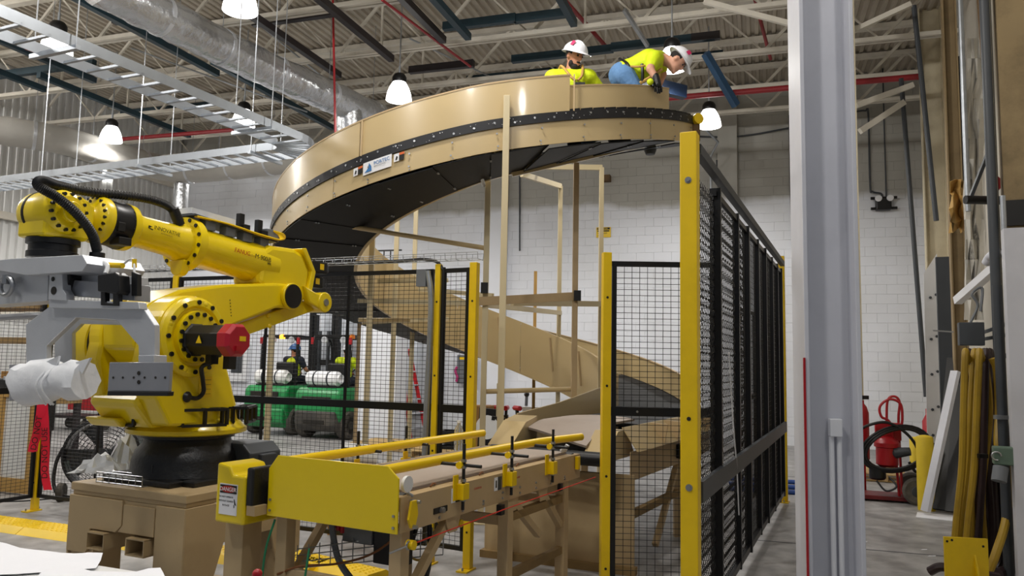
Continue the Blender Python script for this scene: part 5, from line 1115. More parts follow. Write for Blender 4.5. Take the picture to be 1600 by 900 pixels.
J = dict(pelvis=pv, chest=at(1014, 100, 7.92), neck=at(1038, 92, 7.88), head=at(1056, 96, 7.86), shl=at(1030, 92, 8.08), shr=at(1022, 92, 7.76), ell=at(1036, 116, 8.12), elr=at(1016, 108, 7.66), wrl=at(1030, 134, 8.05), wrr=at(1025, 122, 7.63), hdr=at(1027, 133, 7.62),
         hpl=pv + V((.02, .11, -.04)), hpr=pv + V((.02, -.11, -.04)), knl=V((pv.x + .22, pv.y + .14, fl2 + .40)), knr=V((pv.x + .2, pv.y - .14, fl2 + .40)), anl=V((pv.x - .08, pv.y + .14, fl2 + .06)), anr=V((pv.x - .1, pv.y - .14, fl2 + .06)), tol=V((pv.x + .08, pv.y + .14, fl2 + .04)), tor=V((pv.x + .06, pv.y - .14, fl2 + .04)))
w2, H2 = person('worker in jeans and white hard hat bending over the chute edge, glove on the rim', J, (.62, -.1, -.78), (.8, -.05, .6), 'hivis', 'jeans', 'skin2', 'hat', V((pv.x, pv.y, fl2)), .012, False, 'r', .62)
# glove with five fingers over the guard lip
g0, g1 = J['wrr'], J['hdr']; hdv = (g1 - g0).normalized(); sd = V((1, .3, 0)).normalized(); b = B(); blob(b, [(g0 + hdv * -.02, .036), (g0 + hdv * .04, .042), (g0 + hdv * .08, .042)])
for i, (o_, ln) in enumerate(((-.036, .06), (-.012, .075), (.012, .072), (.036, .055))):
    p = g0 + hdv * .09 + sd * o_; blob(b, [(p, .013), (p + hdv * ln * .5 + V((0, -.012, 0)), .012), (p + hdv * ln + V((0, .0, 0)), .011)], 8)
p = g0 + hdv * .03 - sd * .04; blob(b, [(p, .015), (p + hdv * .035 - sd * .03, .013), (p + hdv * .06 - sd * .03, .012)], 8); gl = obj('glove', b, 'black', w2, world=True, label='black work glove')
b = B(); b.sphere(at(1016, 128, 7.58), .035, 10, 8); obj('lime_cuff', b, 'hivis', w2, world=True)
for pl in ([(968, 92, 8.0), (980, 100, 7.84), (984, 112, 7.83), (982, 128, 7.84)], [(984, 104, 7.83), (1000, 104, 7.74), (1016, 100, 7.74), (1032, 92, 7.75)], [(1003, 100, 7.745), (1004, 112, 7.745), (1004, 128, 7.77)], [(1000, 130, 7.78), (1014, 122, 7.75), (1034, 108, 7.77)]):
    b = B(); b.tube(spline([at(*p) for p in pl]), .018 if pl[0][0] != 984 else .012, 6); obj('harness_strap', b, 'black' if pl[0][0] in (968, 1003) else 'wood', w2, world=True)
# ================================================================== FORKLIFTS AND THE FAR SIDE OF THE FENCE
def forklift(loc, hd, label, kind):
    t = thing('forklift', label, 'forklift', loc, hd - math.pi / 2)      # local +y is forward
    def p(name, b, m, par=None, bv=0.0): return obj(name, b, m, par or t, bevel=bv)
    g = 'green'
    b = B(); b.prism([(-1.0, .34), (-1.12, .55), (-1.10, .95), (-1.0, 1.05), (-.1, 1.05), (-.1, .62), (.35, .50), (.75, .50), (.85, .9), (1.0, .9), (1.0, .30), (.2, .28), (-.4, .28)], (-.54, 0, 0), (0, 1, 0), Z, (1.08, 0, 0)); bd = p('body', b, g, None, .05)
    b = B(); b.prism([(-.98, .16), (-1.16, .30), (-1.16, .58), (-.95, .58), (-.7, .45), (-.7, .16)], (-.50, 0, 0), (0, 1, 0), Z, (1.0, 0, 0)); p('counterweight', b, 'weight' if kind else g, None, .04)
    b = B(); b.box((0, -1.125, .80 if not kind else .82), (.70, .03, .26 if not kind else .10)); p('grille', b, 'ink', bd, .01)
    b = B(); b.box((0, -1.17, .36), (.5, .02, .08)); p('tow_slot', b, 'ink', bd)
    for x, y, r_ in ((-.46, -.72, .29), (.46, -.72, .29), (-.48, .72, .34), (.48, .72, .34)):
        s = 1 if x > 0 else -1; b = B(); b.lathe([(r_ * .55, -.10), (r_ * .92, -.10), (r_, -.07), (r_, .07), (r_ * .92, .10), (r_ * .55, .10)], (x + s * .04, y, r_), (1, 0, 0), 26); w = p('wheel', b, 'rubber')
        b = B(); b.lathe([(.05, .105), (r_ * .3, .10), (r_ * .55, .06), (r_ * .58, .1)], (x + s * .04, y, r_), (s, 0, 0), 18); p('hub', b, 'weight', w)
        b = B(); b.lathe([(r_ * 1.18, -.14), (r_ * 1.18, .13)], (x + s * .01, y, r_ + .02), (1, 0, 0), 22); p('wheel_arch', b, 'ink', bd) if False else None
    # steel gas tank on its cradle
    b = B(); b.lathe([(.08, -.40), (.15, -.37), (.155, -.3), (.155, .28), (.15, .34), (.10, .37), (.10, .42), (.085, .42), (.085, .36)], (0, -.86, 1.23), (1, 0, 0), 24); tk = p('gas_tank', b, 'white' if not kind else 'label')
    for x in (-.18, .16): b = B(); b.lathe([(.158, -.02), (.16, 0), (.158, .02)], (x, -.86, 1.23), (1, 0, 0), 24); p('strap', b, 'greyd', tk)
    b = B(); b.box((0, -.86, 1.065), (.7, .22, .03)); p('cradle', b, 'black', tk)
    # overhead guard
    gd = B(); gd.bar((-.46, -.62, 2.12), (.46, -.62, 2.12), .06, .05); gd.bar((-.46, .55, 2.10), (.46, .55, 2.10), .06, .05)
    for x in (-.46, .46): gd.bar((x, -.62, 2.12), (x, .55, 2.10), .05, .05)
    for k in range(6): gd.bar((-.4, -.48 + k * .19, 2.115), (.4, -.48 + k * .19, 2.115), .03, .02)
    gu = p('overhead_guard', gd, 'blackm')
    for x in (-.46, .46):
        b = B(); b.tube(spline([(x, -.66, 1.05), (x, -.66, 1.7), (x, -.64, 2.06), (x, -.55, 2.12)]), .032, 8); p('guard_post', b, 'blackm', gu)
        b = B(); b.tube(spline([(x, .55, 2.1), (x, .66, 1.95), (x, .76, 1.4), (x, .82, .85)]), .032, 8); p('guard_post', b, 'blackm', gu)
    for x in (-.48, .48): b = B(); b.box((x, -.67, 2.02), (.06, .05, .14)); p('tail_light', b, 'red', gu)
    for x in (-.2, .28): b = B(); b.lathe([(.02, 0), (.07, .02), (.075, .06)], (x, -.60, 2.04), (0, -1, 0), 16); p('work_lamp', b, 'alu', gu)
    b = B(); b.lathe([(.06, 0), (.06, .07), (.03, .10)], (.02 if not kind else .48, -.62, 2.06), (0, 0, 1), 14); bc_ = p('beacon', b, 'beacon' if not kind else mat('amber_off', 'C06A18', .3), gu)
    # seat, wheel, dash, mast
    b = B(); b.box((0, -.18, 1.02), (.48, .46, .12)); b.box((0, -.42, 1.30), (.46, .10, .50)); p('seat', b, 'black', None, .03)
    b = B(); b.box((0, .58, 1.05), (.8, .16, .36)); p('dashboard', b, 'black', None, .03)
    b = B(); b.tube([(.17 * math.cos(a), .34 + .06 * math.sin(a), 1.30 + .15 * math.sin(a)) for a in [2 * math.pi * i / 16 for i in range(16)]], .014, 6, closed=True); b.cyl((0, .34, 1.30), (0, .5, 1.1), .02, n=8); p('steering_wheel', b, 'black')
    for x in (-.36, .36): b = B(); b.bar((x, 1.10, .15), (x, 1.06, 2.85), .09, .16, up=(0, 1, 0)); p('mast_rail', b, 'blackm')
    for x in (-.24, .24): b = B(); b.bar((x, 1.10, .2), (x, 1.06, 2.7), .07, .10, up=(0, 1, 0)); p('inner_rail', b, 'blackm')
    b = B(); b.cyl((-.12, 1.06, .3), (-.12, 1.03, 2.3), .045, n=10); b.cyl((.12, 1.06, .3), (.12, 1.03, 2.3), .045, n=10); p('lift_cylinder', b, 'greyd')
    for z in (.5, 1.55, 2.80): b = B(); b.box((0, 1.07, z), (.80, .10, .14 if z > 1 else .2)); p('mast_cross', b, 'blackm')
    b = B(); b.box((0, 1.22, .45), (1.0, .06, .10)); b.box((0, 1.22, .80), (1.0, .06, .08)); p('carriage', b, 'blackm')
    for x in (-.28, .28): b = B(); b.box((x, 1.27, .45), (.12, .05, .75)); b.box((x, 1.52, .09), (.12, .5, .045)); p('fork', b, 'blackm')
    b = B(); b.tube(spline([(.2, 1.0, 2.3), (.26, .93, 2.1), (.2, .95, 1.95), (.12, 1.0, 2.1)]), .02, 6); p('mast_hose', b, 'greyd')
    return t
fa1, fa2 = V((-4.86, 17.6, 0)), V((-3.52, 16.85, 0)); h1, h2 = R(70), R(67)
f1_ = forklift(fa1, h1, 'green forklift with a lit amber beacon, second from the belt', 0)
f2_ = forklift(fa2, h2, 'green forklift with a dark scuffed counterweight, parked nearer the belt', 1)
def on(fk, x, y): return fk.matrix_basis @ V((x, y, 0))
p = on(f1_, .02, -.2); pp_ = V((0, 0, 0))
def drv(fk, h, x, shirt, pants, skin, helm, label, face):
    o = on(fk, x, -.16); d = V((math.cos(h), math.sin(h), 0)); r = V((d.y, -d.x, 0)); fz = 1.10
    q = lambda a, c, z: o + r * a + d * c + Z * z
    J = dict(pelvis=q(0, 0, fz + .10), chest=q(0, .02, fz + .42), neck=q(0, .03, fz + .58), head=q(0, .05, fz + .70), shl=q(-.19, .02, fz + .50), shr=q(.19, .02, fz + .50), ell=q(-.27, .10, fz + .30), elr=q(.27, .12, fz + .28), wrl=q(-.17, .40, fz + .24), wrr=q(.17, .42, fz + .22),
             hpl=q(-.09, .05, fz + .07), hpr=q(.09, .05, fz + .07), knl=q(-.13, .46, fz + .06), knr=q(.13, .46, fz + .06), anl=q(-.13, .50, fz - .34), anr=q(.13, .50, fz - .34), tol=q(-.13, .62, fz - .38), tor=q(.13, .62, fz - .38))
    return person(label, J, face, (0, 0, 1), shirt, pants, skin, helm, o + Z * (fz - .02), .018)
d1_ = V((math.cos(h1), math.sin(h1), 0))
w3, H3 = drv(f1_, h1, .0, 'navy', 'navy', 'skin', 'hatb', 'forklift driver in blue hard hat and lime vest over dark clothes', (-.8, .5, 0))
b = B(); pc_ = on(f1_, 0, -.15) + Z * 1.50; blob(b, [(pc_ - Z * .22, .165), (pc_, .175)]); b.v = [v for v in b.v]; fuse('vest', b, 'hivis', w3, .018)
w4, H4 = drv(f2_, h2, .02, 'hivis', 'navy', 'skin', 'hat', 'forklift driver in white hard hat and lime shirt seen from behind', (.1, 1, 0))
# ladder
t = thing('step_ladder', 'red fibreglass step ladder standing open near the far wall', 'ladder', at(652, 655, 16.8) * 1.0, R(62)); t.location.z = 0
hgt = 1.85
for s in (-1, 1):
    b = B(); b.bar((s * .30, -.05, 0), (s * .17, .38, hgt), .03, .08); obj('front_rail', b, 'redv', t); b = B(); b.bar((s * .28, 1.0, 0), (s * .17, .46, hgt), .03, .05); obj('rear_rail', b, 'redv', t)
for k in range(6):
    u = (k + .7) / 6.2; b = B(); b.box((0, -.05 + .43 * u, hgt * u), (.58 - .24 * u, .09, .03)); obj('step', b, 'alu', t)
b = B(); b.box((0, .42, hgt + .02), (.42, .2, .05)); obj('top_cap', b, 'redv', t, bevel=.01)
b = B(); b.bar((-.27, .9, .3), (.27, .9, .3), .03, .04); b.bar((-.24, .7, 1.0), (.24, .7, 1.0), .03, .04); obj('rear_brace', b, 'alu', t)
# plastic sheet curtain, electrical panel, sign, railing on the back wall
def wallp(px, py, off):    # point of the picture on a plane "off" in front of the back wall
    d = ray(px, py); e = V((0, 0, EYE)); tt = (BW - off - e.dot(E2)) / d.dot(E2); return e + d * tt
p0, p1 = wallp(505, 480, .25), wallp(690, 480, .25); b = B(); rows = []
for i in range(13):
    z = 3.3 - i * .24; rows.append([p0.lerp(p1, j / 26) + Z * (z - p0.lerp(p1, j / 26).z) - E2 * (.10 * math.sin(j * 1.1 + i * .25) + random.uniform(-.04, .04)) for j in range(27)])
b.sheet(rows, .004); single('plastic_curtain', b, 'poly', 'wrinkled translucent plastic sheet hung in front of the far wall behind the forklifts', 'plastic sheet', V((p0.x, p0.y, .42)))
c = wallp(728, 577, .16); t = thing('electrical_panel', 'grey electrical panel with a yellow warning strip on the far wall', 'electrical panel', c - Z * .3, -BE)
b = B(); b.box((0, 0, .3), (.42, .14, .68)); obj('enclosure', b, 'grey', t, bevel=.01); b = B(); b.box((0, -.072, .56), (.28, .004, .06)); obj('warning_strip', b, 'fyellow', t); b = B(); b.box((0, -.073, .30), (.38, .006, .40)); obj('door', b, 'grey', t); b = B(); b.tube(spline([(-.2, -.08, .36), (-.23, -.1, .25), (-.18, -.1, .12), (-.2, -.1, .0)]), .03, 6); obj('pink_tag', b, mat('pink_tag', 'B03070', .6), t)
c = wallp(943, 363, .03); t = thing('wall_sign', 'small yellow caution sign on the white block wall', 'sign', c, -BE)
b = B(); b.box((0, 0, 0), (.34, .02, .24)); obj('plate', b, 'fyellow', t); b = B(); b.box((0, -.0105, .085), (.30, .002, .05)); b.box((0, -.0105, .03), (.28, .002, .03)); obj('heading', b, 'ink', t)
text('lettering', 'CAUTION', 'fyellow', t, (-.13, -.0125, .07), (1, 0, 0), Z, .05); text('lettering', 'KEEP AREA', 'ink', t, (-.13, -.0115, -.035), (1, 0, 0), Z, .045); text('lettering', 'CLEAR', 'ink', t, (-.13, -.0115, -.09), (1, 0, 0), Z, .045)
c = wallp(948, 279, .1); b = B(); b.box(c, (.18, .2, .14), -BE); single('wall_bracket', b, 'rust', 'small rusty bracket box high on the grey upper wall', 'bracket', c - Z * .07)
c = at(600, 398, 15.8); t = thing('stair_railing', 'black railing glimpsed far behind the spiral inner guard', 'railing', V((c.x, c.y, 2.55)), R(-18))
b = B(); b.bar((-.35, 0, 1.35), (.4, 0, 1.35), .03, .03); obj('top_rail', b, 'blackm', t)
for k in range(5): b = B(); b.bar((-.3 + .15 * k, 0, .0), (-.3 + .15 * k, 0, 1.35), .02, .02); obj('baluster', b, 'blackm', t)
b = B(); b.box((0, .1, -1.275), (.9, .5, 2.55)); obj('landing', b, 'block', t)
# wooden crates and pallets near the forklifts
def pallet(c, rz, label, n=1):
    t = thing('wooden_pallet', label, 'pallet', c, rz)
    for x in (-.5, 0, .5): b = B(); b.box((x, 0, .06), (.05, 1.0, .09)); obj('stringer', b, 'pallet', t)
    for k in range(7): b = B(); b.box((0, -.45 + k * .15, .115), (1.15, .10, .02)); obj('board', b, 'pallet', t)
    for k in range(3): b = B(); b.box((0, -.4 + k * .4, .0095), (1.15, .10, .017)); obj('board', b, 'pallet', t)
    return t
c = atz(610, 700, 0); pallet(c, R(-18), 'flat wooden pallet on the floor just beyond the fence mesh')
c = atz(700, 712, 0); pallet(c, R(-15), 'wooden pallet with a black crate behind the narrow mesh panel')
t = thing('plastic_crate', 'black slotted plastic crate standing on the pallet beyond the narrow panel', 'crate', V((c.x + .15, c.y, .126)), R(-15)); 
for x, y, sx, sy in ((0, -.2, .56, .02), (0, .2, .56, .02), (-.27, 0, .02, .4), (.27, 0, .02, .4)):
    for z in (.03, .12, .21, .28): b = B(); b.box((x, y, z), (sx, sy, .05)); obj('slat', b, 'black', t)
b = B(); b.box((0, 0, .012), (.54, .4, .02)); obj('bottom', b, 'black', t)
c = atz(735, 735, 0); b = B(); b.sphere(V((c.x, c.y, .16)), (.2, .12, .16), 12, 8); o_ = single('lime_vest_bundle', b, 'hivis', 'bundled lime safety vest seen through the mesh by the crate', 'vest', V((c.x, c.y, 0)))
c = at(752, 640, 12.2); b = B(); b.box(V((c.x, c.y, .48)), (.32, .35, .96), R(-15)); single('tan_carton', b, 'card', 'tan carton standing behind the yellow post beside the belt', 'box', V((c.x, c.y, 0)), bevel=.01)
c = at(560, 705, 7.6); t = thing('white_roll', 'roll of white film lying beyond the fence behind the far yellow rail', 'roll', V((c.x, c.y, 0))); zc = at(560, 712, 7.6).z
b = B(); b.lathe([(.05, -.17), (.115, -.17), (.115, .17), (.05, .17)], (0, 0, zc), (.9, .3, -.1), 24); obj('film', b, 'white', t); b = B(); b.cyl((-.24, -.08, zc + .03), (-.15, -.05, zc + .015), .03, n=12); obj('core', b, 'black', t); b = B(); b.box((0, 0, (zc - .12) / 2), (.45, .4, zc - .12)); obj('carton', b, 'card', t)
# bench clutter behind the discharge
t = thing('work_table', 'low table of red power tools behind the belt end', 'table', V((at(815, 640, 12.6).x, 12.6, 0)), R(-15)); zt = at(815, 652, 12.6).z - .05
b = B(); b.box((0, 0, zt), (1.6, .7, .04)); obj('table_top', b, 'wood', t)
for x in (-.72, .72):
    for y in (-.3, .3): b = B(); b.box((x, y, (zt - .02) / 2), (.05, .05, zt - .02)); obj('leg', b, 'wood', t)
for k in range(4):
    c = t.matrix_basis @ V((-.62 + .18 * k, .05 * (k % 2), zt + .02)); u = thing('power_drill', ('red cordless drill at the table end nearest the tan posts', 'red cordless drill lying second on the tool table', 'red cordless drill lying third on the tool table', 'red cordless drill beside the clear bin')[k], 'drill', c, .7 * k, 'red drills on the tool table')
    b = B(); b.box((0, 0, .03), (.10, .07, .06)); obj('battery', b, 'black', u, bevel=.008); b = B(); b.bar((0, 0, .05), (.02, 0, .15), .05, .04); obj('grip', b, 'black', u); b = B(); b.cyl((-.08, 0, .17), (.10, 0, .17), .04, n=12); obj('motor_housing', b, 'red', u); b = B(); b.cyl((.10, 0, .17), (.16, 0, .17), .022, .014, n=10); obj('chuck', b, 'steel', u)
for k, m_ in ((0, 'clearp'), (1, 'grey')):
    c = t.matrix_basis @ V((.12 + .3 * k, .1, zt + .021)); b = B(); b.box(c + Z * .10, (.26, .25, .20 - .05 * k)); single('storage_bin', b, m_, ('clear bin on the tool table behind the yellow column pole', 'small grey bin at the right of the tool table')[k], 'bin', c)
c = at(820, 625, 12.9); t = thing('grease_pole', 'slim grey pole with black knob standing behind the tool table', 'pole', V((c.x, c.y, 0)), 0); zz = at(820, 618, 12.9).z
b = B(); b.cyl((0, 0, 0), (.03, 0, zz), .035, .025); obj('shaft', b, 'grey', t); b = B(); b.sphere((.03, 0, zz + .02), .045); obj('knob', b, 'black', t)
p = at(834, 600, 12.2); b = B(); b.bar((p.x, p.y, 0), (p.x, p.y, 3.1), .05, .05); single('stair_pole', b, 'wood', 'thin ochre pole standing behind the spiral tube brace', 'pole', V((p.x, p.y, 0)))
c = at(895, 645, 13.2); t = thing('office_chair', 'dark office chair half hidden behind the discharge guard', 'chair', V((c.x, c.y, 0)), R(200)); b = B(); b.box((0, .2, .80), (.42, .07, .5)); obj('backrest', b, 'greyd', t, bevel=.03); b = B(); b.box((0, 0, .48), (.46, .46, .07)); obj('seat', b, 'greyd', t, bevel=.02); b = B(); b.cyl((0, 0, .06), (0, 0, .46), .03); obj('stem', b, 'black', t)
for a in range(5): b = B(); b.bar((0, 0, .06), (.28 * math.cos(a * 1.257), .28 * math.sin(a * 1.257), .03), .04, .03); obj('leg', b, 'black', t)
c = at(762, 658, 9.8); t = thing('white_disc_stand', 'white disc with a black clamp leaning behind the discharge cheek', 'disc', V((c.x, c.y, 0)), 0); zc = at(774, 668, 9.8).z
b = B(); b.lathe([(.14, 0), (.15, .01), (.15, .03)], (.0, 0, zc), (-.3, -1, .15), 24); obj('disc', b, 'white', t); b = B(); b.bar((.1, 0, 0), (.1, 0, zc + .12), .04, .04); b.bar((.05, -.02, zc + .12), (.22, -.02, zc + .10), .05, .05); obj('clamp', b, 'black', t)
c = at(759, 650, 10.6); b = B(); b.prism([(0, 0), (.2, 0), (.26, 1.0), (.03, 1.02)], V((c.x - .12, c.y, 0)), V((1, 0, 0)), Z, V((0, .08, 0))); single('black_bag', b, 'black', 'tall black folded bag leaning behind the yellow post end', 'bag', V((c.x, c.y, 0)))
# left of the robot: drum fan, plywood frame, dark machine, shelf
c = at(163, 700, 9.0); t = thing('drum_fan', 'black drum fan on a wheeled stand beyond the fence', 'fan', V((c.x, 9.0, 0)), R(12))
FR, fz = .40, .50
b = B(); b.lathe([(FR, -.11), (FR + .02, -.10), (FR + .02, .10), (FR, .11), (FR - .012, .10), (FR - .012, -.10), (FR, -.11)], (0, 0, fz), (0, 1, 0), 40, False); obj('drum', b, 'blackm', t)
for y in (-.11, .11):
    b = B()
    for k in range(9): r_ = .06 + k * .0425; b.tube([(r_ * math.cos(a), y - .03 * (1 - r_ / FR), fz + r_ * math.sin(a)) for a in [2 * math.pi * i / 28 for i in range(28)]], .003, 4, closed=True)
    for k in range(12): a = 2 * math.pi * k / 12; b.stick((.05 * math.cos(a), y - .03, fz + .05 * math.sin(a)), (FR * math.cos(a), y, fz + FR * math.sin(a)), .003)
    obj('guard_wires', b, 'wire', t, stuff=True)
b = B(); b.lathe([(.07, -.03), (.09, 0), (.09, .02)], (0, -.13, fz), (0, -1, 0), 20); e_ = obj('hub_cap', b, 'greyd', t); b = B(); b.box((0, .0, fz), (2 * FR - .03, .05, .12)); obj('motor_mount', b, 'greyd', t)
for k in range(4):
    a = k * math.pi / 2 + .4; b = B(); b.sheet([[(r_ * math.cos(a + s) , .03 * (1 if s > 0 else -1), fz + r_ * math.sin(a + s)) for s in (-.35, 0, .35)] for r_ in (.07, .2, .36)], .006); obj('blade', b, 'greyd', t)
b = B(); b.tube(spline([(-FR - .03, 0, fz + .08), (-FR - .08, -.05, fz - .1), (-FR - .06, -.1, .15), (-.3, -.15, .05), (.3, -.15, .05), (FR + .05, -.1, .15), (FR + .06, -.03, fz)]), .02, 8); obj('stand', b, 'black', t)
for x in (-.38, .38): b = B(); b.lathe([(.04, -.03), (.10, -.03), (.10, .03), (.04, .03)], (x, -.12, .10), (1, 0, 0), 20); obj('wheel', b, 'rubber', t)
b = B(); b.tube(spline([(-.3, -.1, .04), (-.9, -.2, .02), (-1.8, .1, .02), (-2.6, .0, .02)]), .008, 6); obj('power_cord', b, 'black', t)
c = atz(38, 800, 0); t = thing('framed_board', 'white board in a plywood frame leaning beyond the left fence', 'board', at(24, 700, 9.2) * 1.0, R(-20)); t.location.z = 0
for x0, z0, sx, sz_ in ((-.27, .62, .09, 1.2), (.27, .62, .09, 1.2), (0, 1.17, .46, .1), (0, .10, .46, .16)): b = B(); b.box((x0, .0, z0), (sx, .06, sz_)); obj('frame_bar', b, 'wood', t)
b = B(); b.box((0, .015, .64), (.47, .02, 1.0)); obj('panel', b, 'white', t)
c = at(18, 620, 9.6); t = thing('dark_cabinet', 'dark machine cabinet on legs at the left behind the white wrap', 'cabinet', V((c.x - .1, c.y, 0)), R(-20)); zb, zt2 = at(18, 676, 9.6).z, at(18, 592, 9.6).z
b = B(); b.box((0, .2, (zb + zt2) / 2), (.72, .5, zt2 - zb)); obj('body', b, 'cast', t, bevel=.02); b = B(); b.box((.3, -.055, zb + .1), (.08, .01, .06)); obj('plate', b, 'label', t); b = B(); b.box((.26, -.055, zb + .2), (.05, .01, .12)); obj('vent', b, 'greyd', t)
for x in (-.3, .3):
    for y in (0, .4): b = B(); b.box((x, y, zb / 2), (.06, .06, zb)); obj('leg', b, 'black', t)
c = at(26, 500, 12.6); t = thing('storage_rack', 'tall storage rack of boards far behind the gripper', 'rack', V((c.x, c.y, 0)), R(-20))
zt3 = at(26, 480, 12.6).z
for z in (zt3, zt3 - .55, .9): b = B(); b.box((0, 0, z), (2.2, .8, .09)); obj('shelf', b, 'brownw', t)
for x in (-1.05, 1.05):
    for y in (-.36, .36): b = B(); b.box((x, y, zt3 / 2), (.08, .08, zt3)); obj('upright', b, 'dark', t)
b = B(); b.box((-.2, -.1, zt3 + .2), (.9, .5, .31)); obj('carton', b, 'greyd', t); b = B(); b.box((.5, 0, .9 + .25), (.7, .6, .4)); obj('carton', b, 'card', t)
c = at(122, 640, 17.0); t = thing('hand_cart', 'red and black steel cart beyond the fence left of the robot', 'cart', V((c.x, c.y, 0)), R(-18))
b = B(); b.box((0, 0, .30), (1.3, .7, .06)); obj('deck', b, 'dark', t); b = B(); b.box((0, .3, .75), (1.2, .05, .7)); obj('end_panel', b, 'red', t)
for x in (-.5, .5):
    for y in (-.28, .28): b = B(); b.lathe([(.03, -.03), (.12, -.03), (.12, .03), (.03, .03)], (x, y, .12), (1, 0, 0), 16); obj('wheel', b, 'rubber', t); b = B(); b.box((x, y, .22), (.05, .05, .1)); obj('fork', b, 'dark', t)
c = wallp(372, 590, .1); t = thing('wall_breaker', 'grey breaker panel on the far wall behind the motor cap', 'electrical panel', V((c.x, c.y, .9)), -BE); b = B(); b.box((0, 0, .6), (.6, .16, 1.0)); obj('enclosure', b, 'label', t, bevel=.01); b = B(); b.box((0, -.085, .62), (.34, .01, .6)); obj('grille', b, 'greyd', t)
# ================================================================== THE RIGHT-HAND SIDE
def rw(px, py, off=.25):       # point of the picture on a plane "off" in front of the right wall
    d = ray(px, py); e = V((0, 0, EYE)); t = ((RW0 - e).dot(RN) + off) / d.dot(RN); return e + d * t
RA = math.atan2(RD.y, RD.x)
# big grey H column
c = at(1288, 450, 4.05); c.z = 0; t = thing('grey_steel_column', 'tall pale grey H-section steel column near the black gate', 'column', c, R(-9))
b = B(); b.box((-.125, 0, 4.05), (.022, .30, 8.1)); obj('flange', b, 'colgrey', t, bevel=.003); b = B(); b.box((.125, 0, 4.05), (.022, .30, 8.1)); obj('flange', b, 'colgrey', t, bevel=.003)
b = B(); b.box((0, .0, 4.05), (.23, .016, 8.1)); obj('web', b, 'colgrey', t)
b = B(); b.box((0, 0, .0125), (.40, .46, .025)); obj('base_plate', b, 'colgrey', t)
b = B(); b.box((-.14, -.152, .85), (.010, .012, 1.7)); obj('red_edge', b, 'red', t, label='red stripe up the column edge')
b = B(); b.cyl((.012, -.035, .03), (.012, -.035, 1.30), .013, n=10); b.cyl((.05, -.035, .03), (.05, -.035, 1.30), .013, n=10); k = obj('conduit', b, 'label', t); b = B(); b.box((.03, -.04, 1.345), (.06, .05, .09)); obj('outlet_box', b, 'label', k, bevel=.004)
# cream column behind it, with a red extinguisher
def hcol(p, w, d, h, rz, m, label, name='cream_column', cat='column'):
    t = thing(name, label, cat, V((p.x, p.y, 0)), rz)
    for s in (-1, 1): b = B(); b.box((s * (w / 2 - .008), 0, h / 2), (.016, d, h)); obj('flange', b, m, t)
    b = B(); b.box((0, 0, h / 2), (w - .03, .012, h)); obj('web', b, m, t); return t
p = at(1331, 300, 10.5); hcol(p, .16, .16, 8.05, R(-20), 'cream', 'narrow cream column just behind the grey column')
p = at(1347, 660, 10.3); t = thing('fire_extinguisher', 'red fire extinguisher by the foot of the narrow cream column', 'extinguisher', V((p.x, p.y, 0)))
b = B(); b.lathe([(.07, .0), (.085, .02), (.085, .62), (.06, .70), (.03, .74), (.03, .78)], (0, 0, .45), (0, 0, 1), 20); obj('cylinder', b, 'red', t); b = B(); b.box((.02, 0, 1.27), (.14, .04, .05)); obj('handle', b, 'black', t); b = B(); b.box((0, 0, .225), (.05, .05, .45)); obj('stand', b, 'red', t)
# valve device high on the back wall
c = wallp(1380, 317, .12); t = thing('wall_valve', 'black twin-gauge valve unit on the grey block wall with pipes above', 'valve', c, -BE)
b = B(); b.box((0, 0, -.02), (.30, .18, .28)); obj('valve_body', b, 'black', t, bevel=.03)
for x in (-.1, .12): b = B(); b.lathe([(.06, 0), (.07, .02), (.06, .04)], (x, -.09, .08), (0, -1, 0), 18); obj('gauge', b, 'label', t)
for z in (-.12, .1): b = B(); b.cyl((-.24, -.02, z), (.26, -.02, z), .03, n=10); obj('stub_pipe', b, 'black', t)
b = B(); b.tube(spline([(-.02, 0, .12), (-.04, 0, .2), (-.2, 0, .25), (-.24, 0, .4), (-.24, 0, 1.9), (-.3, 0, 2.0), (-.5, 0, 2.0)]), .02, 8); b.cyl((.06, 0, .1), (.06, 0, 3.4), .015, n=8); obj('riser', b, 'greyd', t)
for k, (x0, y0, x1, y1) in enumerate(((1234, 180, 1236, 300), (1236, 300, 1240, 392), (1120, 250, 1124, 330), (812, 262, 812, 392), (868, 0, 868, 0))):
    if x0 == x1 == 868: continue
    P, Q = wallp(x0, y0, .06), wallp(x1, y1, .06); b = B(); b.cyl(P, Q, .03 if k < 2 else .018, n=8); single('wall_conduit', b, 'black' if k == 0 else 'greyd', ('black pipe high on the back wall left of the grey column', 'grey pipe continuing below the black wall pipe', 'thin conduit beside the wall pilaster', 'thin conduit on the wall behind the tan frame')[k], 'conduit', Q)
P, Q = wallp(1060, 212, .06), wallp(1245, 198, .06); b = B(); b.tube(spline([P, P.lerp(Q, .5) - Z * .12, Q]), .02, 8); single('wall_cable', b, 'greyd', 'dark cable strung across the back wall above the gate', 'cable', P)
P, Q = at(1085, 185, 14.5), at(1135, 350, 15.8); b = B(); b.tube([P, at(1122, 222, 15.6), at(1110, 245, 15.8), at(1112, 330, 16.0)], .025, 8); single('bent_conduit', b, 'galv', 'bent grey conduit beside the lamp at the spiral end', 'conduit', P)
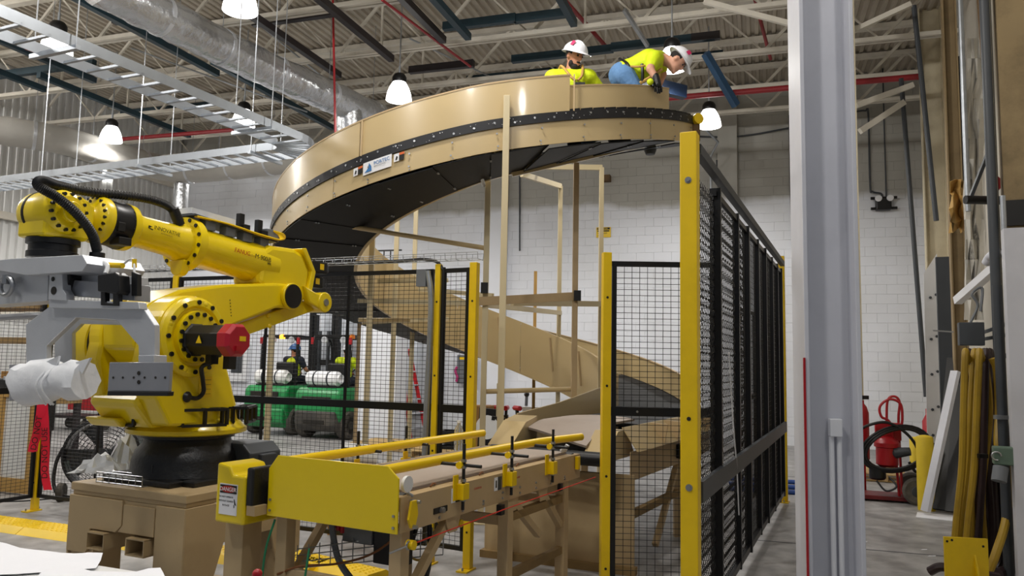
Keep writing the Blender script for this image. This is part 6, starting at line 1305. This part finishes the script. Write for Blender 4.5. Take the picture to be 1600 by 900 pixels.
# overhead pieces at the right
for x0, y0, x1, y1, D, r, m, lb in ((1428, 9, 1463, 345, 10.6, .035, 'greyd', 'long slanting dark pipe at the right from the roof'), (1408, 123, 1447, 620, 11.6, .035, 'greyd', 'slanting dark pipe left of the white perforated plate'),
                                    (1500, -10, 1513, 330, 8.6, .03, 'galv', 'bright grey riser pipe by the torn lining'), (1530, -10, 1547, 215, 7.6, .028, 'rust', 'rusty slanting pipe by the dark vertical pipe')):
    P, Q = at(x0, y0, D), at(x1, y1, D * 1.0); pipe([P, Q], r, m, 'slant_pipe', lb, 'pipe')
p = at(1551, 300, 6.6); b = B(); b.cyl((p.x, p.y, .0), (p.x, p.y, 7.9), .045, n=14); single('dark_standpipe', b, 'greyd', 'thick dark vertical pipe rising beside the coiled hoses', 'pipe', (p.x, p.y, 0))
p = at(1457, 200, 13.0); hcol(p, .34, .28, 8.0, R(-24), 'cream', 'broad cream column at the right behind the slanting pipes')
p = at(1492, 300, 9.6); hcol(p, .16, .2, 8.0, R(-24), 'browncol', 'brown stained column at the right beside the torn lining', 'brown_column')
p = at(1583, 150, 6.55); t = thing('rusty_column', 'rust stained beam column at the far right edge', 'column', V((p.x, p.y, 0)), R(-24))
b = B(); b.box((0, 0, 4.0), (.22, .16, 8.0)); obj('shaft', b, mat('stained_steel', '93805E', .75, 0, .2, 2.5, dirt='3A2C1C', dirt_amt=.8), t); b = B(); b.box((0, -.10, 3.0), (.26, .06, .22)); obj('splice_plate', b, 'black', t)
b = B(); b.box((-.17, 0, 4.0), (.03, .12, 8.0)); obj('edge_angle', b, 'cream', t)
p = at(1593, 650, 5.6); b = B(); b.box((p.x + .05, p.y, 1.35), (.2, .12, 2.7), R(-24)); single('grey_end_panel', b, 'colgrey', 'pale grey panel at the right edge beneath the rusty column', 'panel', (p.x, p.y, 0))
b = B(); rr = random.Random(4); b.sheet([[at(1506 + 30 * j / 6 + rr.uniform(-2, 2) + (6 if i < 3 else 0), 60 + 440 * i / 14, 8.7 + rr.uniform(-.08, .08)) for j in range(7)] for i in range(15)], .006); single('torn_lining', b, mat('lining', 'C8C4BA', .6, 0, .1, 3, bump=.6, bscale=4, dirt='776A50', dirt_amt=.4), 'torn whitish lining sheet hanging between pipes at the right', 'sheet', at(1512, 500, 8.7))
b = B(); rr = random.Random(9)
b.sheet([[at(1484 + 26 * j / 5 + rr.uniform(-4, 4), 285 + 75 * i / 6 + rr.uniform(-5, 5), 8.9 + rr.uniform(-.15, .15)) for j in range(6)] for i in range(7)], .01); single('torn_batting', b, 'wood', 'ragged brown torn batting beside the lining', 'insulation', at(1497, 360, 8.9))
b = B(); b.box(rw(1495, 230, .06) , (.05, 1.0, 2.6), RA - math.pi / 2); single('dark_opening_panel', b, 'ink', 'dark tall panel behind the torn lining', 'panel', rw(1495, 400, .02))
for p, q, w, m, lb in (((1496, 470, 8.2), (1562, 412, 7.4), .08, 'label', 'white diagonal strut at the right above the dark box'), ((1344, 205, 11.5), (1412, 160, 11.5), .09, 'creamr', 'cream diagonal brace right of the narrow column'), ((1338, 165, 11.3), (1426, 133, 11.3), .08, 'creamr', 'upper cream diagonal brace right of the narrow column')):
    b = B(); b.bar(at(*p), at(*q), w, w); single('diagonal_strut', b, m, lb, 'strut', at(*p))
b = B(); b.tube(spline([at(1541, 411, 7.0), at(1550, 399, 6.9), at(1575, 394, 6.5), at(1606, 390, 6.1)]), .04, 12); single('grey_pipe_bend', b, 'colgrey', 'pale grey bent pipe above the hose coil', 'pipe', at(1541, 411, 7.0))
p = at(1556, 308, 6.9); t = thing('shutoff_valve', 'black valve with red handle on the standpipe at the right', 'valve', p); b = B(); b.cyl((-.28, 0, -.03), (.1, 0, -.03), .04, n=12); obj('valve_pipe', b, 'black', t); b = B(); b.lathe([(.06, 0), (.075, .01), (.06, .03)], (-.03, -.03, .12), (.2, -1, 0), 16); obj('red_handle', b, 'red', t); b = B(); b.bar((-.25, 0, -.05), (-.05, 0, .42), .03, .03); obj('link_rod', b, 'greyd', t)
# white perforated plate, dark channel, leaning bars
pl = [(1443, 428), (1464, 396), (1468, 500), (1473, 692), (1449, 692)]
P = [at(x, y, 11.0) for x, y in pl]; t = thing('perforated_plate', 'tall white perforated plate with slanted top leaning at the right wall', 'plate', V((P[-1].x, P[-1].y, P[-1].z)))
b = B(); n = len(P); Q = [q + RD * .03 for q in P]; b.add(P + Q, [tuple(range(n)), tuple(reversed(range(n, 2 * n)))] + [(j, j + n, (j + 1) % n + n, (j + 1) % n) for j in range(n)]); obj('sheet', b, 'label', t, world=True)
b = B()
for y in (465, 530, 585, 640, 680):
    for x in (1453, 1462): q = at(x + (y - 430) * .02, y + (x - 1453) * -.5, 10.99); b.cyl(q, q - RD * .012, .022, n=5)
obj('tabs', b, 'greyd', t, world=True, stuff=True); b = B(); q = P[-1].lerp(P[-2], .5); b.box((q.x, q.y, q.z / 2), (.15, .06, q.z)); obj('support', b, 'greyd', t, world=True)
p = at(1476, 480, 10.4); b = B(); b.box((p.x, p.y, at(1476, 402, 10.4).z / 2), (.18, .1, at(1476, 402, 10.4).z), R(-24)); single('dark_channel', b, 'greyd', 'dark steel channel standing right of the white perforated plate', 'channel', (p.x, p.y, 0))
def lean(p, q, w, h, m, label, cat='bar', name='leaning_bar'):
    b = B(); b.bar(p, q, w, h); return single(name, b, m, label, cat, p)
p = atz(1447, 797, .01); p.y -= .25; p.x -= .14; lean(p + Z * .03, at(1493, 580, p.y + .15), .10, .05, 'colgrey', 'white steel angle leaning beside the yellow bollards')
p = atz(1473, 800, .01); lean(p + Z * .02, at(1494, 560, p.y + .6), .20, .05, 'black', 'wide black channel leaning behind the white angle')
p = atz(1490, 803, .01); lean(p + Z * .02, at(1500, 600, p.y + .5), .16, .05, 'black', 'black channel leaning next to the hose coil')
p = atz(1462, 700, .01); lean(at(1458, 705, 11) , at(1478, 610, 11.3), .05, .03, 'red', 'slim red bar leaning behind the front bollard')
p = at(1452, 640, 11.4); b = B(); b.lathe([(.09, 0), (.10, .05), (.10, .9), (.05, 1.0), (.05, 1.08)], (p.x, p.y, 0), (0, 0, 1), 18); single('red_cylinder', b, 'red', 'red gas cylinder behind the bollards', 'cylinder', (p.x, p.y, 0))
for k, (px, py, Y, h) in enumerate(((1448, 797, None, .86), (1434, 740, 10.9, .70))):
    p = atz(px, py, 0) if Y is None else at(px, py, Y); t = thing('bollard', ('front yellow concrete bollard beside the leaning white angle', 'rear yellow bollard behind the white bucket')[k], 'bollard', V((p.x, p.y, 0)), 0, 'yellow bollards')
    b = B(); b.lathe([(.095, 0), (.095, h - .02), (.085, h)], (0, 0, 0), (0, 0, 1), 22); obj('pipe', b, 'conc', t); b = B(); b.lathe([(.085, h - .004), (.05, h + .012), (.01, h + .018)], (0, 0, 0), (0, 0, 1), 22); obj('cap', b, 'conc', t)
p = atz(1431, 772, 0); t = thing('white_bucket', 'white plastic bucket on the floor behind the front bollard', 'bucket', p); b = B(); b.lathe([(.10, 0), (.125, .30), (.135, .30), (.135, .33), (.12, .33), (.115, .30)], (0, 0, 0), (0, 0, 1), 22); obj('pail', b, 'white', t); b = B(); b.tube([(.13 * math.cos(a), .1 * math.sin(a) - .04, .31 - .05 * math.sin(a)) for a in [math.pi * i / 10 for i in range(11)]], .004, 6); obj('bail', b, 'steel', t)
c = atz(1398, 762, 0); pallet(V((c.x + .3, c.y + .9, 0)), R(-24), 'wooden pallet lying behind the red pump cart')
c = atz(1465, 808, 0.001); b = B(); b.box((c.x, c.y, .004), (.42, .34, .006), R(-30)); single('floor_paper', b, 'paper', 'white sheet lying on the floor under the leaning bars', 'paper', c)
for k, (px, py, s) in enumerate(((1347, 847, .07), (1444, 859, .04), (1456, 869, .05))):
    c = atz(px, py, 0); b = B(); b.prism([(-1, -.2), (.4, -.5), (1, .3), (-.2, .5)], c + Z * .001, V((s, s * .2, 0)), V((-s * .2, s * .6, 0)), Z * .002); single('paper_scrap', b, 'paper', ('white paper scrap on the floor right of the grey column', 'tiny paper scrap on the floor, the left one of the close pair', 'paper scrap on the floor left of the yellow bracket plate')[k], 'paper scrap', c)
# red pump cart
c = atz(1388, 783, 0); c.y += .1; t = thing('pump_cart', 'red pump cart with a hose coil and hoop handles', 'cart', c, R(-20))
def pc(name, b, m, par=None, bv=0.0): return obj(name, b, m, par or t, bevel=bv)
b = B(); b.box((-.02, 0, .05), (.62, .42, .05)); pc('base', b, mat('cart_red', '6E1518', .5, dirt='2A1818', dirt_amt=.5), None, .006)
for x, y in ((.27, -.05), (.27, -.05),): pass
for y in (-.10, .12):
    b = B(); b.tube(spline([(.16, y, .07), (.10, y, .9), (-.02, y, 1.05), (-.03, y, 1.18), (.08, y, 1.27), (.2, y, 1.22), (.22, y, 1.05), (.20, y, .9)]) if y < 0 else spline([(.22, y, .07), (.20, y, .95), (.22, y, 1.22), (.16, y, 1.30), (.08, y, 1.24), (.06, y, .95)]), .016, 8); pc('hoop_handle', b, 'red')
b = B(); b.bar((-.30, -.1, .07), (-.33, -.1, .95), .03, .03); pc('upright', b, 'red'); b = B(); b.box((.06, 0, .86), (.30, .10, .22)); pc('back_plate', b, 'red', None, .01)
b = B(); b.lathe([(.09, .42), (.13, .45), (.13, .66), (.15, .67), (.15, .72), (.10, .78), (.05, .80)], (.04, -.05, 0), (0, 0, 1), 22); pc('pump_body', b, 'red')
b = B(); b.lathe([(.08, .26), (.10, .28), (.10, .42)], (-.08, -.08, 0), (0, 0, 1), 18); pc('motor', b, 'black'); b = B(); b.lathe([(.05, 0), (.07, .03), (.05, .2)], (.10, -.12, .6), (1, -.3, .2), 14); pc('filter', b, 'greyd')
for y in (-.26, .26): b = B(); b.lathe([(.05, -.04), (.14, -.05), (.165, -.03), (.165, .03), (.14, .05), (.05, .04)], (.34, y, .165), (0, 1, 0), 26); w_ = pc('wheel', b, 'rubber'); b = B(); b.lathe([(.02, -.055), (.06, -.05), (.08, -.03)], (.34, y, .165), (0, 1, 0), 14); pc('hub', b, 'greyd', w_)
b = B(); b.cyl((.34, -.24, .165), (.34, .24, .165), .02, n=8); pc('axle', b, 'greyd')
for k in range(3):
    b = B(); b.tube([(.12 + (.40 - .03 * k) * math.cos(a), -.20 - .02 * k + .06 * math.sin(a * 2), .66 + (.28 - .02 * k) * math.sin(a) + .08 * math.cos(a)) for a in [2 * math.pi * i / 30 for i in range(30)]], .017, 8, closed=True); pc('hose_loop', b, 'black')
b = B(); b.tube(spline([(-.34, -.15, .80), (-.2, -.2, .93), (.05, -.22, .98), (.3, -.2, .8), (.42, -.16, .5), (.36, -.1, .38), (.28, -.1, .5)]), .018, 8); pc('hose', b, 'black')
b = B(); b.tube(spline([(.05, -.15, .3), (.12, -.2, .2), (.0, -.2, .14), (-.1, -.15, .25)]), .012, 6); pc('hose', b, 'black')
# dark box, hoses, standoff plate
p = at(1517, 522, 6.7); t = thing('dark_switch_box', 'dark metal box fixed above the hose coil with a steel rod', 'box', V((p.x, p.y, p.z - .1)), R(-24)); b = B(); b.box((0, 0, .1), (.19, .14, .20)); obj('enclosure', b, 'greyd', t, bevel=.006); b = B(); b.bar((-.14, -.08, .115), (-.30, -.12, .125), .012, .012); obj('rod', b, 'steel', t)
b = B(); b.bar((.06, .05, .1), (.3, .1, .2), .03, .03); b.bar((.06, .05, .05), (.3, .1, .1), .03, .03); obj('wall_arm', b, 'galv', t); b = B(); b.tube(spline([(.0, 0, .2), (.06, 0, .35), (.02, .0, .45), (.10, .02, .5), (.08, 0, .3)]), .012, 6); obj('conduit_loop', b, 'grey', t)
hs = thing('hose_coil', 'hanging coil of yellow and maroon hoses on a wall hook', 'hose', at(1535, 890, 6.0), 0)
hooks = at(1535, 552, 6.25)
for k, (x0, xa, xb, y1, m, D) in enumerate(((1508, 1503, 1494, 880, 'hosey', 6.05), (1522, 1512, 1501, 885, 'hosey', 6.15), (1530, 1522, 1512, 888, 'hosey', 6.0), (1537, 1530, 1520, 884, 'hosed', 6.2), (1541, 1536, 1530, 880, 'hosed', 6.1), (1546, 1544, 1549, 892, 'hosed', 6.2), (1513, 1509, 1530, 870, 'hosed', 6.3), (1527, 1524, 1540, 886, 'hosed', 6.3))):
    b = B(); b.tube(spline([at(x0 + 6, 565, D + .12), at(x0 + 2, 553, D + .06), at(x0, 556, D), at((x0 + xa) / 2, 640, D), at(xa, 730, D), at(xb, 820, D), at(xb - 3, y1, D), at(xb + 12, y1 + 8, D + .05), at(xb + 26, y1 - 20, D + .1), at(xb + 22, y1 - 120, D + .12), at(x0 + 16, 650, D + .14), at(x0 + 10, 570, D + .12)], 8), .026, 8); obj('hose', b, m, hs, world=True)
b = B(); b.tube(spline([at(1551, 560, 6.0), at(1558, 580, 6.0), at(1561, 640, 6.0), at(1560, 700, 5.9), at(1575, 740, 5.9), at(1572, 810, 5.8), at(1556, 865, 5.7), at(1545, 893, 5.7)], 8), .03, 10); obj('hose', b, 'hosey', hs, world=True)
b = B(); b.tube(spline([at(1452, 893, 5.5), at(1470, 886, 5.45), at(1500, 892, 5.4), at(1560, 902, 5.4)]), .03, 8); obj('hose', b, 'hosed', hs, world=True)
b = B(); b.tube(spline([at(1588, 600, 6.2), at(1583, 720, 6.1), at(1578, 800, 6.0), at(1585, 880, 5.9), at(1560, 896, 5.8)]), .04, 8); obj('hose', b, 'hosed', hs, world=True)
b = B(); b.bar(at(1506, 556, 6.4), at(1560, 556, 6.4), .05, .04); b.bar(at(1560, 556, 6.4), at(1585, 556, 6.4), .05, .04); obj('hook_bar', b, 'greyd', hs, world=True)
b = B(); b.box(at(1533, 712, 5.98), (.07, .07, .03)); obj('tie', b, 'black', hs, world=True)
p = at(1566, 640, 5.8); t = thing('wall_conduit', 'grey conduit with a strap down the right edge beside the hoses', 'conduit', V((p.x, p.y, 0))); b = B(); b.cyl((0, 0, 0), (0, 0, 2.3), .035, n=12); obj('tube', b, 'greyd', t); b = B(); b.cyl((.09, .03, 0), (.09, .03, 3.0), .02, n=10); obj('tube', b, 'galv', t); b = B(); b.box((.05, -.02, 1.31), (.24, .04, .03)); obj('strap', b, 'galv', t)
p = at(1570, 712, 5.65); t = thing('green_junction_box', 'grey green conduit box with flip cover beside the hoses', 'junction box', V((p.x, p.y, p.z - .1)), R(-24)); b = B(); b.box((0, 0, .10), (.15, .10, .13)); obj('box_body', b, mat('box_green', '5F7464', .5), t, bevel=.01); b = B(); b.cyl((-.03, -.02, .02), (-.05, -.05, -.08), .05, n=12); obj('outlet', b, 'grey', t); b = B(); b.tube(arc((-.06, -.06, .10), .03, 0, 5, 8, (1, 0, 0), (0, 0, 1)), .006, 6); obj('latch', b, 'steel', t)
P = [at(1474, 838, 5.3), at(1543, 844, 5.25)]; d = (P[1] - P[0]); d.z = 0; a = math.atan2(d.y, d.x); t = thing('yellow_bracket_plate', 'upright yellow steel plate with a gusset at the lower right', 'plate', V((P[0].x, P[0].y, 0)), a); L_ = d.length
b = B(); b.box((L_ / 2, 0, P[0].z / 2), (L_, .012, P[0].z)); pl_ = obj('plate', b, 'fyellow', t, bevel=.002); b = B(); b.prism([(0, 0), (.16, 0), (0, P[0].z - .12)], (L_ * .68, -.006, .012), (0, -1, 0), Z, (.012, 0, 0)); obj('gusset', b, 'fyellow', t); b = B(); b.box((L_ / 2, -.05, .006), (L_ * 1.1, .3, .012)); obj('base_plate', b, 'fyellow', t)
b = B()
for x, z in ((.02, .03), (L_ - .03, .05), (.05, .02)): b.cyl((x, -.0065, P[0].z - z), (x, -.008, P[0].z - z), .008, n=8)
obj('bolt_holes', b, 'ink', t, stuff=True)
# blue pipes lying on the floor by the gate end
for k in range(3):
    P, Q = atz(1222, 752 + 8 * k, .03), atz(1256, 754 + 8 * k, .03); pipe([P - (Q - P) * 2.5, Q + (Q - P) * .5], .03, 'blue', 'blue_pipe', ('rear blue pipe on the floor at the gate end', 'middle blue pipe on the floor at the gate end', 'front blue pipe on the floor at the gate end')[k], 'pipe')
# ------------------------------------------------------------------ bench with drawings in the near left corner
A = atz(-60, 848, 1.1); Bq = atz(262, 899, 1.1); d = (Bq - A); d.z = 0; a = math.atan2(d.y, d.x); t = thing('drawing_table', 'work table under white drawing sheets in the near left corner', 'table', V((A.x, A.y, 0)), a); L_ = d.length
b = B(); b.box((L_ / 2 - .1, -.42, 1.075), (L_ + .2, .86, .04)); obj('table_top', b, 'white', t, bevel=.004)
for x in (.0, L_ - .12):
    for y in (-.05, -.78): b = B(); b.box((x, y, .5275), (.05, .05, 1.055)); obj('leg', b, 'galv', t)
def paper(pts, label, curl, z=1.097):
    P = [atz(x, y, z) for x, y in pts]; n = 10; rr = random.Random(len(label)); b = B()
    b.sheet([[(P[0].lerp(P[1], i / n)).lerp(P[3].lerp(P[2], i / n), j / n) + Z * (.003 + curl * max(0, math.sin(i * .8 + j * .5)) * (1 - j / n) + rr.uniform(0, .0015)) for j in range(n + 1)] for i in range(n + 1)], .0008)
    return single('drawing_sheet', b, 'paper', label, 'paper', P[0])
paper(((-50, 849), (160, 873), (150, 890), (-60, 905)), 'white drawing sheet with wavy back edge lying at the left of the table', .012)
paper(((70, 893), (250, 897), (300, 960), (20, 960)), 'upper white drawing sheet curling over the front of the table', .012, 1.103)
p = at(402, 897, 3.1); t = thing('red_ball_pin', 'small shiny red ball pin at the bottom edge below the danger sign', 'ball pin', V((p.x, p.y, 0))); b = B(); b.cyl((0, 0, 0), (0, 0, p.z - .02), .012, n=10); obj('stem', b, 'steel', t); b = B(); b.sphere((0, 0, p.z), .02, 16, 10); obj('ball', b, 'red', t)
